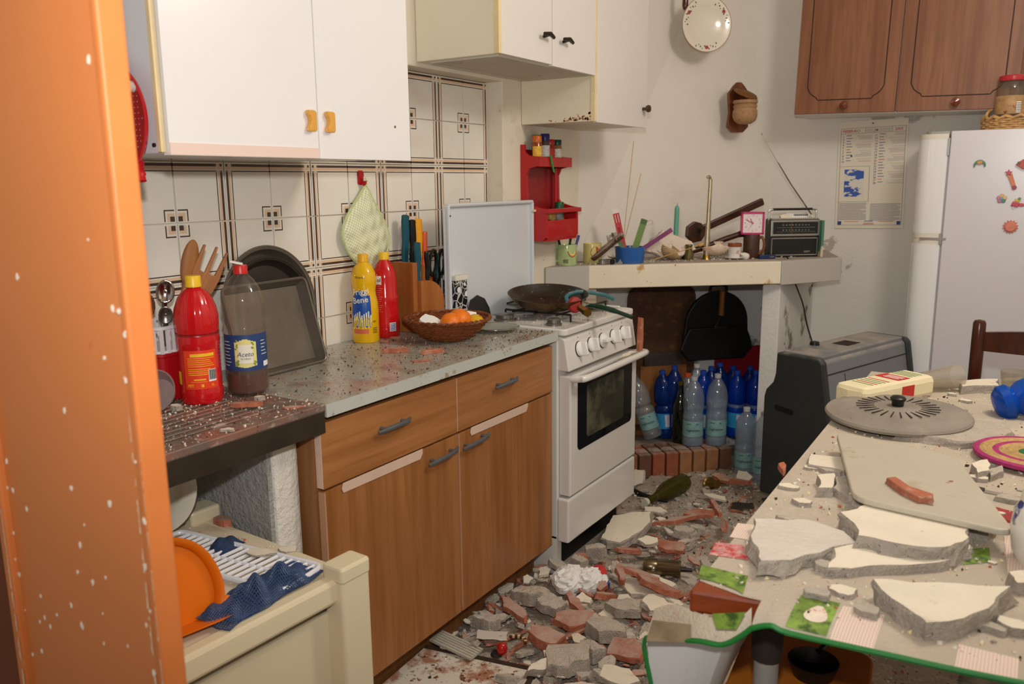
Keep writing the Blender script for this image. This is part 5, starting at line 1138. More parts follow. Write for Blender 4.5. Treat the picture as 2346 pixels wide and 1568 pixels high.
for (lb, x, y, z, r, h, cap, con, lbc) in (
    ('spice jar with orange lid at the left on the red rack',.055,.035,.298,.0205,.08,'#c2601b','#8a3d14','#e0b13a'),('spice jar with green lid behind the orange-lidded jar',.028,.075,.298,.019,.085,'#1f6b3c','#3f6b2a','#cfd6b0'),('spice jar with blue lid in the middle of the red rack',.045,.115,.298,.0195,.09,'#22276b','#5a4636','#e4dfd6'),
    ('spice jar with red lid on the red rack',.045,.157,.298,.0185,.072,'#b81f1f','#9a3524','#c43a30'),('spice jar with dark green lid at the right on the red rack',.05,.205,.298,.0185,.072,'#16483c','#a06a3a','#e3ddd0'),
    ('spice jar with black lid in the bin of the red rack',.07,.05,.012,.022,.088,'#23282c','#3a3a3a','#8a8a88'),('spice jar with gold lid in the bin of the red rack',.07,.115,.012,.022,.09,'#b98f3e','#4a3a2a','#9a8a6a'),('spice jar with silver lid in the bin of the red rack',.07,.175,.012,.02,.088,'#8d8f90','#5a4a3a','#9a9a8a'),('tall spice jar with green lid in the bin of the red rack',.05,.222,.012,.0205,.125,'#14532f','#4a5a3a','#9aa88a')):
    h *= 1.12; z = .3207 if z > .2 else z; t = thing('spice_jar', lb, 'jar', (.081+x,2.80+y,1.1252+z), R_(-50), 'spice jars on the red rack')
    part('glass', MB().lathe([(0,0),(r*.95,0),(r,.004),(r,h*.66),(r*.85,h*.72),(r*.85,h*.74)], 20), mat('spice_'+con,con,.15,coat=.6,var=.15,vs=60), t, smooth=True)
    part('lid', MB().lathe([(0,h*.72),(r*.92,h*.72),(r*.95,h*.75),(r*.95,h*.97),(r*.85,h),(0,h)], 20), mat('lid_'+cap,cap,.35), t, smooth=True)
    part('label', patch(MB(), r+.0004, R_(-60), R_(60), h*.12, h*.55, 8), mat('lab_'+lbc,lbc,.6,var=.3,vs=120), t, smooth=True)
solo('green_strap', MB().add([p for i in range(7) for p in ((.0,-.006+i*.0045,-i*.011+.002),(.0,.006+i*.0045,-i*.011-.002),(.0025,.006+i*.0045,-i*.011-.002),(.0025,-.006+i*.0045,-i*.011+.002))], [(i*4+k,(i+1)*4+k,(i+1)*4+(k+1)%4,i*4+(k+1)%4) for i in range(6) for k in range(4)]), mat('strap_green','#1f9a3e',.5), 'short bright green strap hanging over the spice rack shelf', 'strap', (.173,2.875,1.462))
# ------------------------------------------------------------------ on the mantel
MZ = 1.0085
def mug(name, label, loc, rz, r, h, mt, hm=None, hang=math.pi/2, cat='mug'):
    t = thing(name, label, cat, loc, rz)
    part('body', MB().lathe([(0,0),(r*.94,0),(r,.005),(r,h-.003),(r*.98,h),(r*.93,h-.003),(r*.92,.006),(0,.006)], 28), mt, t, smooth=True)
    c_, s_ = math.cos(hang), math.sin(hang)
    part('handle', MB().tube(smoothpath([(c_*x,s_*x,z) for x, z in ((r*.97,h*.84),(r*1.35,h*.88),(r*1.6,h*.62),(r*1.5,h*.35),(r*1.2,h*.2),(r*.97,h*.2))],4), .006, 8), hm or mt, t, smooth=True); return t
l_ = mp(.122,-2.985,MZ); f_ = face(l_)
m_mug = mat('green_melon_mug','#b4c98a',.2,var=.12,vs=40,coat=.3)
t = mug('melon_mug', 'pale green mug with melon slice and barcode at the left end of the mantel', l_, f_, .041, .088, m_mug, None, -math.pi/2)
pl = [(math.cos(math.pi+a*math.pi/10)*.02, math.sin(math.pi+a*math.pi/10)*.024) for a in range(11)]
def bend_poly(mb, pl, rad, a0, z0, off): 
    n = len(pl); mb.add([((rad+off)*math.cos(a0+x/rad), (rad+off)*math.sin(a0+x/rad), z0+z) for x, z in pl], [tuple(range(n))])
    return mb
for (k, cc, of) in ((1.12,'#4a2a1a',.0006),(1.0,'#d98a5a',.0009),(.8,'#e6d27a',.0012)):
    part('melon_print', bend_poly(MB(), [(x*k,z*k) for x, z in pl], .041, R_(34), .062, of), mat('melon_'+cc,cc,.4), t)
g_ = part('barcode_ground', bend_poly(MB(), [(-.012,0),(.012,0),(.012,.02),(-.012,.02)], .041, R_(-8), .008, .0006), mat('bar_white','#cfc6b0',.5), t); bc = MB()
for k in range(7): bend_poly(bc, [(-.011+k*.0033,.002),(-.0093+k*.0033,.002),(-.0093+k*.0033,.019),(-.011+k*.0033,.019)], .041, R_(-8), .008, .001)
part('barcode', bc, mat('bar_brown','#4a3524',.5), g_)
l2 = mp(.178,-3.055,MZ); t = mug('apple_mug', 'yellow-green mug with red apple picture beside the melon mug', l2, face(l2), .04, .086, mat('apple_mug_glaze','#cfc07a',.25,var=.1,vs=20), None, math.pi*.95)
part('apple_print', bend_poly(MB(), [(math.cos(a*.4488)*.022, math.sin(a*.4488)*.026) for a in range(14)], .04, R_(20), .048, .0006), mat('apple_red','#b8492c',.4,var=.15,vs=30), t)
for (lb, dx, dy, cc, rx, ry) in (('blue pen standing in the melon mug',.012,.014,'#20308f',-14,10),('dark blue marker leaning in the melon mug',-.012,-.01,'#151a44',10,-8),('dark green pen in the melon mug',.0,.0,'#24402a',6,12)):
    o = thing('pen', lb, 'pen', (l_[0]+dx,l_[1]+dy,MZ+.008), rot=(R_(rx),R_(ry),0), group='pens in the melon mug'); part('barrel', MB().tube([(0,0,0),(0,0,.108)], .0055, 8), mat('pen_'+cc,cc,.35), o, smooth=True); part('cap', MB().tube([(0,0,.104),(0,0,.122)], .0062, 8), mat('pen_'+cc,cc,.35), o, smooth=True)
# fallen brown wooden clog sole
o = thing('wooden_sole', 'brown wooden clog sole tilted against the blue pot on the mantel', 'clog', mp(.205,-2.985,MZ+.012), rot=(0,R_(-38),R_(45)))
part('sole', MB().prism([(0,-.01),(.02,-.022),(.07,-.028),(.12,-.022),(.16,-.03),(.175,-.012),(.175,.012),(.16,.03),(.12,.022),(.07,.028),(.02,.022),(0,.01)], 0, .018), wood('clog_wood','#5a3a22','#442814','x',30,.7,dust=.6), o, bevel=.005); part('strap', MB().tube(smoothpath([(.13,-.028,.012),(.135,-.02,.03),(.14,.0,.036),(.14,.02,.03),(.135,.028,.012)],4), .008, 6, flat=.4), mat('strap_grey','#8b8272',.7), o)
# watch bracelet
o = thing('watch_bracelet', 'steel wristwatch bracelet lying in dust left of the blue pot', 'watch', mp(.258,-2.955,MZ+.011), R_(45)); lk = [ (.034*math.cos(a*6.2832/22), .016*math.sin(a*6.2832/22)) for a in range(22)]
mb = MB()
for i, (x, y) in enumerate(lk):
    a = math.atan2(y/.016, x/.034); mb.box((0,0,0), (.0075,.003,.018), M=Matrix.Translation((x,y,0)) @ Matrix.Rotation(math.atan2(lk[(i+1)%22][1]-y, lk[(i+1)%22][0]-x),4,'Z'))
part('links', mb, m_steel, o); part('case', MB().lathe([(0,-.003),(.012,-.003),(.013,.0),(.012,.004),(0,.004)], 18, M=Matrix.Translation((.02,-.014,0)) @ Matrix.Rotation(R_(90),4,'X')), mat('watch_dark','#2a2c2e',.3,metal=.6), o, smooth=True)
# blue pot with incense boxes
lp = mp(.318,-3.0,MZ); o = thing('blue_pot', 'plain blue ceramic pot filled with incense boxes on the mantel', 'pot', lp); part('bowl', MB().lathe([(0,0),(.058,0),(.06,.004),(.066,.068),(.064,.07),(.061,.068),(.056,.008),(0,.008)], 32), mat('blue_glaze','#2d62aa',.25,var=.05,vs=8), o, smooth=True)
def incense(name, label, off, rot, l, w_, col, col2, txt=None, curl=False):
    t = thing(name, label, 'incense box', (lp[0]+off[0],lp[1]+off[1],MZ+off[2]), rot=rot, group='incense boxes in the blue pot')
    b_ = part('box', MB().bx(-.006,.006,-w_/2,w_/2,0,l), mat('inc_'+col,col,.45,var=.12,vs=40), t)
    part('end', MB().bx(-.0063,.0063,-w_/2-.0003,w_/2+.0003,l-.022,l), mat('inc_'+col2,col2,.5), b_)
    if txt:
        tm = MB(); M = Matrix.Translation((.0066,0,.045)) @ Matrix(((0,0,1,0),(0,-1,0,0),(1,0,0,0),(0,0,0,1)))
        v, f = text(txt, .013, 'LEFT'); tm.add([(.0068, -y_+ (-.0), .062+x_) for x_, y_ in v], f); part('lettering', tm, m_blk, b_)
        part('white_lines', MB().bx(.0062,.0067,-.006,-.004,.138,.172).bx(.0062,.0067,.005,.007,.138,.172), m_wht, b_)
    if curl:
        part('torn_flap', MB().tube(smoothpath([(0,w_/2,l-.01),(.0,w_/2+.012,l+.004),(.0,w_/2+.024,l-.002),(.0,w_/2+.028,l-.012)],4), .005, 6, flat=.3), mat('card_inside','#c9bba0',.8), b_)
fa = R_(-66)
incense('incense_box', 'red incense box with lettering standing in the blue pot', (-.02,-.012,.04), (R_(13),R_(-2),fa), .20, .027, '#c01f20', '#ecdfd8', 'TEA TREE')
incense('incense_box', 'green incense box with torn end standing in the blue pot', (.012,.002,.03), (R_(-17),0,fa), .165, .027, '#6f8a3a', '#4a6a2a', None, True)
incense('incense_box', 'purple incense box leaning far right out of the blue pot', (.03,.035,.05), (R_(-56),0,fa), .165, .018, '#7a2b63', '#8a3a6a')
incense('incense_box', 'dull green incense box leaning left out of the blue pot', (-.01,-.02,.045), (R_(32),0,fa), .10, .018, '#5f7a45', '#a8a08c')
incense('incense_box', 'worn orange incense box hanging over the front of the blue pot', (.022,-.03,.066), (R_(145),R_(-14),fa+R_(-10)), .088, .018, '#b0583c', '#8a8a86')
incense('incense_box', 'crumpled white incense packet at the left rim of the blue pot', (-.055,-.05,.07), (R_(8),R_(-20),fa+R_(20)), .055, .036, '#b7b3a4', '#c9c6ba')
for (lb, dx, ry, l) in (('tall thin incense stick rising from the blue pot',.0,R_(-5),.40),('shorter thin incense stick rising from the blue pot',.006,R_(-13),.27)):
    o = thing('incense_stick', lb, 'incense stick', (lp[0]+dx-.03,lp[1]+.0+dx,MZ+.12), rot=(ry,0,fa), group='incense sticks in the blue pot'); part('stick', MB().tube([(0,0,-.1),(0,0,l)], .0014, 6), mat('bamboo','#c79a5a',.7), o)
# plaster fragment, scraps
slab = rough_slab([(-.12,-.0),(-.07,.06),(-.02,.10),(.04,.07),(.11,.04),(.125,0),(.05,-.03),(-.05,-.03)], .016)
solo('plaster_slab', slab, [mat('pinkish_plaster','#d9c8b8',.9,var=.06,vs=14,bump=.3,layers=[(30,.62,.7,'#c9a08c')]), m_chunk2], 'large pinkish plaster fragment behind the purple incense box on the mantel', 'plaster', mp(.43,-3.06,MZ+.04), rot=(R_(62),R_(0),R_(45)))
dry = MB()
for k in range(30):
    a = rnd.uniform(0,6.28); d = Vector((math.cos(a)*rnd.uniform(.3,1), math.sin(a)*rnd.uniform(.3,1), rnd.uniform(0,.7))).normalized()*rnd.uniform(.02,.05); dry.tube([(0,0,.01), d], [.0015,.0006], 4)
solo('dry_twig', dry, mat('dry_olive','#7a6a3a',.9,var=.2,vs=40), 'dry olive-brown plant sprig left of the blue pot', 'twig', mp(.245,-3.07,MZ+.002))
# candle and metal rod
o = thing('candle', 'turquoise taper candle standing behind the purple incense box', 'candle', mp(.432,-3.12,MZ), rot=(R_(4),R_(3),0)); part('wax', MB().lathe([(0,0),(.0105,0),(.0105,.225),(.009,.235),(.004,.242),(0,.243)], 16), mat('turquoise_wax','#63a892',.4,sss=.1), o, smooth=True); part('wick', MB().tube([(0,0,.24),(.001,0,.252)], .001, 5), m_dark, o)
o = thing('metal_rod', 'tall silvery candle snuffer rod standing on the mantel', 'rod', mp(.562,-3.04,MZ), rot=(R_(-1),R_(1),0)); m_sil = mat('silver_dull','#b7aa8e',.3,metal=.75,var=.2,vs=30)
part('shaft', MB().lathe([(0,.02),(.0135,.02),(.0135,.08),(.011,.12),(.0095,.2),(.009,.28),(.0085,.355),(0,.357)], 14), m_sil, o, smooth=True); part('hook', MB().tube(smoothpath([(0,0,.35),(-.002,-.004,.362),(-.006,-.012,.366),(-.010,-.017,.360)],4), .007, 8), m_sil, o, smooth=True); part('base', MB().lathe([(0,0),(.02,0),(.016,.01),(.014,.022),(0,.024)], 16), m_brass, o, smooth=True)
# carved wooden crossed tools
m_cw = wood('carved_dark_wood','#4a230f','#2e1206','x',40,.35)
o = thing('carved_wooden_fork', 'dark carved wooden handle lying diagonally against the chimney', 'wooden tool', mp(.50,-3.17,MZ+.125), rot=(0,R_(-22),R_(45)))
part('shaft', MB().box((.17,0,0), (.34,.018,.034)), m_cw, o, bevel=.006)
part('head', MB().prism([(.045,0),(.04,.028),(.012,.048),(-.03,.04),(-.05,.0),(-.03,-.04),(.012,-.048),(.04,-.028)], -.012, .012, M=Matrix(((1,0,0,-.02),(0,0,1,0),(0,1,0,0),(0,0,0,1)))), m_cw, o, bevel=.004)
gv = MB()
for k in range(9): gv.box((-.012,-.0125,0), (.05,.002,.003), M=Matrix.Translation((-.005,0,0)) @ Matrix.Rotation(R_(-80+k*20),4,'Y'))
part('carved_rays', gv, mat('carve_dark','#1f0c04',.6), o)
o = thing('carved_wooden_spoon', 'dark wooden spoon handle lying low behind the shell on the mantel', 'wooden tool', mp(.50,-3.10,MZ+.055), rot=(0,R_(-6),R_(43))); part('shaft', MB().tube(smoothpath([(-.02,0,-.02),(.06,0,-.008),(.15,0,.014),(.24,0,.03),(.30,0,.034)],4), [.014]*6+[.013]*6+[.017]*4+[.013], 10), m_cw, o, smooth=True); part('bowl', MB().ico((-.04,0,-.028), .038, sc=(1,.5,.6)), m_cw, o, smooth=True)
# shells
def shell(name, label, loc, rot, r, mt):
    vs_ = []; fs_ = []; n_, m__ = 36, 6
    for j in range(m__+1):
        q = j/m__
        for i in range(n_+1):
            a = R_(-68+136*i/n_); rr_ = r*q*(1+.035*math.cos(i*math.pi/1.5)*q); vs_.append((.28*r*math.sin(math.pi*min(1,.15+q*.85))*math.cos(a)**.6+.012*r*math.cos(i*math.pi/1.5)*q, rr_*math.sin(a), rr_*math.cos(a)))
    for j in range(m__):
        for i in range(n_): p_ = j*(n_+1)+i; fs_.append((p_, p_+1, p_+n_+2, p_+n_+1))
    t = thing(name, label, 'seashell', loc, rot=rot); s_ = part('fan', MB().add(vs_, fs_), mt, t, smooth=True); s_.modifiers.new('t','SOLIDIFY').thickness = .003
    part('hinge', MB().prism([(-.022,0),(.022,0),(.015,.012),(-.015,.012)], 0, .005, M=DM @ Matrix.Translation((0,-.004,0))), mt, t); return t
m_sh = mat('shell_cream','#ddc9b2',.5,var=.1,vs=30,layers=[(20,.55,.7,'#d29a80')])
shell('scallop_shell', 'pale fan-shaped scallop shell leaning left of the small white cup', mp(.612,-3.0,MZ+.078), (R_(180),R_(28),R_(-50)), .075, m_sh)
shell('scallop_shell', 'brownish ribbed shell lying right of the blue pot', mp(.475,-2.975,MZ+.058), (R_(140),R_(30),R_(-60)), .062, mat('shell_brown','#b59a74',.6,var=.2,vs=40))
o = thing('olive_pebble', 'small olive glass bottle top behind the brownish shell', 'bottle top', mp(.505,-3.03,MZ+.03)); part('neck', MB().lathe([(0,-.03),(.02,-.03),(.022,0),(.015,.012),(.013,.03),(.017,.034),(.015,.04),(0,.04)], 18), mat('olive_brass','#5f5428',.4,metal=.3), o, smooth=True)
o = thing('straw_stem', 'long dry straw stem lying across the shells on the mantel', 'straw', mp(.40,-2.945,MZ+.004), rot=(0,R_(-14),R_(47))); part('stem', MB().tube([(0,0,.004),(.14,0,.006),(.25,0,.006)], [.0015,.0018,.0012], 6), mat('bamboo','#c79a5a',.7), o)
part('bow', MB().ico((.25,0,.008), .012, sc=(1.4,.8,.7)), mat('raffia','#c29a55',.9,var=.2,vs=60), o, smooth=True)
# small cup on saucer, brown mug, clock, egg cup, lighter
lc = mp(.668,-3.005,MZ); t = thing('white_cup', 'small white cup with brown rim and cherry motif on a saucer', 'cup', lc, face(lc)); m_wc = mat('white_glaze','#e3ddd4',.2)
part('saucer', MB().lathe([(0,.001),(.022,.001),(.042,.008),(.042,.011),(.02,.005),(0,.005)], 26), m_wc, t, smooth=True); part('body', MB().lathe([(0,.005),(.027,.005),(.0285,.01),(.0285,.05),(.0305,.053),(.0305,.058)], 26), m_wc, t, smooth=True)
part('rim', MB().lathe([(.0306,.056),(.031,.07),(.029,.072),(.027,.068),(.027,.05),(0,.05)], 26), mat('brown_glaze','#8a4a26',.3), t, smooth=True)
ck_ = MB()
for (y_, z_) in ((-.002,.03),(.0045,.029),(.001,.037),(.006,.037)): bend_poly(ck_, [(math.cos(a*.785)*.0026, math.sin(a*.785)*.0026) for a in range(8)], .0285, R_(24)+y_/.0285, z_, .0006)
part('cherry_print', ck_, m_red, t)
lb_ = mp(.716,-3.045,MZ); mug('brown_mug', 'tall dark brown stoneware mug under the pink clock', lb_, face(lb_), .036, .108, mat('stoneware','#4a3122',.45,var=.2,vs=20,bump=.2), mat('stoneware_handle','#7a4524',.4), math.pi*.42)
t = thing('pink_clock', 'square pink alarm clock resting on the brown mug', 'clock', (lb_[0],lb_[1],MZ+.1082), face(lb_)+R_(6)); m_pk_ = mat('pink_plastic','#c02a66',.3)
part('case', MB().bx(-.03,.022,-.05,.05,0,.1), m_pk_, t, bevel=.004); part('bezel', MB().bx(.02,.026,-.05,-.042,0,.1).bx(.02,.026,.042,.05,0,.1).bx(.02,.026,-.05,.05,0,.008).bx(.02,.026,-.05,.05,.092,.1), m_pk_, t); part('dial', MB().bx(.02,.0225,-.042,.042,.008,.092), mat('dial_white','#e6dcda',.4), t)
nm = MB()
for k in range(12):
    a = R_(90-30*(k+1)); text_flat(nm, str(k+1), .013, (.0225, .033*math.cos(a), .05+.034*math.sin(a)))
part('numerals', nm, mat('pink_print','#d98aa4',.5), t)
part('hands', MB().box((.0238,0,.0), (.001,.003,.034), M=Matrix.Translation((0,-.012,.057)) @ Matrix.Rotation(R_(62),4,'X')).box((.0238,0,0), (.001,.003,.024), M=Matrix.Translation((0,-.005,.06)) @ Matrix.Rotation(R_(28),4,'X')).box((.0238,0,0), (.001,.0012,.024), M=Matrix.Translation((0,-.006,.041)) @ Matrix.Rotation(R_(-28),4,'X')).lathe([(0,.001),(.004,.0005)], 10, M=Matrix.Translation((.0242,0,.05)) @ Matrix.Rotation(R_(90),4,'Y')), m_pk_, t)
le_ = mp(.712,-2.965,MZ); o = thing('porcelain_bell', 'tiny white porcelain bell with flower rim lying beside the cup', 'bell', (le_[0],le_[1],MZ+.017), rot=(R_(60),R_(30),R_(-40))); part('bell', MB().lathe([(.018,-.016),(.016,-.006),(.013,.008),(.006,.016),(.005,.024),(0,.026)], 22), m_wc, o, smooth=True); part('rim_print', MB().lathe([(.0183,-.0155),(.0172,-.011)], 22), mat('rim_rose','#b87078',.4,var=.4,vs=80), o, smooth=True)
lt_ = mp(.79,-2.965,MZ); o = thing('blue_lighter', 'flat dark blue box lying in front of the radio', 'box', lt_, R_(42)); part('body', MB().box((0,0,.009), (.075,.022,.018)), mat('navy_metal','#1c2f5c',.3), o, bevel=.003); part('band', MB().box((.02,-.0112,.009), (.02,.001,.006)), m_steel, o)
# radio
lr = mp(.855,-3.065,MZ); ra = thing('portable_radio', 'black and silver portable radio with raised aerial at the right of the mantel', 'radio', lr, R_(-52))
m_rs = mat('radio_silver','#a9a79f',.3,metal=.7); RWd, RHt = .232, .172
part('case', MB().bx(-.035,.032,-RWd/2,RWd/2,0,RHt), m_black, ra, bevel=.004)
part('upper_trim', MB().bx(.032,.036,-RWd/2,RWd/2,.096,RHt-.004), m_rs, ra, bevel=.002); d_ = part('dial_window', MB().bx(.036,.038,-RWd/2+.01,RWd/2-.012,.106,RHt-.012), mat('dial_black','#1a1d1d',.1), ra)
tx = MB()
for k in range(9):
    text_flat(tx, str((53,60,70,80,92,10,12,14,16)[k]), .009, (.0382,-.06+k*.015,.146)); text_flat(tx, str((88,90,92,94,96,98,10,12,14)[k]), .008, (.0382,-.06+k*.015,.123))
tx.bx(.0382,.0386,-.09,.09,.1345,.1355).bx(.0382,.0386,-.09,.09,.1155,.1162)
part('dial_scale', tx, mat('dial_print','#8f948c',.5), d_); part('needle', MB().bx(.0384,.0389,-.022,-.0205,.108,.158), mat('needle_orange','#a0522a',.4), d_)
part('grille_frame', MB().bx(.032,.035,-RWd/2+.006,RWd/2-.008,.008,.012).bx(.032,.035,-RWd/2+.006,RWd/2-.008,.084,.088).bx(.032,.035,-RWd/2+.006,-RWd/2+.009,.008,.088).bx(.032,.035,RWd/2-.011,RWd/2-.008,.008,.088), m_rs, ra)
gl_ = MB()
for k in range(17): gl_.bx(.032,.0335,-RWd/2+.012,RWd/2-.014,.0135+k*.0042,.0155+k*.0042)
part('grille', gl_, mat('grille_black','#201f1d',.5), ra); part('badge', MB().bx(.0335,.0342,.045,.075,.0245,.0275).bx(.0335,.0342,.047,.068,.0205,.022), m_rs, ra)
part('top_panel', MB().bx(-.03,.03,-RWd/2+.006,RWd/2-.006,RHt-.001,RHt+.004), m_rs, ra)
part('handle', MB().tube(smoothpath([(.0,-RWd/2+.004,.15),(.0,-RWd/2+.002,.20),(.0,-RWd/2+.012,.214),(0,0,.216),(.0,RWd/2-.016,.214),(.0,RWd/2-.006,.20),(.0,RWd/2-.004,.12)],4), .0045, 8), m_rs, ra, smooth=True); part('handle_grip', MB().tube([(0,-RWd/2+.02,.2165),(0,RWd/2-.026,.2165)], .0055, 8), m_black, ra, smooth=True)
part('sticker', MB().bx(-.028,-.026,-.02,.09,.176,.205), m_wht, ra); tx = MB()
for k in range(22): tx.bx(-.0258,-.0254,.015+k*.0032,.0165+k*.0032+(k%3)*.0005,.184,.193)
part('barcode', tx, m_blk, ra)
part('aerial', MB().tube([(0,RWd/2-.018,RHt+.006),(0,-.02,RHt+.16),(0,-.085,RHt+.255)], [.0036,.0032,.003], 8).tube([(0,-.085,RHt+.255),(0,-.165,RHt+.378)], [.0022,.0018], 6).ico((0,-.166,RHt+.38), .0042), m_chrome, ra, smooth=True)
solo('plaster_slab', rough_slab(outline(.03,.024,9), .006), SLAB, 'cream plaster flake lying on top of the radio', 'plaster', (lr[0]-.03,lr[1]+.0,MZ+RHt+.004), rot=(R_(50),0,R_(40)))
solo('book', MB().box((0,0,.083), (.012,.10,.166)), mat('book_green','#4a7a62',.5,layers=[(9,.5,.55,'#c9b79a')]), 'thin green-edged booklet standing right of the radio', 'book', mp(.955,-3.03,MZ), R_(-52+90), bevel=.001)
# radio cable down to the floor behind the heater
pts = [mp(.842,-2.99,MZ+.004), mp(.868,-2.93,MZ+.006), (.885,3.79,.99), (.905,3.82,.90), (.935,3.86,.80), (.955,3.88,.70), (.985,3.90,.60), (1.02,3.90,.52)]
solo('radio_cable', MB().tube(smoothpath(pts,6), .0032, 8), m_black, 'thin black radio cable hanging from the mantel behind the heater', 'cable', smooth=True)
# ------------------------------------------------------------------ hung on the chimney hood
def hood_pt(x, y, off=.0):
    # point of the sloping hood face seen at a pixel
    A, B, Cc = Vector((.08,3.27,1.0)), Vector((.675,4.35,1.0)), Vector((.08,3.34,2.75)); n = (B-A).cross(Cc-A).normalized()
    if n.dot(CAM-A) < 0: n = -n
    d = ray(x, y); t = (A+n*off-CAM).dot(n)/d.dot(n); return CAM+d*t, n
p_, n_h = hood_pt(1615, 57, .03); yaw_h = math.atan2(n_h.y, n_h.x)
pl_ = thing('wall_plate', 'white plate with red flower border hanging high on the chimney hood', 'plate', p_, rot=(0,0,yaw_h-R_(15)))
XF = Matrix(((0,0,1,0),(1,0,0,0),(0,1,0,0),(0,0,0,1))); rp = .122
part('dish', MB().lathe([(0,.004),(rp*.62,.004),(rp*.7,.010),(rp,.018),(rp,.021),(rp*.68,.014),(rp*.6,.008),(0,.008)], 56, M=XF), mat('cream_porcelain','#e4dccb',.18,coat=.3), pl_, smooth=True); part('rim_line', MB().tube([XF @ Vector((rp*math.cos(a*.1047), rp*math.sin(a*.1047), .0205)) for a in range(60)], .0014, 5, closed=True), mat('rim_brown','#a5775a',.4), pl_, smooth=True)
fl = MB(); lf = MB(); rw = lambda r_: .0145+(r_/rp-.68)/.32*.0065+.0008
for a0 in (R_(35),R_(152),R_(272)):
    for k in range(5): a = k*1.2566; fl.lathe([(0,.001),(.0052,.0)], 7, M=XF @ Matrix.Translation((math.cos(a0)*rp*.84+.0045*math.cos(a), math.sin(a0)*rp*.84+.0045*math.sin(a), rw(rp*.84))))
    for k in range(-5,6):
        if k == 0: continue
        a = a0+k*R_(6); r_ = rp*(.84+.06*math.sin(k*2.1)); lf.lathe([(0,.001),(.0032 if k%2 else .0022,.0)], 5, M=XF @ Matrix.Translation((math.cos(a)*r_, math.sin(a)*r_, rw(r_))) @ Matrix.Scale(1.6,4,(math.cos(a),math.sin(a),0)))
part('flowers', fl, mat('rose_red','#a02a38',.4), pl_); part('leaves', lf, mat('leaf_dark','#4a5a3a',.4), pl_)
p2, _ = hood_pt(1570, 8, .012); o = thing('wooden_utensil', 'dark wooden utensil handle hanging at the top beside the plate', 'utensil', p2, rot=(0,0,yaw_h)); part('grip', MB().lathe([(0,-.03),(.009,-.026),(.014,-.01),(.013,.03),(.009,.09),(.008,.16),(0,.162)], 14), mat('reddish_wood','#4a1a10',.2,coat=.4), o, smooth=True)
p3, _ = hood_pt(1684, 250, .002)
sb = thing('wooden_salt_box', 'small round wooden salt pot with tilted lid on a wall board', 'salt box', p3+n_h*.012, rot=(0,0,yaw_h-R_(12))); m_sb = wood('reddish_board','#7a421f','#5f2e12','z',26,.4)
bd_ = [(-.058,-.085),(-.03,-.112),(.03,-.112),(.058,-.085),(.05,-.02),(.058,.07),(.03,.105),(.012,.122),(-.012,.122),(-.03,.105),(-.058,.07),(-.05,-.02)]
part('board', MB().prism(bd_, 0, .016, M=XF), m_sb, sb, bevel=.003)
m_pale = wood('pale_turned_wood','#b08a62','#9a7550','x',60,.7)
part('pot', MB().lathe([(0,-.075),(.03,-.072),(.05,-.058),(.058,-.035),(.057,-.012),(.051,-.002),(.055,.004),(.055,.014),(.050,.018),(.057,.024),(.057,.036),(.05,.037),(.045,.0),(0,-.05)], 30, M=Matrix.Translation((.074,0,-.004))), m_pale, sb, smooth=True)
part('lid', MB().lathe([(0,0),(.058,0),(.06,.006),(.052,.014),(0,.02)], 30, M=Matrix.Translation((.066,.002,.058)) @ Matrix.Rotation(R_(26),4,'Y') @ Matrix.Rotation(R_(-12),4,'X')), wood('lid_wood','#80501f','#66390f','x',40,.5), sb, smooth=True)
part('nail', MB().lathe([(0,.003),(.003,.002),(.003,0)], 8, M=XF @ Matrix.Translation((0,.095,.016))), m_dark, sb)
# ------------------------------------------------------------------ calendar
cal = thing('wall_calendar', 'paper wall calendar for February 2005 on the back wall beside the fridge', 'calendar', (1.104,YB-.003,1.377), rot=(R_(1.2),0,R_(-90)))
cw, chh_ = .308, .512
cal.scale = (1,1.085,1.08); cw, chh_ = .284, .474
part('sheet', MB().bx(0,.002,-cw/2,cw/2,-chh_/2,chh_/2), mat('calendar_paper','#e6dcc6',.28,var=.015,vs=4,coat=.15), cal)
cb_ = MB(); crd = MB(); cg = MB(); X0 = .002
text_flat(crd, 'FEBBRAIO', .0165, (X0,-cw/2+.054,.193)); text_flat(crd, '2005', .0165, (X0,cw/2-.035,.193))
def col_(nums, y, ztop, dz):
    for i, n in enumerate(nums):
        mb = crd if n in (6,13,20,27) else cb_; z = ztop-i*dz
        text_flat(mb, str(n), .0118, (X0,y,z), align='CENTER'); mb.bx(X0,X0+.0005,y+.013,y+.030+(n*7%3)*.004,z+.0035,z+.006)
        for r_ in range(1+n%3): (crd if (n+r_) % 7 == 4 else cg).bx(X0,X0+.0004,y+.05+(n*13%4)*.008,y+.118,z-.002+r_*.0042,z-.0012+r_*.0042)
col_(range(1,11), -cw/2+.022, .170, .0122); col_(range(11,29), .016, .170, .0122)
for (a, b_, c_, d_) in ((-cw/2+.01,cw/2-.008,.182,.1832),(-cw/2+.01,cw/2-.008,.205,.2062),(-cw/2+.01,-.006,.038,.0392),(-cw/2+.01,-.006,-.118,-.1168),(-cw/2+.01,cw/2-.008,-.223,-.2218)): cg.bx(X0,X0+.0005,a,b_,c_,d_)
for (y, a, b_) in ((-cw/2+.01,-.223,.206),(cw/2-.009,-.223,.206),(-.006,-.118,.039),(-.03,.182,.205),(.008,.182,.205),(.078,.182,.205)): cg.bx(X0,X0+.0005,y,y+.0016,a,b_)
for k in range(19):
    cg.bx(X0,X0+.0004,-cw/2+.014,-.012-(k*17%5)*.006*(k%4 == 3),-.125-k*.0041,-.1235-k*.0041)
    cg.bx(X0,X0+.0004,.004,cw/2-.014-(k*11%5)*.006*(k%4 == 2),-.129-k*.0041,-.1275-k*.0041)
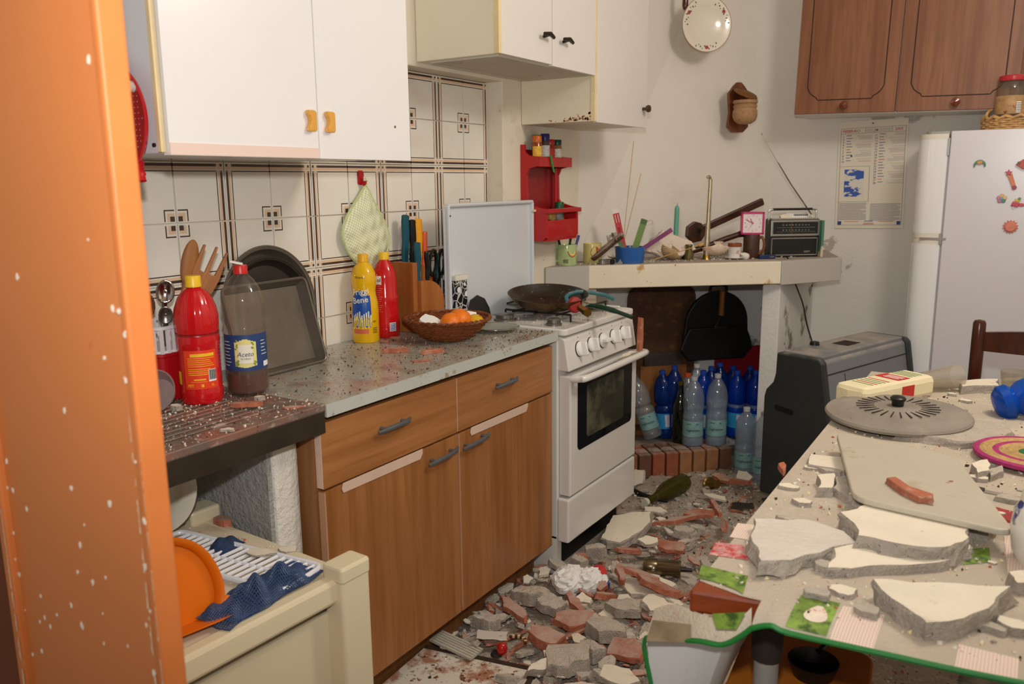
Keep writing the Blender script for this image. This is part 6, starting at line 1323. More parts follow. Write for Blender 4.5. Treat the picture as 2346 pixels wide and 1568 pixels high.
for k in range(4): cg.bx(X0,X0+.0004,-.026,.004,.187+k*.004,.1878+k*.004); cg.bx(X0,X0+.0004,.024,.074,.187+k*.004,.1878+k*.004)
crd.bx(X0,X0+.0005,-cw/2+.04,-cw/2+.1,-.2075,-.2055).bx(X0,X0+.0005,cw/2-.1,cw/2-.04,-.2075,-.2055)
for k in range(4): crd.bx(X0,X0+.0005,-.02-k*.001,.02+k*.001,-.213-k*.0024,-.212-k*.0024)
cb_.bx(X0,X0+.0005,-cw/2+.012,-cw/2+.027,-.221,-.205).bx(X0,X0+.0005,cw/2-.026,cw/2-.011,-.221,-.205).bx(X0,X0+.0005,-.018,.018,-.206,-.2035)
cb_.lathe([(0,.0006),(.0045,.0003)], 12, M=Matrix.Translation((X0,-cw/2+.058,.0845)) @ Matrix.Rotation(R_(90),4,'Y')); crd.lathe([(0,.0006),(.0055,.0003)], 12, M=Matrix.Translation((X0,.017,.193)) @ Matrix.Rotation(R_(90),4,'Y'))
part('blue_lettering', cb_, mat('calendar_blue','#2c3f86',.5), cal)['kind'] = 'stuff'; part('red_lettering', crd, mat('calendar_red','#c2402c',.5), cal)['kind'] = 'stuff'; part('grey_print', cg, mat('calendar_grey','#6d7088',.6), cal)['kind'] = 'stuff'
part('picture', MB().bx(X0,X0+.0006,-cw/2+.032,-cw/2+.114,-.095,.026), mat('picture_blue','#dcd6c8',.5,layers=[(16,.50,.52,'#3558a8',(1,.7,1.6))]), cal)
part('nail', MB().lathe([(0,.006),(.003,.005),(.003,0)], 8, M=Matrix.Translation((X0,.0,.223)) @ Matrix.Rotation(R_(90),4,'Y')), m_dark, cal)
# ------------------------------------------------------------------ fridge magnets and things on top
FY = 3.8985
def magnet(name, label, x, z, polys):
    t = thing(name, label, 'magnet', (x,FY,z), rot=(0,0,R_(-90)), group='magnets on the fridge side')
    for (nm_, pl, cc, h0, h1) in polys: part(nm_, MB().prism(pl, h0, h1, M=XF), mat('mag_'+cc,cc,.35,coat=.3,var=.15,vs=50), t, bevel=.0015)
arc = lambda r, a0, a1, n=12, cx=0, cy=0: [(cx+r*math.cos(R_(a0+(a1-a0)*k/n)), cy+r*math.sin(R_(a0+(a1-a0)*k/n))) for k in range(n+1)]
blob = lambda cx, cy, r, n=10, sx=1, sy=1: [(cx+sx*r*math.cos(6.2832*k/n), cy+sy*r*math.sin(6.2832*k/n)) for k in range(n)]
star = lambda cx, cy, r, n, q=.45, ph=90: [(cx+(r if k%2 == 0 else r*q)*math.cos(R_(ph+180*k/n)), cy+(r if k%2 == 0 else r*q)*math.sin(R_(ph+180*k/n))) for k in range(2*n)]
magnet('moon_magnet', 'green crescent moon magnet with orange face', 1.588, 1.419, [('crescent', arc(.022,-10,190,14,0,-.012)+arc(.017,185,-5,12,0,-.019), '#3f7a5a', 0, .006), ('face', blob(0,-.0005,.009,10,1.2,.8), '#c98a3a', .005, .008)])
magnet('star_magnet', 'long red and yellow comet star magnet', 1.700, 1.352, [('tail', [(-.012,.014),(.004,.022),(.022,-.03),(.012,-.042)], '#c9703a', 0, .006), ('star', star(-.008,.024,.015,5), '#b8384a', .003, .008), ('end', blob(.016,-.034,.009), '#8f2a3a', .003, .007)])
magnet('flower_magnet', 'flower magnet with pastel coloured petals', 1.677, 1.275, [('petal', blob(.011*math.cos(R_(a)), .011*math.sin(R_(a)), .0085), c, .0, .005) for a, c in ((18,'#cfae6a'),(90,'#d2a36a'),(162,'#b8788a'),(234,'#b06a8a'),(306,'#3f7a6a'))]+[('centre', blob(0,0,.006), '#5f9ab0', .004, .007)])
magnet('cup_magnet', 'red and white cup magnet with yellow and green top', 1.730, 1.258, [('cup', [(-.02,-.012),(.006,-.018),(.01,.0),(-.014,.006)], '#b8283a', 0, .006), ('handle', blob(.017,-.008,.009,10,1.3,.8), '#c23a44', 0, .004), ('top', blob(.002,.01,.010,10,1.1,.7), '#cfae2a', .002, .007), ('leaf', blob(.008,.016,.006), '#3f8a4a', .004, .008), ('tip', [(-.014,-.014),(-.006,-.02),(-.012,-.028)], '#e0d8cc', 0, .004)])
magnet('sun_magnet', 'salmon pink sun face magnet with pointed rays', 1.717, 1.163, [('rays', star(0,0,.029,14,.72), '#c9694f', 0, .005), ('face', blob(0,0,.019,16), '#cf7458', .004, .009), ('nose', blob(0,.0,.003), '#d98468', .008, .011)])
magnet('heart_magnet', 'dark red heart magnet at the right edge of the picture', 1.742, 1.408, [('heart', [(-.03,0),(-.005,.02),(.02,.018),(.028,0),(.018,-.02),(-.005,-.018)], '#a83224', 0, .012), ('leaf', blob(-.018,.006,.006), '#5a4a1a', .01, .014)])
bk_ = thing('wicker_tray', 'pale woven wicker tray with handle on top of the fridge', 'tray', (1.725,4.06,1.5475)); m_pw = mat('pale_wicker','#c09560',.6,var=.3,vs=50,layers=[(40,.58,.68,'#8a6034')])
wv = MB()
for k in range(5):
    pts = [((.150+(.004 if (i+k)%2 else -.004))*math.cos(i*6.2832/36), (.105+(.004 if (i+k)%2 else -.004))*math.sin(i*6.2832/36), .006+k*.0085) for i in range(36)]; wv.tube(pts, .0052, 6, closed=True)
part('weave', wv, m_pw, bk_, smooth=True); part('rim', MB().tube([(.153*math.cos(i*6.2832/72), .108*math.sin(i*6.2832/72), .050+.005*math.sin(i*6.2832/72*18)) for i in range(72)], .007, 6, closed=True), m_pw, bk_, smooth=True); part('base', MB().lathe([(0,.002),(.145,.002),(.145,.006),(0,.006)], 36, M=Matrix.Scale(.7,4,(0,1,0))), m_pw, bk_); part('handle', MB().tube(smoothpath([(-.14,-.03,.045),(-.135,-.02,.075),(-.12,.0,.085),(-.135,.02,.075),(-.14,.03,.045)],4), .006, 8), m_pw, bk_, smooth=True)
def jar(label, loc, r, h, lidc, con):
    t = thing('glass_jar', label, 'jar', loc, face(loc)); part('glass', MB().lathe([(0,0),(r*.92,0),(r,.006),(r,h*.74),(r*.93,h*.84),(r*.8,h*.88),(r*.8,h*.9)], 32), thin('jar_glass','#e2dccc','#b9b09a',.10), t, smooth=True)
    part('contents', MB().lathe([(0,.004),(r*.88,.004),(r*.94,.009),(r*.94,h*.2),(r*.5,h*.24),(0,h*.22)], 24), mat('preserve_'+con,con,.3,var=.4,vs=40), t, smooth=True); part('lid', MB().lathe([(0,h*.88),(r*.9,h*.88),(r*.92,h*.9),(r*.92,h*.965),(r*.86,h*.98),(0,h*.98)], 32), mat('jar_lid_'+lidc,lidc,.3,coat=.3), t, smooth=True)
    l_ = part('label', patch(MB(), r+.0005, R_(-80), R_(55), h*.26, h*.60, 16), mat('jar_label','#b08a5c',.5,var=.3,vs=26,layers=[(30,.55,.62,'#7a4426')]), t, smooth=True)
    mb = MB(); patch(mb, r+.001, R_(18), R_(34), h*.28, h*.48, 4); part('barcode_ground', mb, m_wht, l_); mb = MB()
    for k in range(6): patch(mb, r+.0014, R_(19), R_(33), h*(.30+k*.03), h*(.312+k*.03), 3)
    part('barcode', mb, m_blk, l_); return t
jar('glass jar with red lid and brown preserve in the wicker tray', (1.672,4.04,1.555), .058, .212, '#b82430', '#4a2412')
jar('glass jar with white lid at the right edge of the wicker tray', (1.80,4.07,1.555), .054, .2, '#cfcabc', '#6a5a3a')
# ------------------------------------------------------------------ bottles on the hearth
HZ = .1175
m_petc = thin('water_bottle_clear','#f0f5f8','#dbe6ee',.13,.06,1.6,.07); m_petb = thin('water_bottle_blue','#5f93f0','#1250cc',.34,.05,1.6,.05); m_petd = thin('water_bottle_dark_blue','#4a78cc','#103f98',.36,.05,1.6,.05)
m_water = thin('water','#e2edf4','#c6d8e6',.22,.05,1.6,.06); m_teal_l = mat('teal_label','#7da5a4',.35,var=.15,vs=18,layers=[(10,.5,.7,'#a3c0bc')]); m_blue_l = mat('blue_label','#2f8fc4',.35,var=.1,vs=20)
def water_bottle(label, loc, h, r, mt, capc, lab=None, rot=None, fill=.0, word=None, waist=True):
    k = h/.30
    prof = [(0,.004*k),(r*.6,.0),(r*.93,.004*k),(r,.012*k),(r,.035*k),(r*.95,.04*k),(r*.97,.045*k),(r*.97,.115*k),(r,.12*k),(r*.98,.135*k),(r*.74 if waist else r*.97,.148*k),(r*.98,.162*k),(r,.19*k),(r*.97,.215*k),(r*.82,.245*k),(r*.5,.27*k),(.0135,.282*k),(.0125,.29*k)]
    t = thing('water_bottle', label, 'bottle', loc, face(loc)+R_(4), 'bottles by the fireplace', rot=rot)
    part('body', MB().lathe(prof, 28), mt, t, smooth=True)
    part('cap', MB().lathe([(0,h-.018),(.0155,h-.018),(.0155,h-.002),(.0135,h),(0,h)], 18), mat('cap_'+capc,capc,.35), t, smooth=True)
    if fill: part('water', MB().lathe([(0,.006),(r*.9,.007),(r*.96,.014),(r*.93,.04*k),(r*.93,fill*.3*k),(0,fill*.3*k)], 24), m_water, t, smooth=True)
    if lab:
        l_ = part('label', patch(MB(), r*.985, R_(-100), R_(100), .046*k, .114*k, 22), lab, t, smooth=True)
        if word:
            tx = MB(); text_bent(tx, word, .0155, r*.985+.0006, .075*k, R_(-2), shear=.2); part('label_print', tx, mat('label_dark','#26323a',.5), l_)
            tx = MB(); patch(tx, r*.985+.0005, R_(-40), R_(-12), .099*k, .103*k, 5); part('label_leaf', tx, mat('label_leaf_green','#3a7a5a',.5), l_); tx = MB(); patch(tx, r*.985+.0005, R_(14), R_(24), .099*k, .105*k, 4); part('label_mark', tx, mat('label_leaf_blue','#3a6aa0',.5), l_)
        else:
            tx = MB(); patch(tx, r*.985+.0006, R_(0), R_(45), .055*k, .108*k, 8); part('label_panel', tx, mat('label_lilac','#c9c2d2',.5,var=.2,vs=120), l_, smooth=True)
    return t
def hp(x, y, z=HZ): q = at('z', z, x, y); return (q.x, q.y, z)
def hc(x, y, h, z=HZ): q = at('z', z+h, x, y); return (q.x, q.y, z)      # by the top of its cap
W_ = 'Lughentina'
water_bottle('clear water bottle with teal label at the front of the hearth', hc(1591,863,.335), .335, .050, m_petc, '#b9b9bd', m_teal_l, fill=.55, word=W_)
water_bottle('clear water bottle with grey cap right of the front bottle', hc(1645,857,.345), .345, .050, m_petc, '#b9b9bd', m_teal_l, fill=.62, word=W_)
water_bottle('shorter clear water bottle on the floor at the hearth corner', hp(1704,1090,.002), .33, .048, m_petc, '#b9b9bd', m_teal_l, fill=.8, word=W_)
water_bottle('clear water bottle half hidden behind the heater', hp(1744,1104,.002), .33, .048, m_petc, '#9a9aa0', m_teal_l, fill=.3, word=W_)
q = hp(1527,1000); water_bottle('blue water bottle with lilac label tilted left at the left of the row', q, .335, .049, m_petd, '#1b3f9a', m_blue_l, rot=(R_(5),0,face(q)))
for (lb, px, py, h, mt, cc) in (('blue water bottle behind the dark wine bottle',1546,838,.36,m_petd,'#1b3f9a'),('blue water bottle behind the front clear bottles',1612,849,.335,m_petb,'#1d49a8'),('blue water bottle right of centre in the row',1690,849,.33,m_petb,'#1d49a8'),('blue water bottle next to the heater',1733,849,.335,m_petb,'#1d49a8'),('blue water bottle in the back row by the red tray',1630,840,.335,m_petd,'#20489a'),('blue water bottle at the back under the griddle pan',1650,831,.345,m_petd,'#20489a'),('blue water bottle in the back row, second from the heater',1680,838,.33,m_petd,'#1d49a8'),('blue water bottle in the back row nearest the heater',1719,839,.33,m_petd,'#1d49a8')):
    water_bottle(lb, hc(px,py,h), h, .046, mt, cc, m_blue_l if mt is m_petb else None, fill=.5 if mt is m_petb else 0)
water_bottle('clear bottle with white cap in the back row', hc(1597,834,.355), .355, .045, m_petc, '#c9c6c2'); water_bottle('bottle with orange cap behind the front clear bottle', hc(1576,855,.325), .325, .045, m_petc, '#c2502a')
q = hp(1497,1008); water_bottle('empty clear bottle with teal label leaning against the stove side', (q[0]-.0,q[1],HZ+.014), .33, .046, m_petc, '#9a9aa0', m_teal_l, rot=(R_(19),R_(-3),face(q)), word=W_)
q = hp(1556,1012); t = thing('wine_bottle', 'dark green wine bottle among the water bottles on the hearth', 'bottle', q); m_wine = mat('dark_wine_glass','#0c120a',.06,coat=.5)
part('body', MB().lathe([(0,0),(.036,0),(.039,.006),(.039,.16),(.036,.19),(.022,.225),(.0145,.25),(.0145,.285)], 28), m_wine, t, smooth=True); part('lip', MB().lathe([(.0155,.283),(.016,.297),(.013,.3),(0,.3)], 20), mat('olive_foil','#5a4f22',.3,metal=.5), t, smooth=True)
# boards and pan against the fireback
bo = thing('wooden_board', 'large dark rust-brown board with rounded top leaning in the fireplace', 'board', mp(.30,-3.46,HZ), rot=(R_(-2),0,R_(45)))
bo.scale = (1.28,1,1.04)
top_ = [(.108*math.cos(R_(a)), .66+.075*math.sin(R_(a))) for a in range(0,181,15)]; MZX = Matrix(((1,0,0,0),(0,0,-1,0),(0,1,0,0),(0,0,0,1)))
part('panel', MB().prism([(-.10,0),(.10,0),(.135,.30),(.142,.55)]+[(x*1.28,z) for x, z in top_]+[(-.142,.55),(-.135,.30)], -.008, .008, M=MZX), mat('rusty_board','#4a2c14',.6,var=.3,vs=14,layers=[(30,.55,.7,'#6b4420'),(60,.62,.7,'#2a180c')],bump=.2), bo, bevel=.003)
part('lower_panel', MB().bx(-.09,.10,-.017,-.008,.02,.33), wood('amber_panel','#8a5a2a','#6f431c','z',20,.5), bo); part('metal_strap', MB().bx(-.075,.08,-.0205,-.017,.33,.395), mat('rust_strap','#4a4038',.5,metal=.5,var=.3,vs=20), bo)
gp_ = thing('griddle_pan', 'black cast iron griddle pan with wooden folding handle hanging in the fireplace', 'griddle pan', mp(.505,-3.42,.50), rot=(R_(4),0,R_(45))); m_ci = mat('cast_iron','#0e0d0c',.5,var=.3,vs=20,bump=.1,bs=120)
disc = [(.165*math.cos(R_(a)), .165+.165*math.sin(R_(a))) for a in range(-20,201,10)]
part('disc', MB().prism([(-.175,.02),(-.135,-.015),(.135,-.015),(.175,.02)]+[(.172,.10)]+disc[2:-2]+[(-.172,.10)], -.012, .012, M=MZX), m_ci, gp_, bevel=.005)
part('lower_plate', MB().prism([(-.15,-.01),(.15,-.01),(.192,.045),(.175,.10),(.15,.152),(-.15,.152),(-.175,.10),(-.192,.045)], .012, .03, M=MZX), m_ci, gp_, bevel=.006)
part('loop', MB().tube(smoothpath([(-.045,-.0,.315),(-.04,0,.35),(-.02,0,.358),(.02,0,.358),(.04,0,.35),(.045,0,.315)],4), .007, 8), m_ci, gp_, smooth=True)
part('handle', MB().tube([(.008,-.034,.215),(.008,-.03,.335)], .0165, 12, flat=.8), wood('ochre_handle','#8a5a20','#6f4212','z',30,.5), gp_, smooth=True)
part('handle_wire', MB().tube([(-.022,-.034,.155),(.008,-.034,.215),(.038,-.034,.155),(-.022,-.034,.155)], .0035, 6).tube([(.008,-.03,.335),(.0,-.02,.352)], .004, 6), m_steel, gp_)
solo('red_tray', MB().prism(rrect(.34,.41,.02), 0, .008, M=Matrix(((1,0,0,0),(0,0,-1,0),(0,1,0,.205),(0,0,0,1)))), mat('dark_red_plastic','#8f1420',.4), 'dark red plastic tray standing behind the water bottles', 'tray', mp(.61,-3.495,HZ+.001), rot=(R_(-1),0,R_(45)), bevel=.003)
solo('wooden_crate', MB().bx(-.15,.15,-.01,.01,0,.03).bx(-.15,.15,.0,.012,.06,.10), wood('crate_wood','#7a4a22','#5f3614','x',20,.7), 'low wooden crate slat at the back of the hearth beside the stove', 'crate', mp(.21,-3.40,HZ), R_(45), bevel=.002)
# ------------------------------------------------------------------ floor things
lb0, lb1 = at('z', .055, 1478, 1152), at('z', .062, 1600, 1086); dv = (lb1-lb0); 
t = thing('wine_bottle', 'empty olive-green wine bottle lying in the rubble before the hearth', 'bottle', lb0, rot=dv.to_track_quat('Z','Y').to_euler()); Lb = .31
m_og = thin('olive_glass','#a39a50','#6a6028',.30,.04,1.6,.04)
part('body', MB().lathe([(.0155,0),(.0155,.03),(.0145,.075),(.022,.105),(.036,.15),(.04,.18),(.04,.295),(.036,.305),(.012,.295),(0,.293)], 30), m_og, t, smooth=True); part('cap', MB().lathe([(0,-.004),(.0165,-.004),(.0165,.012),(.0155,.012)], 18), mat('cap_cream','#d9d2c0',.5), t, smooth=True)
part('dregs', MB().lathe([(.012,.04),(.018,.105),(.03,.15),(.034,.2),(0,.29)], 20, M=Matrix.Translation((0,0,0))), mat('dregs_olive','#4a4216',.15), t, smooth=True)
q = at('z', .03, 1632, 1112); t = thing('brass_fitting', 'broken brass bottle neck lying right of the wine bottle', 'fitting', (q.x,q.y,.035), rot=(R_(72),R_(20),R_(50))); part('collar', MB().lathe([(0,-.03),(.03,-.03),(.032,-.022),(.026,-.018),(.024,.0),(.016,.008),(.014,.024),(.019,.028),(.019,.036),(.012,.038),(0,.036)], 20), mat('old_brass','#6f5420',.3,metal=.6,var=.2,vs=20), t, smooth=True)
a0, a1 = at('z', .06, 1474, 1297), at('z', .06, 1568, 1306); dv = a1-a0
t = thing('pepper_mill', 'bronze metal cylinder lying in the rubble near the table corner', 'grinder', a0, rot=dv.to_track_quat('Z','Y').to_euler()); m_bz = mat('bronze_metal','#75664a',.28,metal=.85,var=.1,vs=12)
part('body', MB().lathe([(0,0),(.026,0),(.028,.003),(.028,.046),(.0265,.048),(.028,.05),(.028,.118),(.03,.122),(.028,.126),(0,.127)], 30), m_bz, t, smooth=True); part('knob', MB().ico((-.026,.006,.035), .008), m_chrome, t, smooth=True); part('stem', MB().tube([(0,0,.127),(0,0,.165)], [.009,.006], 10), m_black, t, smooth=True)
# crumpled paper with red corner
def crumple(r, seed, sc):
    g_ = random.Random(seed); ks = [(g_.uniform(2,7),g_.uniform(2,7),g_.uniform(0,6)) for _ in range(5)]
    return MB().ico((0,0,0), r, n=26, m_=16, sc=sc, fn=lambda d,a,t: 1+sum(.10*abs(math.sin(k1*d.x*2+k2*d.y*2+k3+d.z*3)) for k1,k2,k3 in ks)-.22)
q = at('z', .06, 1305, 1325); t = thing('crumpled_paper', 'crumpled white paper bag lying in the rubble at the stove corner', 'paper', (q.x,q.y,.055), R_(20)); part('sheet', crumple(.07,3,(.75,1.0,.5)), m_paper, t)
q2 = at('z', .06, 1355, 1330); t = thing('crumpled_paper', 'crumpled white wrapper with red border and blue print in the rubble', 'wrapper', (q2.x,q2.y,.055), R_(50)); part('sheet', crumple(.058,8,(.9,.8,.7)), m_paper, t); part('red_border', MB().tube(smoothpath([(.035,-.02,.03),(.035,.0,.042),(.03,.03,.035),(.02,.046,.012)],4), .013, 6, flat=.5), m_red, t); part('blue_mark', MB().box((.04,-.038,.012), (.012,.012,.02), M=Matrix.Rotation(R_(15),4,'X')), m_blue, t)
# red toy head and bracelet
q = at('z', .05, 1150, 1496); t = thing('red_ball_figure', 'small glossy red ball figure lying by the fallen white panel', 'figurine', (q.x,q.y,.062)); part('head', MB().ico((0,0,0), .018, sc=(.9,.9,1.05), n=18, m_=12), mat('glossy_red_paint','#b0140f',.12,coat=.6), t, smooth=True); part('base', MB().lathe([(0,-.022),(.018,-.02),(.014,-.01),(0,-.008)], 14, M=Matrix.Translation((-.014,-.006,0))), m_dark, t, smooth=True)
q = at('z', .05, 1180, 1480); bcl = MB()
for k in range(9):
    a = R_(20+k*16); bcl.box((0,0,0), (.008,.006,.007), M=Matrix.Translation((.03*math.cos(a), .03*math.sin(a), .0)) @ Matrix.Rotation(a,4,'Z'), mi=k % 2)
o = solo('bead_bracelet', bcl, [mat('bead_brown','#5a2d1a',.4), mat('bead_cream','#d9c08a',.4)], 'brown and cream beaded bracelet piece beside the red ball', 'bracelet', (q.x,q.y,.062))
# fallen white panel
pn = traced([(975,1480),(1222,1532),(1180,1640),(790,1640)], .035); c = sum(pn, Vector())/4
t = thing('fallen_panel', 'fallen white panel with dark edge and reddish dirt on the floor', 'panel', (c.x,c.y,.012))
part('face', MB().prism([(p.x-c.x,p.y-c.y) for p in pn], 0, .02), mat('dirty_white_panel','#d9d2c2',.5,var=.05,vs=6,layers=[(12,.50,.60,'#a5765c'),(40,.57,.63,'#6a3a26')]), t); ed = MB()
for (i, j) in ((0,1),(1,2)):
    a, b_ = pn[i]-c, pn[j]-c; ed.tube([(a.x,a.y,.015),(b_.x,b_.y,.015)], .011, 6)
part('dark_edge', ed, mat('rotten_edge','#3a2a1c',.9,var=.3,vs=40,bump=.5), t)
o = solo('black_hose', MB().tube(smoothpath([at('z',.03,1440,1118), at('z',.025,1470,1134), at('z',.02,1500,1144), at('z',.02,1530,1148)],4), .011, 10), m_black, 'black rubber hose end sticking out beside the stove', 'hose', smooth=True)
solo('white_card', rough_slab([(-.045,-.03),(.045,-.03),(.045,.03),(-.045,.03)], .003, jag=.0005), [mat('speckled_card','#cfc8bc',.7,layers=[(60,.66,.69,'#3a2d24')])]*2, 'square white card speckled with dirt near the red ball', 'card', tuple(at('z',.058,1128,1457)), rot=(R_(-8),R_(4),R_(30)))
cs = MB()
for k in range(6): cs.bx(-.075,.075,-.03+k*.0105,-.023+k*.0105,0,.006)
solo('ribbed_strip', cs.bx(-.075,.075,-.03,.03,-.002,.001), mat('grey_strip','#b9b2a2',.7,var=.1,vs=20), 'pale ribbed plastic strip along the fallen panel', 'strip', tuple(at('z',.045,1045,1480)), rot=(0,R_(4),R_(-2)))
tq = at('z', .03, 1700, 1165); solo('pottery_shard', rough_slab([(-.05,-.02),(0,-.03),(.05,-.015),(.045,.025),(-.04,.02)], .012), [mat('dark_pottery','#26211c',.25,var=.2,vs=20,layers=[(22,.56,.62,'#3f5a44'),(30,.6,.66,'#8a3a26')]), m_terra_n], 'dark glazed pottery shard with pattern beside the table edge', 'pottery', (tq.x,tq.y,.03), rot=(R_(24),0,R_(20)))
# ------------------------------------------------------------------ rubble: named pieces
def piece(kind, px, py, L_, W2_, th, ang, z, label, tilt=(0,0), mats=None, group=None):
    th = th*.72 if kind == 'chunk' else th; q = at('z', z, px, py); ol = outline(L_/2, W2_/2, 11 if kind != 'shard' else 8, .16 if kind != 'shard' else .12)
    mts = mats or ([m_terra, m_terra_n] if kind == 'shard' else [m_chunktop, m_chunk] if kind == 'slab' else [m_chunk, m_chunk2])
    o = link('brick_shard' if kind == 'shard' else 'plaster_slab' if kind == 'slab' else 'plaster_chunk', rough_slab(ol, th, lump=.35 if kind == 'chunk' else .1).mesh('rubble', mts), None, (q.x,q.y,z-th*.4), (R_(tilt[0]),R_(tilt[1]),R_(ang)))
    return tag(o, label, 'brick shard' if kind == 'shard' else 'plaster', group or ('brick shards in the floor rubble' if kind == 'shard' else 'plaster pieces in the floor rubble'))
slab_px('plaster_slab', [(1405,1180),(1450,1176),(1495,1178),(1492,1200),(1455,1225),(1420,1240),(1377,1226),(1390,1200)], .045, .03, SLAB, 'thick cream plaster slab leaning on the rubble beside the stove', 'plaster', 'plaster pieces in the floor rubble', (R_(4),R_(-3)))
P_ = [('slab',1484,1240,.085,.06,.012,20,.075,'pale thin plaster flake right of the thick slab by the stove',(12,4)),('shard',1535,1254,.11,.075,.014,30,.06,'broad terracotta shard right of the pale flake',(10,6)),
('shard',1605,1178,.14,.06,.014,10,.055,'flat terracotta plate below the lying wine bottle',(6,-5)),('shard',1548,1194,.20,.028,.016,40,.06,'long terracotta splinter pointing at the stove',(0,-6)),('shard',1640,1165,.13,.022,.02,-50,.075,'thin brick stick crossing the terracotta plate',(0,10)),('shard',1660,1205,.12,.03,.016,-70,.06,'upright terracotta wedge near the table edge',(40,0)),
('slab',1480,1352,.19,.13,.03,15,.05,'large white plaster slab under brick shards near the bronze cylinder',(3,-3)),('shard',1420,1315,.11,.03,.022,-55,.095,'short thick brick stick on the white slab',(0,14)),('shard',1468,1318,.15,.05,.014,0,.095,'curved orange brick shard on the white slab',(-14,4)),('shard',1508,1345,.17,.06,.018,-10,.09,'flat brick shard with mortar on the white slab',(-12,6),),
('slab',1512,1388,.15,.10,.018,30,.06,'smooth greyish plaster sheet beside the tablecloth',(8,6)),('chunk',1215,1365,.125,.085,.05,10,.06,'rounded mortar chunk near the cabinet plinth',(0,0)),('chunk',1262,1388,.11,.08,.045,-20,.06,'mortar chunk right of the rounded chunk near the plinth',(0,8)),('shard',1178,1397,.15,.045,.018,-20,.06,'long dusty pink brick shard near the cabinet plinth',(8,4)),
('chunk',1112,1428,.09,.06,.045,0,.055,'small whitish mortar lump by the cabinet plinth',(0,0)),('shard',1318,1422,.16,.07,.02,35,.065,'big dusty terracotta shard in the middle of the rubble',(14,-6)),('shard',1248,1462,.12,.08,.03,10,.06,'reddish broken brick lump behind the red ball',(6,6)),('chunk',1388,1448,.15,.10,.055,-15,.06,'yellow-stained mortar block in the front rubble',(0,-6)),
('chunk',1305,1518,.14,.12,.055,20,.055,'large grey plaster block at the bottom of the rubble',(-4,0)),('chunk',1432,1392,.12,.08,.035,10,.065,'flat grey mortar piece left of the tablecloth',(6,-4)),('shard',1318,1382,.11,.035,.02,-30,.075,'dark terracotta splinter beside the wrapper',(10,10)),('shard',1388,1368,.09,.028,.018,60,.08,'pink brick splinter below the wrapper',(0,16)),
('slab',1338,1372,.06,.05,.008,10,.085,'small bright white flake beside the wrapper',(16,0)),('shard',1440,1492,.13,.09,.018,0,.06,'flat dusty brick plate beside the green hem',(10,-4)),('chunk',1352,1492,.12,.07,.045,-30,.055,'grey mortar wedge left of the green hem',(0,0)),('slab',1425,1556,.13,.07,.02,5,.05,'white plaster slab at the bottom edge by the green hem',(4,0)),('slab',1236,1530,.04,.12,.03,-20,.05,'white plaster wedge right of the fallen panel',(0,24)),
('slab',1460,1096,.09,.11,.014,0,.08,'cream and terracotta fragment leaning on the stove corner',(60,-20)),('slab',1707,1092,.07,.06,.016,0,.07,'upright cream plaster triangle before the corner bottle',(58,0)),('shard',1652,1096,.09,.05,.016,0,.05,'terracotta lump below the corner bottle',(20,10)),('shard',1700,1105,.10,.03,.02,20,.05,'terracotta strip under the cream triangle',(0,0)),('chunk',1568,1222,.09,.07,.04,0,.055,'white mortar lump left of the upright wedge',(0,0)),('chunk',1600,1216,.06,.05,.035,0,.05,'grey mortar lump right of the white lump',(0,0)),
('slab',1500,1170,.10,.06,.008,10,.045,'thin pale plaster flake below the wine bottle neck',(4,0)),('slab',1640,1140,.12,.05,.008,-8,.04,'thin pale plaster sheet below the brass fitting',(3,0)),('chunk',1360,1262,.09,.07,.045,0,.065,'mortar lump in front of the stove plinth',(0,0)),('chunk',1330,1290,.07,.05,.04,0,.06,'small mortar lump left of the wrapper',(0,0)),('shard',1440,1262,.11,.03,.014,20,.06,'pinkish brick strip under the thick slab',(0,0)),('shard',1330,1278,.05,.04,.012,0,.07,'small pink brick chip at the stove corner',(20,0)),('shard',1380,1345,.04,.05,.014,0,.07,'brown brick chip under the red-bordered wrapper',(20,0))]
for a in P_: piece(*a)
# anonymous rubble, one object per piece, groups share a label
def in_view(x, y, z=.04):
    d = Vector((x,y,z))-CAM; k = d.dot(_f); return 1173+FPX*d.dot(_r)/k, 784-FPX*d.dot(_u)/k
GR = {'c': ([rough_slab(outline(1,.75), .45, lump=.4).mesh('rubble', [m_chunk, m_chunk2]) for _ in range(10)], 'plaster_fragment', 'grey plaster fragment lying loose in the floor rubble', 'plaster', 'loose plaster fragments on the floor'),
      'w': ([rough_slab(outline(1,.7), .2, lump=.15).mesh('rubble', [m_chunktop, m_chunk]) for _ in range(8)], 'plaster_flake', 'pale plaster flake lying loose in the floor rubble', 'plaster', 'loose plaster flakes on the floor'),
      't': ([rough_slab(outline(1,rnd.uniform(.3,.6)), .2, lump=.2).mesh('rubble', [m_terra, m_terra_n]) for _ in range(10)], 'brick_fragment', 'terracotta brick fragment lying loose in the floor rubble', 'brick shard', 'loose brick fragments on the floor')}
LM = [('the cabinet plinth',.5,1.9),('the small red ball',.648,1.773),('the fallen white panel',.62,1.62),('the crumpled paper bag',.60,2.3),('the red-bordered wrapper',.68,2.28),('the bronze cylinder',.84,2.48),('the stove drawer',.58,2.62),('the lying wine bottle',.58,3.2),('the brass fitting',.70,3.36),('the corner water bottle',.78,3.68),('the thick cream slab',.62,2.75),('the green cloth hem',1.1,1.6),('the big grey block',.86,1.72),('the terracotta splinters',.92,2.75),('the pottery shard',1.05,2.9),('the yellow-stained block',.86,1.95)]
def near(x, y): return min(LM, key=lambda l: (l[1]-x)**2+(l[2]-y)**2)[0]
cnt = {'c': 0, 'w': 0, 't': 0}; tries = 0
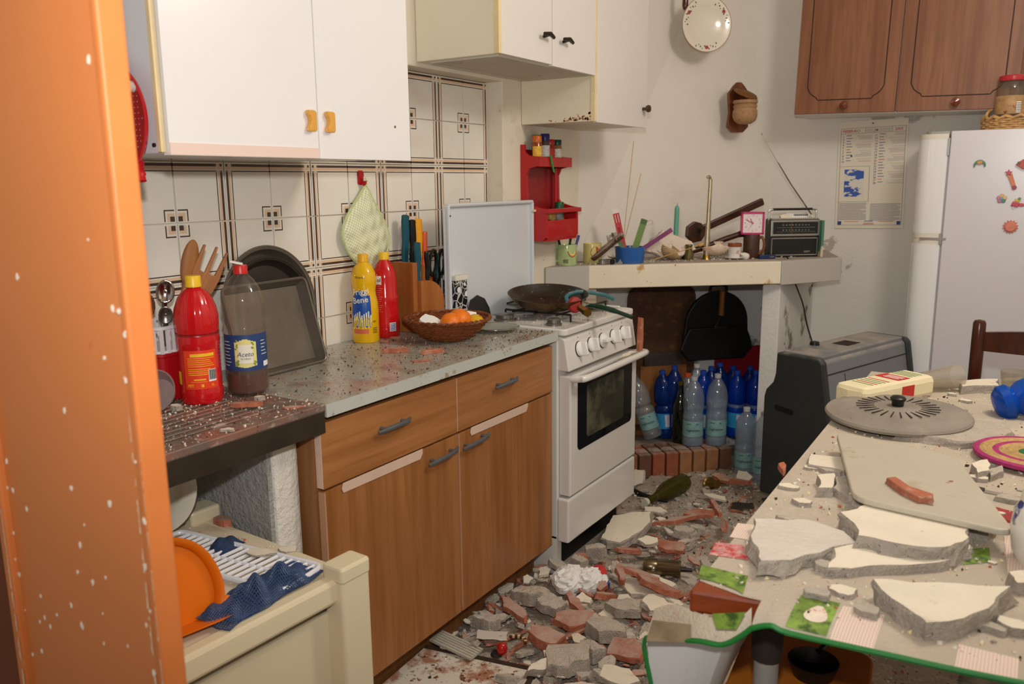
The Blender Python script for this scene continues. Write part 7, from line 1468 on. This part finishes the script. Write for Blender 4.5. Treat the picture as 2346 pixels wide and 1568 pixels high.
while sum(cnt.values()) < 720 and tries < 9000:
    tries += 1
    y = rnd.uniform(1.45,3.8); x = rnd.uniform(.42,1.6); u_, v_ = in_view(x, y)
    if x < .43 and y < 2.34: continue
    if 2.34 <= y < 2.93 and x < .58: continue
    if y > 2.93 and (x-y) < -2.96: continue
    if x > 1.38 or (y > 3.1 and x > .92): continue
    if x < .76 and y < 1.76 and rnd.random() < .85: continue
    if u_ > 1760 or v_ > 1640 or u_ < 820: continue
    far_ = y > 2.85
    if far_ and rnd.random() > .6: continue
    k = rnd.choices('cwt', (.46,.26,.28))[0]
    if cnt[k] >= 290: continue
    ms_, nm_, lb, ca, grp = GR[k]
    s_ = (.010+.036*rnd.random()**1.7)*(1.0 if not far_ else .62); zz = .006+.034*rnd.random()*(1.2 if not far_ else .45)
    o = link(nm_, ms_[rnd.randrange(len(ms_))], None, (x,y,zz), (rnd.gauss(0,.25),rnd.gauss(0,.25),rnd.uniform(0,6.28)))
    o.scale = (s_*rnd.uniform(.9,1.5), s_*rnd.uniform(.8,1.1), s_*rnd.uniform(.7,1.2)); sz = 'tiny' if s_ < .015 else 'small' if s_ < .026 else 'sizeable'
    what = {'c': 'grey plaster lump', 'w': 'pale plaster flake', 't': 'terracotta brick bit'}[k]
    tag(o, '%s %s in the floor rubble near %s' % (sz, what, near(x, y)), ca, '%s near %s' % (what+'s', near(x, y))); cnt[k] += 1
# the heap they lie on and the dust: uncountable
hp_ = MB(); NX, NY = 60, 90; vs_ = []; fs_ = []
from mathutils import noise as mn
for i in range(NX+1):
    for j in range(NY+1):
        x = .40+1.35*i/NX; y = 1.35+2.45*j/NY
        n_ = mn.noise((x*9,y*9,0))*.5+mn.noise((x*28,y*28,3))*.3+mn.noise((x*70,y*70,5))*.2
        vs_.append((x, y, max(.0008, .014+.022*n_)))
for i in range(NX):
    for j in range(NY):
        a = i*(NY+1)+j; x = .40+1.35*(i+.5)/NX; y = 1.35+2.45*(j+.5)/NY
        if (x < .47 and y < 2.35) or (2.3 < y < 2.93 and x < .56) or (x-y) < -3.0: continue
        fs_.append((a, a+NY+1, a+NY+2, a+1))
o = solo('rubble_dust', hp_.add(vs_, fs_), mat('rubble_dust_heap','#b6a896',.95,var=.12,vs=25,bump=1,bs=130,layers=[(22,.5,.62,'#cabca8'),(90,.60,.66,'#6a5f55'),(14,.62,.72,'#b58a76')]), 'grey plaster dust and grit spread over the floor', 'dust', smooth=True); o['kind'] = 'stuff'
def crumbs(name, label, n, gen, mts, smin, smax, parent=None):
    mb = MB()
    for k in range(n):
        x, y, z = gen(); s_ = smin+(smax-smin)*rnd.random()**2.5; M = Matrix.Translation((x,y,z)) @ Euler((rnd.uniform(0,6),rnd.uniform(0,6),rnd.uniform(0,6))).to_matrix().to_4x4()
        v = [(s_*rnd.uniform(.5,1.1),0,0),(-s_*rnd.uniform(.5,1.1),0,0),(0,s_*rnd.uniform(.4,.9),0),(0,-s_*rnd.uniform(.4,.9),0),(0,0,s_*rnd.uniform(.3,.7)),(0,0,-s_*rnd.uniform(.3,.7))]
        mb.add(v, [(0,2,4),(2,1,4),(1,3,4),(3,0,4),(2,0,5),(1,2,5),(3,1,5),(0,3,5)], rnd.choices(range(len(mts)), [3]+[1]*(len(mts)-1))[0], M)
    o = solo(name, mb, mts, label, 'crumbs'); o['kind'] = 'stuff'; return o
def gfl():
    while True:
        y = rnd.uniform(1.42,3.8); x = rnd.uniform(.42,1.65)
        if (x < .47 and y < 2.35) or (2.3 < y < 2.93 and x < .58) or (x-y) < -3.0: continue
        return x, y, .018+rnd.random()*.016
m_dk = mat('dark_crumb','#40332a',.95)
crumbs('rubble_crumbs', 'small plaster and brick crumbs all over the floor', 5200, gfl, [m_chunk, m_terra_n, m_chunktop, m_dk], .002, .010)
def gwt():
    while True:
        x = rnd.uniform(.03,.50); y = rnd.uniform(1.3,2.34)
        if rnd.random() < .25+.75*max(0,(y-1.55)/.8)*(.4+x): return x, y, WZ+.0012
crumbs('worktop_crumbs', 'brick and soot crumbs scattered on the worktop', 2400, gwt, [m_dk, m_terra_n, m_chunk, m_terra], .0007, .0045)
crumbs('drainer_crumbs', 'pale and pink plaster crumbs scattered on the sink drainer', 1500, lambda: (rnd.uniform(.12,.5), rnd.uniform(.8,1.3), SZ+.0008), [m_chunktop, m_terra_n, m_chunk, m_dk], .0008, .0045)
crumbs('table_crumbs', 'plaster crumbs scattered over the tablecloth', 2200, lambda: (rnd.uniform(1.44,2.1), rnd.uniform(1.14,2.75), CZ+.001), [m_chunktop, m_chunk, m_terra_n, m_yel_edge, m_dk], .0012, .007)
crumbs('mantel_crumbs', 'plaster crumbs and dust along the mantel shelf', 900, lambda: (lambda x: (x, x+rnd.uniform(2.95,3.18), MZ+.001))(rnd.uniform(.14,.88)), [m_chunk, m_chunktop, m_chunk2], .0018, .010)
crumbs('hob_crumbs', 'plaster crumbs scattered on the stove hob', 420, lambda: (rnd.uniform(.16,.51), rnd.uniform(2.37,2.88), .880), [m_chunktop, m_chunk, m_terra_n], .001, .005)
crumbs('trolley_crumbs', 'plaster crumbs scattered on the cream trolley', 260, lambda: (rnd.uniform(.25,.68), rnd.uniform(.95,1.12), KZ+.001), [m_chunktop, m_terra_n, m_chunk], .001, .006)
crumbs('hearth_crumbs', 'plaster crumbs on the brick hearth', 300, lambda: (lambda x: (x, x+rnd.uniform(3.03,3.13), HZ+.001))(rnd.uniform(.2,.68)), [m_chunk, m_chunk2, m_dk], .001, .004)
# shards on worktop, drainer, trolley
for (px, py, L_, W2_, th, ang, lb, zz) in ((662,838,.09,.026,.009,R_(38),'flat brick shard with pale top beside the baking tray',WZ),(912,808,.085,.018,.014,R_(52),'long dusty brick splinter in front of the red bottle on the worktop',WZ),(988,810,.07,.015,.012,R_(58),'brick splinter in front of the wicker basket',WZ),(905,776,.04,.024,.005,R_(40),'thin brick flake near the oil bottle',WZ),(965,828,.06,.02,.004,R_(50),'flat reddish brick flake near the worktop edge',WZ),(772,783,.02,.012,.006,0,'tiny brick chip left of the oil bottle',WZ),(880,786,.03,.014,.006,R_(20),'small pale brick chip at the foot of the red bottle',WZ),(570,932,.075,.018,.010,R_(44),'long brick splinter in front of the vinegar bottle on the drainer',SZ+.003),(595,918,.025,.016,.010,R_(60),'pale plaster chip beside the vinegar bottle',SZ+.003),(668,935,.05,.02,.003,R_(50),'thin brick flake near the drainer edge',SZ+.001),(520,988,.035,.018,.005,R_(40),'pale plaster flake at the front of the drainer',SZ+.001),(405,940,.03,.02,.012,0,'white plaster crumb near the jamb on the drainer',SZ+.003),(512,1205,.05,.028,.018,R_(10),'pink brick piece on the cream trolley',KZ),(600,1268,.07,.045,.004,R_(15),'thin cream plaster flake on the dish rack',KZ+.014),(660,1262,.045,.03,.004,R_(30),'small cream plaster flake beside the dish rack on the trolley',KZ),(455,1192,.03,.03,.02,0,'yellowish plaster bit at the far edge of the trolley',KZ)):
    q = at('z', zz, px, py); ms_ = SLAB if 'plaster' in lb else [m_terra, m_terra_n]
    o = link('plaster_flake' if 'plaster' in lb else 'brick_shard', rough_slab(outline(L_/2,W2_/2,9,.13), th, jag=.0015).mesh('shard', ms_), None, (q.x,q.y,zz), (0,0,ang)); tag(o, lb, 'plaster' if 'plaster' in lb else 'brick shard', 'shards on worktop and trolley')
